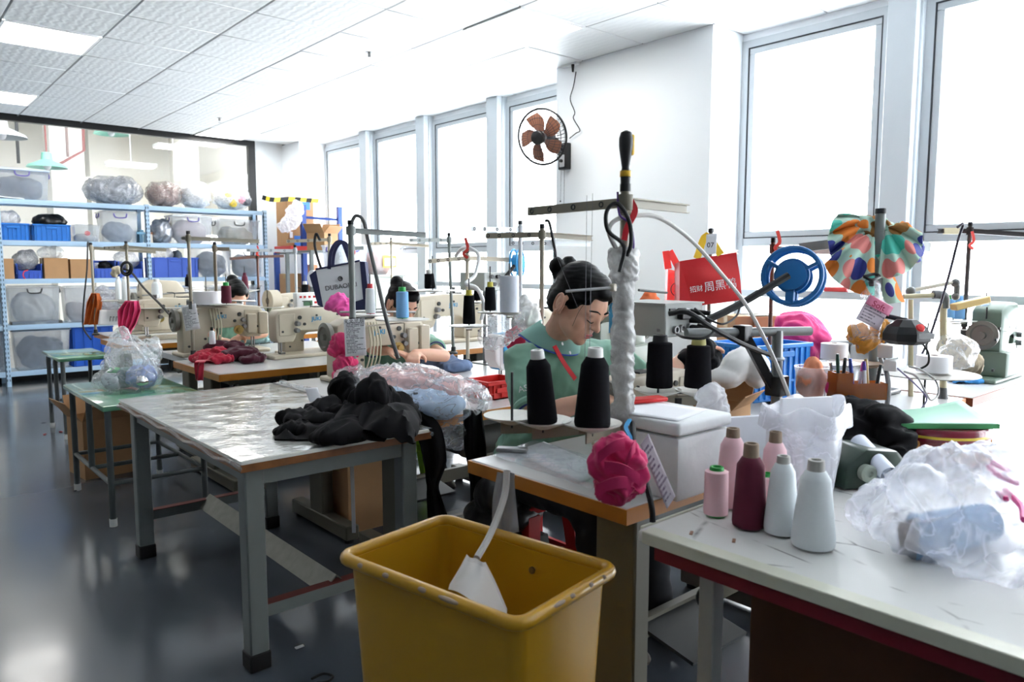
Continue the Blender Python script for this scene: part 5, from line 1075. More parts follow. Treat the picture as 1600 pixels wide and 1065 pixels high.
Tt('white-lidded tote with pale pink contents on the second shelf', 272, 336, 3, .36, pinkp, whitem, M('purple_latch'), .85, 5)
Tt('tote with dark and tan rolls on the second shelf, right end', 344, 408, 3, .33, beigec, None, darkrub, .75, 6)
# third
Bx('narrow brown carton with a white label, third shelf far left', 3, 22, 2, .22)
Cc('low royal blue picking bin with a red string, third shelf', 24, 66, 2, .17, low=True); Bg('grey bags bulging out of the low blue bin', 24, 62, 2, .22, greybag, 39, dz=.10)
tag(MB().tube([PY(44,422,SY0+.0), PY(38,424,SY0-.0), PY(36,430,SY0), PY(39,436,SY0), PY(37,442,SY0)], .006, 6).build('string', M('red_string', (226,60,60), .6)), 'red string hanging from the low blue bin', 'string')
Bx('brown carton with crumpled film on top, third shelf', 68, 107, 2, .23); Bg('crumpled clear film on the brown carton', 64, 106, 2, .12, film, 40, dz=.235)
Bx('plain brown carton beside the stand pole, third shelf', 109, 144, 2, .22)
Cc('low royal blue bin with white and black spools, third shelf middle', 145, 182, 2, .21, low=True); Bg('black cloth lying in the middle low blue bin', 157, 180, 2, .10, blackcloth, 41, dz=.09)
roll_ = E('thread_spool', 'white spool standing in the middle low blue bin', 'spool', (onx(152,0), SY0+.16, LV[2]+.01)); MB().lathe([(.04,0),(.04,.012),(.03,.02),(.03,.15),(.04,.158),(.04,.17)]).build('spool', paper, roll_)
Cc('low royal blue bin left of the middle post, third shelf', 184, 224, 2, .20, low=True); Bg('white bag with red tie on the low blue bin by the post', 184, 222, 2, .22, milky, 42, dz=.12)
Cc('long royal blue crate with small bags on top, third shelf', 236, 311, 2, .25, royal, ribs=4); Bg('small white bags lying in the long blue crate', 246, 276, 2, .15, milky, 43, dz=.21); Bg('dark grey bundle in the long blue crate', 276, 288, 2, .12, dkgr, 44, dz=.21)
Tt('cloudy tote with grey contents on the third shelf', 309, 364, 2, .38, dkgr, None, None, .9, 7)
Tt('cloudy tote with pale bags, third shelf right end', 366, 412, 2, .36, M('grey_mixed', (150,154,160), .85, var=.2), None, darkrub, .85, 8)
# fourth and fifth
Tt('wide clear tote full of white quilts on the fourth shelf', 8, 92, 1, .43, palec, None, darkrub, .85, 9)
t = Tt('clear tote with rolled pale pads on the fourth shelf', 98, 150, 1, .42, M('pad_pink', (196,186,184), .8), None, None, .6, 10)
Tt('clear tote behind the propped sheet on the fourth shelf', 152, 222, 1, .40, dkgr, M('lilac_lid'), None, .7, 11)
Tt('tote with lilac lid behind the white cone, fourth shelf', 232, 300, 1, .40, M('lilac_cloth', (170,170,196), .85), M('lilac_lid'), None, .7, 12)
Tt('tote behind the farther worker, fourth shelf', 330, 408, 1, .40, dkgr, None, None, .7, 13)
Tt('dark slate tote on the lowest shelf at the left', 12, 104, 0, .46, M('slate_cloth', (82,96,112), .85), M('slate_lid', (120,136,152), .4), None, .85, 14)
bk = MB().box((onx(54,0), SY0+.18, LV[0]+.515), (.50, .20, .07)).bevel(.02, 2).build('black_case', M('black_bag'), None); tag(bk, 'flat black case on top of the dark slate tote', 'case')
q = MB().box((onx(58,0), SY0+.079, LV[0]+.515), (.10, .004, .03)).build('case_label', M('grey_label_plain', (150,150,150), .5), bk); q.matrix_parent_inverse = Matrix.Translation(-bk.location)
Cc('deep royal blue crate on the lowest shelf', 104, 172, 0, .46, M('deep_blue', (28,84,180), .4)); Bg('clear film bag in the deep blue crate', 108, 150, 0, .12, film, 45, dz=.42)
Tt('grey tote at the very left edge of the lowest shelf', -70, 6, 0, .44, dkgr, None, None, .8, 15)
# ---------------------------------------------------------------- blue and red rack with cartons, right of the shelf
r2 = E('pallet_rack', 'dark blue and red heavy rack by the far corner', 'rack', (4.36, 9.35, 0)); o2 = r2.location; L2 = lambda m: m.xform(Matrix.Translation(-o2))
nb = M('navy_rack', (38,72,150), .4); rb_ = M('red_rack', (206,70,66), .4)
q = PY(473, 320, 9.1); ptop = q.z
for x, y, top in ((q.x, 9.1, ptop), (PY(530,323,8.98).x, 8.98, PY(530,323,8.98).z), (4.22, 9.56, 1.5)): L2(MB().b2((x-.03, y-.03, 0), (x+.03, y+.03, top))).build('post', nb, r2)
L2(MB().b2((4.19, 9.06, 1.50), (4.60, 9.12, 1.58)).b2((4.19, 9.12, 1.50), (4.24, 9.56, 1.58))).build('beam', rb_, r2); L2(MB().b2((4.19, 9.06, .78), (4.60, 9.12, .85))).build('beam', rb_, r2)
L2(MB().beam((q.x, 9.1, 1.95), (PY(530,323,8.98).x, 8.98, 1.93), .03)).build('brace', nb, r2); L2(MB().b2((4.2, 9.1, 1.48), (4.6, 9.56, 1.50)).b2((4.2, 9.1, .76), (4.6, 9.56, .78))).build('deck', greyst, r2)
ct = carton('tall carton with blue printed panels on the red-beamed rack', (4.40, 9.36, 1.585), (.36, .34, .62), 0)
m_ = MB(); m_.b2((-.05,-.176,.47), (.13,-.172,.62)); m_.build('blue_print', M('print_blue', (70,130,210), .6), ct); MB().b2((-.10,-.176,.0), (.16,-.172,.13)).build('blue_print', M('print_blue'), ct); MB().b2((-.02,-.179,.06), (.12,-.175,.10)).build('orange_print', M('print_orange', (240,160,130), .6), ct); MB().b2((-.16,-.176,.10), (-.12,-.172,.18)).build('sticker', paper, ct)
def hz(nm, pts, w_):
    r = E(nm, 'yellow and black hazard tape strung before the tall carton', 'tape', pts[0]); P = [V(p)-V(pts[0]) for p in pts]; ye = MB(); bl = MB(); n = 10; S = spline(P, 8); k = len(S)
    for i in range(n):
        t0, t1 = i/n, (i+1)/n; a = S[int(t0*(k-1))]; b = S[int(t1*(k-1))]; (ye if i % 2 else bl).add([a-V((0,0,w_/2)), b-V((0,0,w_/2)), b+V((.015,0,w_/2)), a+V((.015,0,w_/2)), a+V((0,.003,-w_/2)), b+V((0,.003,-w_/2)), b+V((.015,.003,w_/2)), a+V((.015,.003,w_/2))], [(0,1,2,3),(7,6,5,4),(0,4,5,1),(3,2,6,7),(0,3,7,4),(1,5,6,2)])
    o = ye.build('yellow_band', M('tape_yellow', (244,216,60), .5), r); o['kind'] = 'stuff'; o = bl.build('black_band', darkrub, r); o['kind'] = 'stuff'; return r
hz('hazard_tape', [PY(409,308,9.15), PY(425,312,9.1), PY(450,311,9.1), PY(475,312,9.08), PY(497,314,9.06)], .055)
Bq = pile('white plastic bag slumped against the tall carton', [(PY(458,338,9.02),(.10,.08,.16),(0,.3,0)), (PY(445,352,9.02),(.08,.07,.08)), (PY(466,325,9.02),(.07,.07,.10))], milky, a=.018, s=9, seed=51, name='white_bag', cat='bag', iters=2)
carton('open brown carton leaning beside the navy post', (4.50, 8.80, 1.52), (.30, .26, .22), .5, open_=True)
rk3 = E('shelf_unit', 'low grey shelf carrying the open carton and the clear totes by the windows', 'shelf', (4.46, 8.56, 0)); MB().b2((-.42,-.36,1.485), (.40,.36,1.51)).build('deck', greyst, rk3); MB().b2((-.42,-.36,.70), (.40,.36,.72)).build('deck', greyst, rk3)
for sx in (-.40,.38):
    for sy in (-.33,.33): MB().b2((sx-.02,sy-.02,0), (sx+.02,sy+.02,1.485)).build('post', greyst, rk3)
carton('two-tone carton on the lower red beam, left one', (4.34, 9.32, .86), (.26, .30, .36), 0); carton('carton of orange board on the lower red beam, right one', (4.52, 9.22, .86), (.12, .22, .48), 0, m=M('orange_board', (224,160,116), .8))
crate('small blue slotted crate below the red rack', (4.30, 8.72, .72), (.26,.20,.24), 0, M('mid_blue', (80,120,214), .4), 6)
roll('white roll lying beside the small blue crate below the red rack', 487, 435, 8.6, 20, 26, paper, axis=(1,.1,0))
cabm = M('cabinet_grey', (176,180,172), .45)
cb = E('metal_cabinet', 'pale grey metal cabinet behind the white handbag', 'cabinet', (4.42, 7.72, 0)); MB().b2((-.40,-.30,0), (.40,.30,1.20)).bevel(.006,1).build('cabinet_body', cabm, cb)
for s in (0,1): d_ = MB().b2((-.39+.40*s,-.312,.05), (-.01+.39*s,-.30,1.15)).bevel(.004,1).build('door', cabm, cb); MB().b2((-.05+.07*s,-.325,.62), (-.03+.07*s,-.312,.74)).build('handle', steel, d_)
MB().b2((-.42,-.32,1.20), (.42,.32,1.225)).build('top', cabm, cb)
x0 = PY(500,380,7.72).x
t = tote('wide clear tote with white bundles on the grey cabinet', (4.22, 7.72, 1.225), (.36,.40,.34), 0, palec, None, M('purple_latch'), .9, 21)
t = tote('clear tote with yellow printed label and orange contents on the grey cabinet', (4.66, 7.72, 1.225), (.36,.40,.34), 0, M('mixed_orange', (226,150,120), .8, var=.4, scale=6), None, None, .8, 22)
MB().b2((-.06,-.206,.08), (.12,-.203,.22)).build('label', M('label_yellow', (236,220,110), .6), t); MB().b2((-.04,-.2085,.10), (.10,-.2055,.19)).build('label', M('label_blue', (220,236,240), .6), t)
# display box on the machine behind the handbag
r = E('control_display', 'small white control box with green display and red keys', 'control box', PD(478,488,5.2)*1, 0); r.location.z = TZ+.93*.30; 
MB().box((0,0,.06), (.16,.06,.16)).bevel(.006,2).build('housing', whitem, r); MB().b2((-.03,-.033,.05), (.035,-.029,.085)).build('screen', M('lcd_green', (70,110,80), .3), r)
kp = [(-.05,.11),(-.02,.11),(.015,.11),(.05,.11),(.06,.07),(.06,.04),(-.06,.01),(-.02,.01),(.01,.01),(.04,.01)]
for x, z in kp: MB().b2((x-.008,-.034,z-.006), (x+.008,-.029,z+.008)).build('key', inkr, r)
# white handbag hung on the short grey stand
hb = E('tote_bag', 'white and navy tote bag with dark print hanging among the stands', 'bag', PD(537,478,4.75)); hr = (_r*.98+V((0,0,.0))).normalized(); up = V((0,0,1)); hf = facing((0,0,0), hr+V((0,0,.07)), up)
nav = M('navy_fabric', (44,46,80), .8); hbp = [(-.13,0),(.135,.01),(.13,.28),(-.155,.245)]
m = MB(); fr_ = [hf @ V((x, y, .0)) for x, y in hbp]; bk_ = [hf @ V((x*.98, y, -.09)) for x, y in hbp]; m.ring([bk_, fr_]).build('bag_body', M('bag_white', (222,224,228), .7, var=.03), hb)
m = MB(); m.ring([[hf @ V((x, y, -.088)) for x, y in ((.128,.0),(.165,.01),(.16,.27),(.128,.275))], [hf @ V((x, y, .003)) for x, y in ((.128,.0),(.165,.01),(.16,.27),(.128,.275))]]); m.build('gusset', nav, hb)
m = MB(); m.ring([[hf @ V((x, y, -.088)) for x, y in ((-.132,0),(-.155,.24),(-.20,.21),(-.165,.02))], [hf @ V((x, y, -.002)) for x, y in ((-.132,0),(-.155,.24),(-.20,.21),(-.165,.02))]]); m.build('gusset', nav, hb)
MB().ring([[hf @ V((x, y, -.092)) for x, y in ((-.0,-.03),(.165,-.035),(.165,.045),(.02,.01))], [hf @ V((x, y, .004)) for x, y in ((-.0,-.03),(.165,-.035),(.165,.045),(.02,.01))]]).build('bag_base', nav, hb)
MB().strip([hf @ V(p) for p in ((-.155,.245,.004),(0,.262,.004),(.13,.28,.004))], .012, .004, hf.to_3x3() @ V((0,0,1))).build('edging', nav, hb)
for dz in (.004, -.085): MB().strip([hf @ V(p) for p in ((-.07,.24,dz),(-.05,.34,dz),(-.01,.40,dz),(.03,.40,dz),(.05,.34,dz),(.07,.26,dz))], .022, .004, hf.to_3x3() @ V((0,0,1))).build('handle', nav, hb)
text('DUBAOLAI', .042, hf @ Matrix.Translation((-.005,.125,.002)) @ Matrix.Rotation(.07, 4, 'Z'), ink, hb, 'lettering')
e_ = MB().torus(hf @ V((-.005,.175,.002)), .013, .003, hf.to_3x3() @ V((0,0,1)), 20, 6).torus(hf @ V((-.003,.176,.002)), .005, .0025, hf.to_3x3() @ V((0,0,1)), 14, 6).build('emblem', ink, hb); e_['kind'] = 'stuff'
# ---------------------------------------------------------------- in the hall beyond the glazing
def pend(label, px, py, Y, s, col, drop):
    p = PY(px, py, Y); r = E('pendant_lamp', label, 'lamp', p); MB().lathe([(.03*s,.20*s),(.06*s,.19*s),(.07*s,.10*s),(.22*s,.03*s),(.24*s,0),(.21*s,.025*s),(.05*s,.09*s)], n=28, cap=False).build('lamp_shade', col, r); MB().cyl((0,0,.19*s), (0,0,drop), .012).build('rod', M('red_pipe', (140,76,72), .5), r); MB().ell((0,0,.03*s), (.05*s,.05*s,.06*s)).build('bulb', paper, r); return r
lg = M('lamp_green', (130,200,178), .4)
pend('green pendant lamp on a red rod beyond the glazing', 74, 262, 12.6, 1.1, lg, 4.5-PY(74,262,12.6).z); pend('grey pendant lamp at the left edge beyond the glazing', 2, 214, 11.6, 1.2, M('lamp_grey', (196,204,204), .4), 4.5-PY(2,214,11.6).z); pend('green pendant lamp partly behind the black frame', 174, 210, 12.4, 1.0, lg, 4.5-PY(174,210,12.4).z)
tag(MB().tube([V((PY(131,195,12.8).x, 12.8, 4.5)), PY(131,235,12.8), PY(95,255,12.9), PY(80,262,12.9)], .022, 8, k=2, smooth=False).build('pipe', M('red_pipe')), 'red pipe bending down beyond the glazing', 'pipe')
tag(MB().tube([V((PY(26,180,12).x, 12, 4.5)), PY(29,255,12)], .02, 8).build('pipe', darkrub), 'black pipe hanging beyond the glazing at the left', 'pipe'); tag(MB().tube([V((PY(103,180,12).x, 12, 4.5)), PY(106,245,12)], .02, 8).build('pipe', M('brown_pipe', (110,90,84), .5)), 'brown pipe hanging beyond the glazing, middle one', 'pipe')
for i, (px, py, w_) in enumerate(((205,259,62),(270,231,50),(120,295,36))):
    p = PY(px, py, 13.0+i*.4); o = E('hall_light', ['long lit lamp tray beyond the glazing above the big grey bag', 'long lit lamp tray beyond the glazing, highest one', 'short lit lamp tray beyond the glazing, low at the left'][i], 'ceiling light', p); MB().box((0,0,.02), (w_/90, .30, .05)).build('lamp_frame', whitem, o); MB().box((0,0,-.01), (w_/95, .26, .012)).build('diffuser', M('hall_lamp', (255,253,248), .5, emit=2.5, var=0), o); MB().cyl((0,0,.04), (0,0,4.5-p.z), .008).build('rod', whitem, o)
# ---------------------------------------------------------------- right side: feeder with reel, bags, scarf, lamp
# control box with sockets on its tube stand
fb = E('control_box', 'grey electronic control box with blue end and black plugs right of the wrapped pole', 'control box', (2.19, 1.70, 1.075)); gb_ = M('box_grey', (176,180,176), .45, var=.04)
MB().b2((-.11,-.125,0), (.11,.125,.115)).bevel(.004,1).build('housing', gb_, fb); MB().b2((-.112,.10,0), (.112,.128,.116)).build('end_cap', bluebag, fb); MB().b2((-.115,-.128,.112), (.115,.13,.118)).build('lid', gb_, fb)
MB().b2((-.09,-.131,.075), (-.06,-.124,.10)).build('switch', black, fb)
for x, z in ((-.055,.025),(-.02,.028),(.025,.03)): MB().lathe([(.006,0),(.014,0),(.014,.012),(.009,.012),(.007,.004)], Matrix.Translation((x,-.125,z)) @ frame((0,-1,0)).to_4x4(), 18).build('socket', steel, fb)
MB().b2((-.045,-.15,.06), (.005,-.124,.10)).bevel(.004,1).build('plug', black, fb)
for x, z in ((.03,.085),(.035,.055),(.03,.03)): MB().cyl((x,-.125,z), (x+.02,-.20,z-.004), .011, .008).build('plug', black, fb)
for s in (-1,1): MB().cyl((-.116,s*.10,.055+s*.03), (-.11,s*.10,.055+s*.03), .006).build('screw', steel, fb)
tube_m = M('alu_tube', (130,132,132), .35, .6)
ts = E('tube_stand', 'grey tube stand with black joints carrying the control box', 'stand', PD(1214,640,2.6)); to = ts.location
lo = lambda p: p-to
MB().cyl(lo(PD(1072,520,2.52)), lo(PD(1266,517,2.66)), .016, n=16).build('cross_tube', tube_m, ts); MB().cyl(lo(PD(1215,517,2.62)), lo(V((PD(1214,640,2.6).x, PD(1214,640,2.6).y, TZ))), .019, n=16).build('upright', tube_m, ts)
MB().box(lo(PD(1214,602,2.6)), (.065,.06,.07)).bevel(.006,2).build('clamp', black, ts); MB().box(lo(PD(1160,520,2.58)), (.05,.05,.055)).bevel(.006,2).build('clamp', black, ts); MB().beam(lo(PD(1166,528,2.58)), lo(PD(1208,606,2.6)), .034, .03).build('brace_arm', black, ts)
MB().torus(lo(PD(1214,560,2.61)), .021, .006, n=18, k=6).build('cable_tie', greyal, ts)
# reel on its black arm
ra = PD(1240,432,2.60); axv = (-_f*.86-_r*.50+V((0,0,.03))).normalized(); rl = E('tape_reel', 'blue plastic tape reel on a black arm', 'reel', ra); F = frame(axv); rb = M('reel_blue', (36,110,176), .4)
for s, cx in ((-1,-.035),(1,.035)):
    c = F @ V((0,0,cx)); m = MB(); m.torus(c, .096, .009, axv, 40, 8)
    for k in range(3):
        a = k*2*PI/3+.5; m.beam(c+F@V((math.cos(a)*.05,math.sin(a)*.05,0)), c+F@V((math.cos(a)*.096,math.sin(a)*.096,0)), .030, .012)
    m.lathe([(.02,-.005),(.058,-.005),(.060,0),(.058,.005),(.02,.005)], Matrix.Translation(c) @ F.to_4x4(), 32); m.build('flange', rb, rl)
MB().lathe([(.044,-.035),(.046,0),(.044,.035)], F.to_4x4(), 32).build('hub', rb, rl); MB().lathe([(.05,.036),(.05,.05),(.03,.054),(.0,.054)], F.to_4x4(), 28).build('hub_cap', rb, rl)
cable('black tape-wrapped arm holding the blue reel', [PD(1105,500,2.50), PD(1160,473,2.52), PD(1232,430,2.52)], .013, M('black_tape', (34,34,36), .6), 'reel_arm', 'arm')
for nm, pts, rd in (('thick black power lead from the control box to the upright', [PD(1045,490,2.30),PD(1075,488,2.28),PD(1110,510,2.30),PD(1160,537,2.4),PD(1205,555,2.55)], .008), ('thin black lead looping under the control box', [PD(1090,507,2.35),PD(1115,515,2.32),PD(1100,528,2.3),PD(1070,527,2.32),PD(1058,522,2.4)], .0045), ('thin black lead from the control box along the reel arm', [PD(1085,481,2.4),PD(1105,497,2.4),PD(1130,506,2.4),PD(1150,494,2.45),PD(1156,480,2.48)], .0035)): cable(nm, pts, rd, darkrub)
# small far feeder: reel, arm, box
r_ = E('tape_reel', 'small far blue reel on a black arm behind the white elastic roll', 'reel', PD(808,411,4.6)); F2 = frame((_r*.95-_f*.3).normalized())
for cx in (-.02,.02): MB().torus(F2 @ V((0,0,cx)), .085, .006, F2 @ V((0,0,1)), 30, 6).build('flange', bluebag, r_)
MB().lathe([(.055,-.02),(.055,.03),(.02,.04)], F2.to_4x4(), 24).build('hub', bluebag, r_)
cable('black arm of the small far reel', [PD(804,415,4.55), PD(785,438,4.5)], .012, darkrub, 'reel_arm', 'arm')
r_ = E('control_box', 'small far grey control box under the small far reel', 'control box', PD(757,452,4.6)); MB().box((0,0,.05), (.20,.24,.11)).bevel(.004,1).build('housing', gb_, r_); [MB().cyl((x,-.121,z), (x,-.14,z), .012).build('socket', black, r_) for x, z in ((-.05,.08),(.0,.08),(.05,.07),(-.03,.035),(.03,.035))]
MB().cyl((0,0,-.005), (0,0,TZ-PD(757,452,4.6).z), .012).build('leg', tube_m, r_)
# red carrier bags
def carrier(label, quad, dpt, m, th=.10):
    r = E('carrier_bag', label, 'bag', PD(*quad[0], dpt)); o = r.location; F_ = [PD(x, y, dpt)-o for x, y in quad]; B_ = [p+_f*th+V((0,0,-.01)) for p in F_]
    n = 14
    def fn(u, v):
        a = F_[0]+(F_[1]-F_[0])*u; b = F_[3]+(F_[2]-F_[3])*u; p = a+(b-a)*v; return p-_f*(.03*math.sin(PI*u)*math.sin(PI*min(1,v*1.2))+.010*noise.noise(p*14))
    def fb_(u, v): return fn(u, v)*1+_f*th*(1+.5*math.sin(PI*u)*(1-v))
    b = MB(); b.sheet(fn, n, n); b.sheet(fb_, n, n)
    for k in (0, 1): b.sheet(lambda u, v: fn(k, v)*(1-u)+fb_(k, v)*u, 4, n)
    b.sheet(lambda u, v: fn(u, 0)*(1-v)+fb_(u, 0)*v, n, 4); b.build('bag_body', m, r); return r, F_
redb = M('red_bag', (222,44,48), .45, var=.06, scale=8, bump=.15, sss=0)
rbg, Fq = carrier('big red carrier bag with white lettering hanging before the white wall', [(1082,478),(1160,468),(1151,394),(1062,408)], 3.15, redb)
MB().ring([[p+q for p in (Fq[0], Fq[0]+_r*-.0+(_r*-.055+V((0,0,.012))), Fq[3]+(_r*-.0+V((0,0,0))))] for q in (V((0,0,0)), _f*.1)]).build('gusset', redb, rbg)
hr = (Fq[1]-Fq[0]).normalized(); q = facing((Fq[0]+Fq[1]+Fq[2]+Fq[3])/4-_f*.045, Fq[2]-Fq[3], (Fq[3]-Fq[0]))
text('周黑鸭', .046, q @ Matrix.Translation((.015,-.03,0)), inkw, rbg, 'lettering'); text('招财', .028, q @ Matrix.Translation((-.085,-.03,-.004)), inkw, rbg, 'lettering')
MB().strip([Fq[3]+(Fq[2]-Fq[3])*.3, PD(1104,365,3.15)-o if False else PD(1104,368,3.18)-rbg.location, Fq[3]+(Fq[2]-Fq[3])*.72], .03, .004, _f).build('handle', M('yellow_handle', (246,200,40), .5), rbg)
o = sheetuv('number_tag', PD(1102,398,3.13), _r*.045+V((0,0,.004)), V((.004,0,.085)), paper, rbg, t=.002); o.location = -rbg.location
text('07', .030, facing(PD(1110,383,3.12)-rbg.location, _r, V((0,0,1))), ink, rbg, 'number')
MB().box(PD(1111,360,3.14)-rbg.location, (.02,.02,.02)).bevel(.004,1).build('hook_clip', black, rbg); MB().cyl(PD(1111,358,3.16)-rbg.location, V((PD(1111,358,3.16).x, PD(1111,358,3.16).y, TZ))-rbg.location, .008).build('hanger_pole', beige, rbg)
rg2, F2_ = carrier('thin red plastic bag with black face drawing hanging left of the big red bag', [(1042,470),(1076,474),(1064,425),(1044,420)], 3.3, glassy('thin_red_film', (236,60,56), .8, .3, bump=.3), .05)
MB().strip([F2_[3]+V((0,0,0)), PD(1040,392,3.3)-rg2.location], .03, .006, _f).strip([F2_[2], PD(1046,392,3.3)-rg2.location], .03, .006, _f).build('handle', M('thin_red_film'), rg2)
fc_ = MB(); cf = PD(1059,452,3.25)-rg2.location
fc_.torus(cf, .030, .002, _f, 24, 5); fc_.tube([cf-_r*.016+V((0,0,-.006)), cf+V((0,0,-.016)), cf+_r*.016+V((0,0,-.006))], .002, 5); [fc_.ell(cf+_r*s*.011+V((0,0,.010)), .003, nu=8, nv=6) for s in (-1,1)]
o = fc_.build('drawn_face', ink, rg2); o['kind'] = 'stuff'
pile('orange cloth tip showing above the control box', [(PD(1015,464,3.0),(.03,.02,.03)), (PD(1015,470,3.0),(.05,.03,.02))], M('orange_cloth', (226,110,60), .8), a=.004, s=14, seed=61, name='cloth', cat='cloth', voxel=.006)
# pink covered machine, blue crate, cartons by the window
pile('bright pink cloth draped over a machine under the blue reel', [(PD(1250,520,3.6),(.12,.10,.10)), (PD(1238,505,3.6),(.07,.07,.05)), (PD(1255,555,3.6),(.13,.10,.11)), (PD(1262,530,3.6),(.08,.10,.08))], M('fuchsia_cloth', (236,70,140), .8, sheen=.2), a=.014, s=9, seed=62, name='dust_cover', cat='cover', iters=4)
cr = PD(1186,575,3.3); crate('sky blue slotted plastic crate behind the tube stand', (cr.x, cr.y, TZ+.03), (.34,.26,.24), -.2, M('sky_crate', (40,140,226), .4), 9)
for i, (px, w_) in enumerate(((1205,.30),(1165,.22))): p = PD(px, 505, 3.95); carton(['brown carton by the windows, right of the reel arm', 'brown carton by the windows, left of the reel arm'][i], (p.x, p.y, TZ+.0), (w_, .24, .34), -.6)
pile('white cloth draped over the table edge before the sky blue crate', [(PD(1150,575,2.75),(.11,.05,.05),(0,-.5,0)), (PD(1135,590,2.72),(.09,.05,.03)), (PD(1170,560,2.8),(.06,.05,.04)), (PD(1180,580,2.75),(.05,.05,.06))], M('white_cloth', (232,230,228), .85, sheen=.1), a=.009, s=9, seed=63, name='cloth', cat='cloth')
# polka-dot scarf on the thick stand
pk = M('dotted_cloth', (176,196,186), .8); nt, b = nodes(pk); tc = N(nt, 'ShaderNodeTexCoord'); vo = N(nt, 'ShaderNodeTexVoronoi', Scale=12.); vo.inputs['Randomness'].default_value = .55; nt.links.new(tc.outputs['Object'], vo.inputs['Vector'])
sep = N(nt, 'ShaderNodeSeparateColor'); nt.links.new(vo.outputs['Color'], sep.inputs[0]); rc_ = ramp(nt, sep.outputs[0], [(0,(58,66,140)),(.22,(226,130,50)),(.42,(80,190,170)),(.62,(216,130,124)),(.8,(160,112,60))], 'CONSTANT')
ms = N(nt, 'ShaderNodeMath', operation='LESS_THAN'); nt.links.new(vo.outputs['Distance'], ms.inputs[0]); ms.inputs[1].default_value = .55
mx = N(nt, 'ShaderNodeMix', data_type='RGBA'); nt.links.new(ms.outputs[0], mx.inputs[0]); mx.inputs[6].default_value = lin((176,204,188))+(1,); nt.links.new(rc_.outputs[0], mx.inputs[7]); nt.links.new(mx.outputs[2], b.inputs['Base Color'])
sc = E('scarf', 'pale green scarf with big coloured dots draped over the thick stand', 'scarf', PD(1376,460,3.0)); so = sc.location; lz = lambda x, y, d=3.0: PD(x, y, d)-so
def fan_(cx, cy, a0, a1, r0, r1, d, nf, am): # fan of folds falling from the knot
    def fn(u, v):
        a = a0+(a1-a0)*u; rad = r0+(r1-r0)*v; x = cx+math.cos(a)*rad; y = cy-math.sin(a)*rad*.9+(v*v)*24; return lz(x, y, d-.05*math.sin(v*PI*.7)+am*math.sin(u*nf)*v)
    return fn
for nm, f_ in (('scarf_fold', fan_(1372,352,2.5,4.2,6,78,2.98,26,.030)), ('scarf_fold', fan_(1382,356,-1.75,.30,6,60,2.94,18,.026)), ('scarf_fold', fan_(1366,362,3.5,4.7,6,84,2.94,12,.028))): MB().sheet(f_, 60, 18, .004).build(nm, pk, sc)
pile(None, [(lz(1374,352,2.98),(.05,.04,.03)), (lz(1350,358,2.99),(.07,.05,.035),(0,.4,0)), (lz(1322,378,2.99),(.06,.05,.05),(0,.7,0)), (lz(1402,368,2.99),(.06,.045,.035),(0,-.6,0)), (lz(1420,392,3.0),(.035,.04,.055),(0,-.2,0))], pk, 'scarf_bundle', a=.014, s=14, seed=64, parent=sc, voxel=.007)
def tail(u, v): x = 1368+22*(v-.5)*2*(.7+.3*u)+24*u; y = 398+76*u-5*(v-.5); return lz(x, y, 2.93+.015*math.sin(v*7)+.01*u)
MB().sheet(tail, 24, 12, .004).build('scarf_tail', pk, sc)
# bag of crisps pegged below the scarf
cb_ = E('snack_bag', 'clear snack bag with orange crisps and a pink printed card hanging from the thick stand', 'bag', PD(1358,500,2.9)); o = cb_.location; lc = lambda x, y, d=2.88: PD(x, y, d)-o
pile(None, [(lc(1340,520),(.045,.035,.035),(0,.5,0)), (lc(1375,516),(.04,.035,.04),(0,-.4,0)), (lc(1355,530),(.05,.035,.035)), (lc(1350,543),(.02,.02,.015))], M('orange_crisps', (206,140,50), .7, var=.35, scale=40, bump=.5), 'crisps', a=.010, s=24, seed=65, parent=cb_, voxel=.005)
pile(None, [(lc(1355,515),(.088,.05,.065)), (lc(1362,485),(.07,.04,.055),(0,.2,0)), (lc(1362,462),(.05,.03,.04),(0,.4,0)), (lc(1362,448),(.03,.02,.03)), (lc(1352,543),(.03,.03,.02))], film, 'bag_film', a=.010, s=16, seed=66, parent=cb_, voxel=.006, iters=2)
a_ = lc(1337,498,2.80); sheetuv('card', a_, lc(1372,516,2.80)-a_, lc(1358,460,2.80)-a_, printed('snack_card', (226,214,222), (130,120,130), 9), cb_, curl=lambda u,v: .006*math.sin(u*3))
a_ = lc(1352,474,2.785); sheetuv('card_band', a_, lc(1388,494,2.785)-a_, lc(1360,460,2.785)-a_, M('pink_print', (220,130,160), .6), cb_); text('Soft', .032, facing(lc(1373,478,2.775), lc(1388,492,2.785)-a_, lc(1360,460,2.785)-a_), M('crimson_ink', (150,20,60), .6), cb_, 'lettering')
MB().tube([lc(1350,432,2.86), lc(1362,437,2.84), lc(1374,432,2.86), lc(1366,428,2.87), lc(1350,432,2.86)], .006, 8).cyl(lc(1362,436,2.85), lc(1362,446,2.86), .010, n=12).build('binder_clip', black, cb_)
tag(MB().strip([PD(1348,425,2.95), PD(1346,440,2.94), PD(1349,455,2.94)], .02, .004, _f).build('strap', M('navy_fabric')), 'navy strap hanging under the dotted scarf', 'strap')
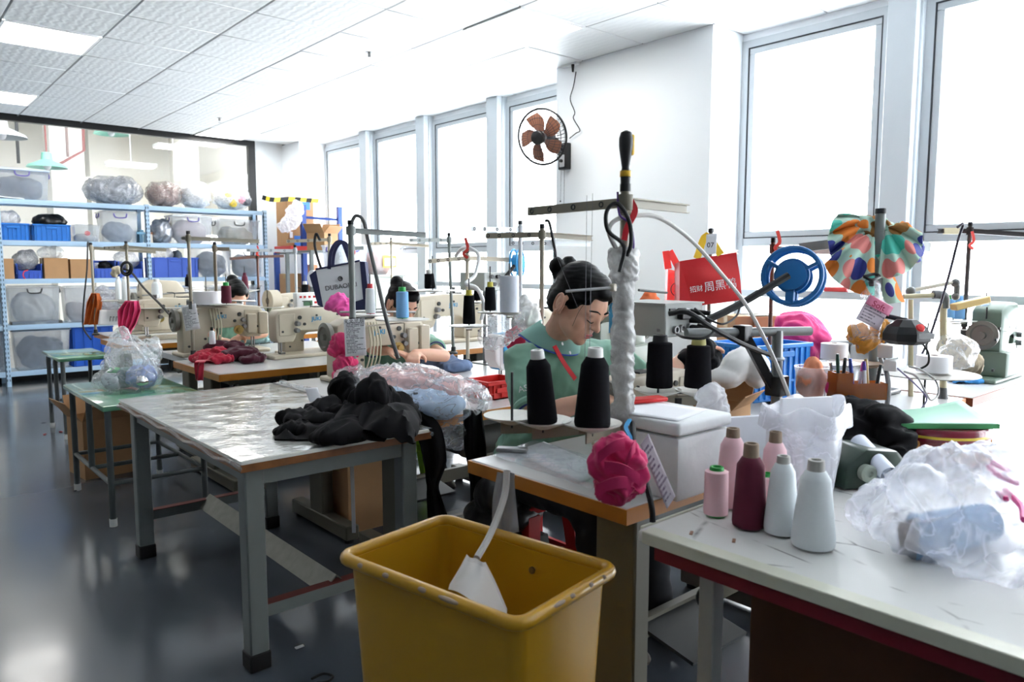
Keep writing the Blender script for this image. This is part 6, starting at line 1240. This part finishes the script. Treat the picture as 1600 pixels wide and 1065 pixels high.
# black lamp head and jointed beige lamp pole
lh = E('lamp_head', 'black eight-sided lamp head with red button on a cord', 'lamp', PD(1416,522,2.75)); [None]
MB().lathe([(.0,.055),(.035,.055),(.07,.03),(.085,.005),(.085,-.02),(.06,-.035),(.0,-.035)], Matrix.Diagonal((1,1,1,1)), 8).build('housing', black, lh, smooth=False); MB().lathe([(.016,0),(.013,.006),(0,.008)], Matrix.Translation(-_f*.075+V((0,0,.022))+_r*.01) @ frame(-_f+V((0,0,.6))).to_4x4(), 18).build('button', M('button_red', (220,40,40), .3), lh)
p_ = facing(-_f*.082+_r*.03+V((0,0,-.008)), _r, V((0,0,1))); MB().box((0,0,0), (.055,.02,.003)).xform(p_).build('label', M('label_grey', (170,170,170), .5), lh)
MB().tube([V((0,.0,.05)), V((.03,.10,.06)), lo(V((0,0,0)))*0+V((p15.x-PD(1416,522,2.75).x, 1.27-PD(1416,522,2.75).y, .02))], .009, 8).build('bracket', black, lh)
cable('black cord curling down from the lamp head to the white roll', [PD(1440,535,2.8), PD(1450,550,2.8), PD(1450,568,2.82), PD(1436,577,2.85)], .004, darkrub)
bgp = M('beige_lamp_tube', (190,180,146), .4); jt = M('joint_grey', (96,98,98), .45)
lp = E('jointed_lamp_pole', 'beige lamp pole with grey elbow joints standing before the green notebook', 'lamp pole', PZ(1473,622,TZ)); ol = lp.location; dl = (ol-C0).dot(_f); g = lambda x, y, k=0: PD(x, y, dl+k)-ol
MB().cyl((0,0,.0), (0,0,.05), .022, .016).build('foot', jt, lp); MB().cyl((0,0,.04), g(1474,474), .0155, n=14).build('upright', bgp, lp); MB().tube([g(1476,482), g(1476,464), g(1468,460), g(1458,460)], .020, 12).build('elbow', jt, lp); MB().cyl(g(1460,461), g(1412,463), .011).build('upper_tube', bgp, lp)
MB().ell(g(1423,455,.05), .022).build('elbow', jt, lp); MB().cyl(g(1428,453,.05), g(1490,441,.05), .009).build('arm_tube', M('pale_tube', (196,190,176), .4), lp); MB().tube([g(1488,442,.05), g(1495,442,.05), g(1495,462,.05)], .013, 10).ell(g(1493,442,.05), .02).ell(g(1493,463,.05), .018).build('elbow', jt, lp)
MB().cyl(g(1423,468,.05), V((g(1424,600,.05).x, g(1424,600,.05).y, 0)), .011).build('upright', bgp, lp); MB().beam(g(1489,480,-.05), g(1543,467,-.05), .05, .03).bevel(.004,1).build('wood_block', M('pale_wood', (216,184,120), .5, var=.1), lp)
cable('dark cable slanting from the right stand down behind the lamp pole', [PD(1524,354,2.75)+V((0,.06,0)), PD(1505,350,2.8), PD(1497,375,2.85), PD(1480,440,2.95), PD(1455,520,3.0), PD(1435,565,3.0)], .005, M('dark_violet_cord', (62,58,72), .5))
# organiser with pens, scissors, jar
og = E('pen_holder', 'amber plastic pen holder full of pens behind the black cloth', 'holder', PD(1338,622,2.5)); amb = glassy('amber_plastic', (176,96,30), .75, .2); of = og.location
hb_ = MB(); W0, W1 = .085, .05
for x0, x1, h in ((-.085,-.03,.09),(-.03,.085,.055)): hb_.b2((x0,-.035,0), (x0+.004,.035,h)); hb_.b2((x1-.004,-.035,0), (x1,.035,h)); hb_.b2((x0,-.035,0), (x1,-.031,h)); hb_.b2((x0,.031,0), (x1,.035,h)); hb_.b2((x0,-.035,0), (x1,.035,.004))
hb_.build('holder', amb, og); og.rotation_euler.z = -.7
for i, (x, y, h, cc, tip) in enumerate(((-.01,.0,.13,(50,70,160),0),(.01,.01,.115,(230,100,170),1),(.025,-.01,.12,(90,60,150),1),(.045,.01,.125,(176,150,90),0),(.055,-.01,.11,(40,40,44),0),(.07,.0,.10,(225,225,220),0),(-.06,.0,.145,(40,72,60),0),(-.045,.015,.13,(60,60,64),0))):
    r = E('pen', ['blue pen', 'white marker with pink cap', 'white marker with violet cap', 'tan pencil', 'black pen', 'white correction pen', 'dark green marker', 'dark grey tweezers'][i]+' standing in the amber holder', 'pen', of+Matrix.Rotation(-.7,3,'Z') @ V((x,y,.006)), 0, 'pens in the amber holder', random.uniform(-.12,.12), random.uniform(-.12,.12)); body = M('pen_white', (232,232,236), .4) if tip else M('pen_%d' % i, cc, .4)
    MB().cyl((0,0,0), (0,0,h*.75), .006, n=10).build('barrel', body, r); MB().cyl((0,0,h*.75), (0,0,h), .0068, .005, n=10).build('cap', M('pen_%d' % i, cc, .4), r)
sc_ = E('scissors', 'pink-handled scissors lying left of the amber pen holder', 'scissors', PD(1300,612,2.55)); hp_ = M('pink_plastic', (226,50,120), .4)
for s in (-1,1): MB().torus((s*.018,0,.02), .02, .006, (0,1,.2), 18, 6).build('handle', hp_, sc_); MB().beam((s*.012,0,.035), (-s*.004,.01,.10), .008, .003).build('blade', steel, sc_)
jr = E('tub', 'small clear tub with pale orange contents left of the pen holder', 'tub', PD(1268,622,2.6)); MB().lathe([(.05,0),(.058,.10),(.060,.10),(.062,.112),(.055,.112),(.052,.004)], n=26).build('tub_body', totep, jr); pile(None, [((0,0,.06),(.05,.05,.055)), ((.01,0,.11),(.035,.03,.03))], M('peach_cloth', (236,150,112), .85), 'contents', a=.006, s=22, seed=67, parent=jr, voxel=.006); MB().b2((-.03,-.062,.02), (.03,-.058,.045)).build('label', paper, jr)
jr2 = E('tub', 'flat clear tub of grey oddments left of the amber holder, behind', 'tub', PD(1302,600,2.9)); MB().lathe([(.085,0),(.09,.07),(.094,.07),(.094,.085),(.0,.088)], n=26).build('tub_body', totep, jr2); pile(None, [((0,0,.04),(.075,.075,.035))], dkgr, 'contents', a=.006, s=18, seed=68, parent=jr2, voxel=.008)
tag(MB().lathe([(.0,0),(.10,0),(.105,.006),(.10,.012),(.0,.012)], Matrix.Translation(PD(1335,570,2.95)), 28).build('round_board', M('brown_board', (150,126,104), .6)), 'brown round board on the thick stand under the crisp bag', 'board')
bp_ = E('adapter', 'white power adapter with coiled grey leads beside the lamp pole', 'adapter', PD(1398,578,2.85)); MB().box((0,0,.02), (.10,.05,.04)).bevel(.006,2).build('adapter_body', whitem, bp_); MB().box((.02,.03,.07), (.09,.06,.05)).bevel(.006,2).build('plug_block', whitem, bp_)
cable('tangled grey lead hanging from the white adapter', [PD(1412,580,2.8), PD(1432,588,2.78), PD(1446,612,2.76), PD(1455,625,2.76), PD(1466,615,2.78), PD(1462,595,2.8), PD(1440,578,2.8), PD(1420,572,2.82)], .004, M('lead_grey', (176,176,172), .5)); cable('second grey lead falling from the white adapter to the table', [PD(1402,575,2.75), PD(1430,600,2.75), PD(1448,622,2.75), PD(1438,640,2.75)], .003, M('violet_lead', (120,116,150), .5))
cable('grey conduit running down the thick stand to the table', [PD(1376,560,2.95), PD(1386,585,2.85), PD(1388,615,2.82), PD(1383,650,2.85)], .009, M('conduit_grey', (120,122,124), .5))
# bag, rag and small things on the right table
pile('clear bag of tan yarn ends on the red-brown edged table', [(PD(1500,565,3.4),(.09,.08,.05)), (PD(1495,545,3.4),(.08,.07,.05)), (PD(1515,570,3.4),(.05,.06,.04))], M('tan_yarn', (170,156,132), .9, var=.3, scale=30), a=.012, s=16, seed=69, name='yarn_bag', cat='bag'); pile('pale clear plastic bag lying over the tan yarn', [(PD(1480,540,3.45),(.09,.08,.06)), (PD(1498,550,3.3),(.10,.06,.07)), (PD(1470,555,3.4),(.05,.05,.05))], film, a=.014, s=12, seed=70, name='clear_bag', cat='bag', iters=2)
pile('bright blue rag lying on the right table', [(PZ(1500,592,.735),(.09,.05,.014),(0,0,.4)), (PZ(1485,588,.735),(.06,.04,.016)), (PZ(1522,595,.73),(.05,.035,.010)), (PZ(1500,586,.745),(.04,.03,.016))], M('blue_rag', (60,140,206), .85), a=.009, s=22, seed=71, name='rag', cat='rag', voxel=.005, floor=.7225)
tag(MB().lathe([(.028,0),(.03,.03),(.022,.06),(.0,.062)], Matrix.Translation(PZ(1521,577,.725)), 18).build('thread_spool', M('crimson_yarn', (186,44,76), .8)), 'small crimson spool left of the navy cone on the right table', 'spool')
# notebook on the cake tin, black cloth, green machine base, rolled paper
tn = E('cake_tin', 'round dark red tin with gold band and fruit print under the green notebook', 'tin', PZ(1458,712,.7225)); R0 = .150
MB().lathe([(R0*.97,0),(R0,.004),(R0,.085),(R0*.97,.087)], n=48).build('tin_body', M('tin_red', (122,24,34), .3, var=.2, scale=14, coat=.4), tn); MB().lathe([(R0*1.02,.075),(R0*1.03,.078),(R0*1.03,.105),(R0*1.0,.112),(.0,.112)], n=48).build('lid', M('tin_lid', (120,20,44), .25, coat=.5), tn); MB().lathe([(R0*1.033,.084),(R0*1.036,.085),(R0*1.036,.091),(R0*1.033,.092)], n=48, cap=False).build('gold_band', M('gold_paint', (220,190,60), .35), tn)
pr_ = MB(); rnd = random.Random(8)
for i in range(26):
    a = rnd.uniform(2.4, 5.6); z = rnd.uniform(.02,.065); p = V((math.cos(a)*R0, math.sin(a)*R0, z)); pr_.torus(p, rnd.uniform(.010,.017), .005, V((math.cos(a), math.sin(a), 0)), 14, 5)
o = pr_.build('fruit_print', M('print_gold', (190,130,60), .4, var=.3), tn); o['kind'] = 'stuff'
nbk = E('notebook', 'pale green notebook with lifted corner on the dark red tin', 'notebook', tn.location+V((-.02,.0,.114)), -.75); 
MB().b2((-.15,-.105,0), (.14,.105,.012)).build('pages', M('dark_pages', (84,86,92), .7), nbk); sheetuv('cover', (-.152,-.107,.013), (.294,0,0), (0,.214,0), M('pale_green_cover', (140,196,168), .5), nbk, t=.002, curl=lambda u,v: .045*max(0,u-.35)**1.5*max(0,v-.3)*2.2, nu=12, nv=12); MB().b2((-.15,-.109,0), (.14,-.103,.015)).build('spine', M('green_spine', (60,140,84), .5), nbk)
gm = E('machine_base', 'dark green cast machine base with round knob half under the black cloth', 'machine part', PZ(1352,752,.7225), -.5); dg_ = M('dark_green_enamel', (36,54,42), .3); MB().prism([(-.115,0),(.09,0),(.085,.06),(.05,.10),(-.05,.11),(-.11,.07)], .13).bevel(.012,2).build('casting', dg_, gm); MB().lathe([(.022,0),(.024,.02),(.018,.026),(.008,.026),(.008,.018)], Matrix.Translation((-.06,-.07,.05)) @ frame((0,-1,0)).to_4x4(), 22).build('knob', M('knob_grey', (150,160,146), .35), gm)
pile('black cloth heaped over the dark green machine base', [(PD(1345,655,2.35),(.10,.09,.06)), (PD(1325,675,2.3),(.07,.08,.07)), (PD(1380,660,2.3),(.10,.07,.05),(0,.4,0)), (PD(1395,690,2.25),(.08,.06,.04),(0,.7,0)), (PD(1330,705,2.25),(.08,.08,.04)), (PD(1318,640,2.35),(.05,.07,.035)), (PD(1403,722,2.2),(.06,.03,.05),(0,.8,0))], blackcloth, a=.014, s=10, seed=72, voxel=.006, iters=3)
rp = E('paper_roll', 'rolled written paper leaning out from under the black cloth', 'paper', PD(1375,752,2.0)); q0, q1 = PD(1388,742,1.96)-rp.location, PD(1340,690,2.10)-rp.location; F3 = frame(q1-q0)
def scroll(u, v): a = u*3.6*PI; rad = .012+.018*u; return q0+F3 @ V((math.cos(a)*rad, math.sin(a)*rad, (q1-q0).length*v))
MB().sheet(scroll, 60, 4, .0012).build('scroll', M('paper_blue_white', (222,228,240), .7), rp); sheetuv('loose_end', PD(1362,752,2.06)-rp.location, q0*0+PD(1392,752,2.0)-PD(1362,752,2.06), PD(1335,700,2.2)-PD(1362,752,2.06), printed('handwritten', (222,228,240), (110,124,160), 7), rp)
# white carrier bag with papers
wb = E('plastic_bag', 'standing white plastic bag with papers, behind the front yarn cones', 'bag', PZ(1260,765,.7225)); ow = wb.location
MB().box((0,.01,.13), (.15,.012,.24), rz=-.5).build('paper_stack', paper, wb); MB().box((.02,.05,.10), (.15,.04,.18), rz=-.5).build('paper_stack', M('cream_board', (226,226,232), .7), wb)
def bagw(u, v):
    a = u*2*PI; k = 1+.10*math.sin(3*a+1)+.06*math.sin(7*a+v*3); fl = .085+.018*math.sin(v*PI)+(.045*max(0, v-.62)/.38 if v > .62 else 0); z = .01+.255*v-(.09*((v-.86)/.14)**1.5 if v > .86 else 0)
    return V((math.cos(a)*fl*k*1.15, math.sin(a)*fl*k*.75, z+.012*math.sin(5*a+2)*v))
MB().sheet(bagw, 72, 26, .0015).build('bag_film', glassy('white_bag_film', (240,241,246), .55, .25, bump=.3, scale=14, streak=.3), wb)
# white board pieces left of it
bd = PD(1165,705,2.2); o = MB().box((bd.x, bd.y, .80), (.20,.012,.17), Euler((.12,0,-.45)).to_matrix().to_4x4()).build('white_board', M('grey_white_board', (216,218,226), .6)); tag(o, 'white board leaning behind the foam box', 'board')
o = carton('opened brown carton between the foam box and the tube stand', (2.34, 1.52, TZ), (.20,.16,.10), .2, open_=True)
pile('white film lump hanging on the tray by the black cones', [(PD(1110,625,2.3),(.045,.04,.05)), (PD(1120,640,2.3),(.03,.03,.03))], milky, a=.008, s=20, seed=73, name='film_lump', cat='film', voxel=.006)
# big crinkled bag in the right foreground with pale blue cones inside
fbag = E('yarn_bag', 'big crinkled white plastic bag with a pale blue cone inside, right foreground', 'bag', PZ(1500,850,.7225)); of = fbag.location
for i, (px, py, z, ln, ang) in enumerate(((1500,825,.765,.16,.35),(1455,838,.765,.07,.9))):
    c = PZ(px, py, z)-of; d = V((math.cos(-ang), math.sin(-ang)*1.0, .05)); MB().cyl(c-d*ln/2, c+d*ln/2, .048, .040, n=26).build('blue_cone', M('steel_blue_yarn', (140,172,206), .85), fbag)
    MB().cyl(c-d*(ln/2+.02), c-d*ln/2, .03, .035, n=20).build('cone_end', corekr, fbag)
pile(None, [(PZ(1520,815,.79)-of,(.17,.13,.075)), (PZ(1440,805,.775)-of,(.16,.09,.05),(0,0,.3)), (PZ(1370,790,.755)-of,(.10,.05,.03),(0,0,.2)), (PZ(1500,770,.84)-of,(.15,.12,.075)), (PZ(1460,770,.86)-of,(.08,.06,.05)), (PZ(1570,770,.83)-of,(.12,.12,.09)), (PZ(1560,850,.76)-of,(.14,.10,.045)), (PZ(1610,830,.79)-of,(.12,.12,.06))], glassy('crinkle_bag', (236,238,246), .34, .3, bump=.25, scale=9, streak=.36, gloss=.35), 'bag_film', a=.022, s=10, seed=74, parent=fbag, voxel=.006, iters=1)
pm = MB(); zz = lambda x, y, z=.87: PZ(x, y, z)-of
for st_ in ([(1545,728),(1560,742),(1590,755)], [(1550,722),(1575,735)], [(1570,765),(1595,790),(1600,812)], [(1560,770),(1572,780)]): pm.tube([zz(x, y) for x, y in st_], .006, 6)
o = pm.build('pink_print', M('hot_pink_print', (232,70,150), .5), fbag); o['kind'] = 'stuff'
# ---------------------------------------------------------------- wall fan, socket on the ceiling, sprinklers
fan = E('wall_fan', 'black wall fan with bronze blades and wire guard on the white pillar', 'fan', PX(886,243,4.61)); fo = fan.location; fc0 = PX(846,214,4.22)-fo; ax = V((-.93,-.30,-.22)).normalized(); Ff = frame(ax)
MB().b2((-.06,-.05,-.12), (-.0,.05,.10)).bevel(.008,2).build('wall_box', black, fan); MB().b2((-.064,-.03,-.10), (-.06,.03,.0)).bevel(.004,1).build('control_plate', M('silver_plate', (200,200,202), .3), fan); MB().cyl((-.064,0,-.05), (-.078,0,-.05), .014).build('knob', black, fan)
for i in (0,1): MB().tube([(-.05,.02-.04*i,-.12), (-.055,.02-.04*i,-.38-.06*i)], .0015, 5).ell((-.055,.02-.04*i,-.385-.06*i), .007, nu=8, nv=6).build('pull_cord', darkrub, fan)
MB().tube([V((-.05,0,.04)), fc0*.45+V((0,0,.06)), fc0-ax*.10], .022, 10).build('neck', black, fan); MB().lathe([(.02,-.16),(.05,-.15),(.055,-.06),(.04,-.03),(.02,-.02)], Matrix.Translation(fc0) @ Ff.to_4x4(), 24).build('motor', M('dark_grey_plastic', (70,72,74), .4), fan)
MB().lathe([(.055,.0),(.055,.03),(.045,.038),(.0,.04)], Matrix.Translation(fc0+ax*.045) @ Ff.to_4x4(), 28).build('badge', black, fan); MB().lathe([(.04,-.02),(.048,0),(.048,.02),(.04,.03)], Matrix.Translation(fc0) @ Ff.to_4x4(), 24).build('hub', steel, fan)
br = M('bronze_blade', (150,100,78), .35)
for k in range(5):
    a0 = k*2*PI/5+.35
    def blade(u, v, a0=a0): rad = .045+.145*u; a = a0+(v-.5)*(.75+.35*math.sin(PI*u))*(1-.25*u)+.35*u; return fc0+Ff @ V((math.cos(a)*rad, math.sin(a)*rad, .018*(v-.5)*2*(1-.3*u)))
    MB().sheet(blade, 10, 8, .003).build('blade', br, fan)
gd = MB(); gd.torus(fc0-ax*.01, .218, .0095, ax, 56, 8); gd.build('guard_ring', black, fan)
gw = MB()
for z, sgn in ((.055,1),(-.06,-1)):
    for k in range(44): a = k*2*PI/44; gw.tube([fc0+Ff @ V((math.cos(a)*.055, math.sin(a)*.055, z)), fc0+Ff @ V((math.cos(a+.12)*.14, math.sin(a+.12)*.14, z*.9)), fc0+Ff @ V((math.cos(a+.2)*.216, math.sin(a+.2)*.216, 0))], .0019, 4, 3)
    for rr_ in (.10,.15,.19): gw.torus(fc0+ax*z*(.95-.5*max(0,rr_-.14)/.07), rr_, .002, ax, 40, 4)
o = gw.build('guard_wire', M('wire_grey', (40,38,46), .4), fan); o['kind'] = 'stuff'
sk = E('socket_box', 'white socket box under the ceiling above the fan', 'socket', PX(893,98,4.60)); MB().b2((-.03,-.09,-.03), (.01,.09,.03)).bevel(.004,1).build('box', whitem, sk); MB().cyl((-.035,-.05,-.03), (-.035,-.05,-.09), .014, .008).build('plug', black, sk)
pts = [PX(x, y, 4.585) for x, y in ((900,112),(896,135),(891,155),(898,175),(896,185),(906,203),(900,208),(890,216))]; cable('thin black fan cord running from the ceiling socket down to the fan', pts, .004, darkrub)
for i, (px, py) in enumerate(((577,82),(343,184))): p = PZ(px, py, 3.0); r = E('sprinkler', ['sprinkler head on the ceiling left of the lit panel', 'sprinkler head on the ceiling near the far panel'][i], 'sprinkler', (p.x, p.y, 2.945)); MB().cyl((0,0,.055), (0,0,.02), .012).lathe([(.03,.053),(.03,.058)], n=16).build('sprinkler_body', steel, r); MB().lathe([(.0,0),(.02,.003),(.0,.006)], n=14).build('deflector', steel, r)
# long grey window-sill bar and sill clutter at the right
for i, (y, c, ln) in enumerate(((2.35,(210,70,70),.16),(1.15,(120,180,170),.12),(1.0,(150,190,226),.14),(.8,(120,170,214),.14))): tag(MB().box((4.97, y, 1.165), (.05, ln, .035)).bevel(.008,1).build('sill_box', M('sill_%d' % i, c, .5)), ['small red packet on the window sill behind the reel', 'teal packet on the window sill at the right edge', 'pale blue packet on the window sill at the right edge', 'mid blue packet on the window sill, rightmost'][i], 'packet')
# cables and ribbons on the stands in the middle
for nm, pts, rd, m in (('black cable looped over the thick grey pole and down past the light blue cone', [PD(548,350,3.6),PD(556,337,3.6),PD(568,345,3.58),PD(576,380,3.55),PD(590,440,3.45),PD(604,500,3.35),PD(622,560,3.3)], .009, M('cable_dark_grey', (84,84,84), .5)), ('black cable on the leaning stand beside the white handbag', [PD(500,375,4.9),PD(494,365,4.9),PD(492,385,4.9),PD(502,420,4.85),PD(512,445,4.85),PD(514,470,4.8)], .009, darkrub),
    ('black cable from the looped ring down to the note machine', [PD(192,420,5.9),PD(205,425,5.85),PD(225,450,5.6),PD(250,475,5.3),PD(270,497,5.1),PD(276,510,5.05)], .008, darkrub), ('dark cable hanging from the farthest left stand', [PD(140,385,6.8),PD(137,380,6.75),PD(136,420,6.7),PD(131,470,6.7),PD(130,510,6.7),PD(142,530,6.6)], .007, darkrub), ('black cable on the stand left of the woman, curling right', [PD(851,345,3.2),PD(858,347,3.2),PD(864,375,3.2),PD(868,400,3.25),PD(868,440,3.3)], .006, darkrub), ('white tube curled over the ribboned white stand and down to its cone', [PD(712,400,3.6),PD(722,388,3.55),PD(736,388,3.5),PD(748,400,3.5),PD(742,430,3.45),PD(728,443,3.4),PD(745,450,3.4),PD(756,475,3.4),PD(752,500,3.4)], .009, whitem)): cable(nm, pts, rd, m)
tag(MB().torus(PD(197,418,5.85), .045, .009, _f*.9+_r*.3, 24, 8).torus(PD(198,420,5.84), .050, .008, _f*.9+_r*.2, 24, 8).build('cable_ring', darkrub), 'coiled black cable ring on the looped cable stand', 'cable')
pile('beige knotted pad left of the coiled cable ring', [(PD(182,422,6.0),(.035,.03,.035)), (PD(179,427,6.0),(.025,.025,.03))], beigec, a=.005, s=20, seed=80, name='pad', cat='pad', voxel=.006)
for i, (px, py, d, lb) in enumerate(((727,388,3.5,'red ribbon on the white stand with the curled tube'),(1214,378,(PY(1208,378,1.72)-C0).dot(_f)-.02,'red ribbon on the rusty arm at the windows'),(402,392,7.0,'red ribbon on the rust brown stand'),(1518,376,(p16-C0).dot(_f)-.02,'red clip on the black stand at the right edge'),(551,395,(PY(551,380,4.4)-C0).dot(_f),'red strip on the short grey stand with the handbag'))): p = PD(px, py, d); tag(MB().strip([p+V((0,0,.05)), p+_r*.012, p-_r*.008-V((0,0,.025)), p+_r*.012-V((0,0,.045))], .014, .004, _f).build('ribbon', M('coral_ribbon', (240,80,70), .5)), lb, 'ribbon')
pile('white fluffy bundle of threads tied to the pale stand beside the woman', [(PD(826,495,3.2),(.05,.05,.06)), (PD(830,515,3.2),(.03,.03,.06)), (PD(820,480,3.2),(.025,.025,.05))], M('thread_white', (232,230,226), .9), a=.010, s=26, seed=81, name='thread_bundle', cat='bundle', voxel=.006)
pile('crimson cloth behind the seated woman\'s shoulder', [(PD(825,515,3.35),(.06,.05,.06),(0,.6,0)), (PD(808,530,3.3),(.05,.05,.05),(0,.6,0))], M('crimson_cloth', (196,40,76), .85), a=.008, s=14, seed=82, name='cloth', cat='cloth')
pile('clear bag hanging under the white elastic roll', [(PD(785,515,3.15),(.075,.06,.075)), (PD(800,505,3.15),(.06,.05,.06)), (PD(770,525,3.15),(.05,.05,.05))], film, a=.012, s=14, seed=83, name='clear_bag', cat='bag', iters=2)
crate('red plastic box under the white and blue machine\'s arm', (PD(772,588,3.45).x, PD(772,588,3.45).y, TZ), (.20,.16,.085), 0, M('red_box', (206,40,36), .4), 4)
pile('white folded fabric in front of the white and blue machine', [(PZ(775,600,.745),(.10,.06,.022),(0,0,.5)), (PZ(765,606,.735),(.08,.05,.015)), (PZ(785,606,.74),(.05,.05,.018))], M('white_cloth'), a=.010, s=14, seed=84, floor=.7225, name='fabric', cat='fabric')
pile('slate blue garment under the middle worker\'s hands', [(PZ(690,566,.755),(.14,.09,.035),(0,0,.4)), (PZ(710,572,.75),(.10,.07,.03)), (PZ(665,560,.75),(.10,.08,.03))], M('slate_blue_cloth', (110,130,164), .85), a=.014, s=12, seed=85, floor=.7225)
pile('pale teal garment under the farther worker\'s hands', [(PZ(395,530,.75),(.16,.10,.03)), (PZ(370,532,.745),(.12,.10,.025))], M('teal_grey_cloth', (130,156,156), .85), a=.014, s=12, seed=86, floor=.7225)
pile('orange cone of cloth on the farther worker\'s table', [(PZ(418,530,.74),(.02,.02,.02))], M('orange_cloth'), a=.003, s=14, seed=87, name='cloth', cat='cloth', voxel=.005)
o = tag(MB().b2((PZ(436,598,TZ).x, 3.30, TZ), (PZ(436,598,TZ).x+.02, 3.66, TZ+.015)).build('edge_guard', film), 'strip of film along the pale table end beside the wrapped table', 'film')

sx = E('scissors', 'black tailor scissors hanging under the near edge of the right foreground table', 'scissors', PD(1104,915,1.75))
for s in (-1, 1): MB().torus((s*.016,0,-.02), .018, .005, (0,1,0), 18, 6).build('handle', black, sx); MB().beam((s*.010,0,-.035), (-s*.004,.003*s,-.13), .010, .003).build('blade', darkst, sx)
MB().tube([(0,0,-.005), (0,0,.045)], .002, 6, smooth=False).build('string', darkrub, sx)
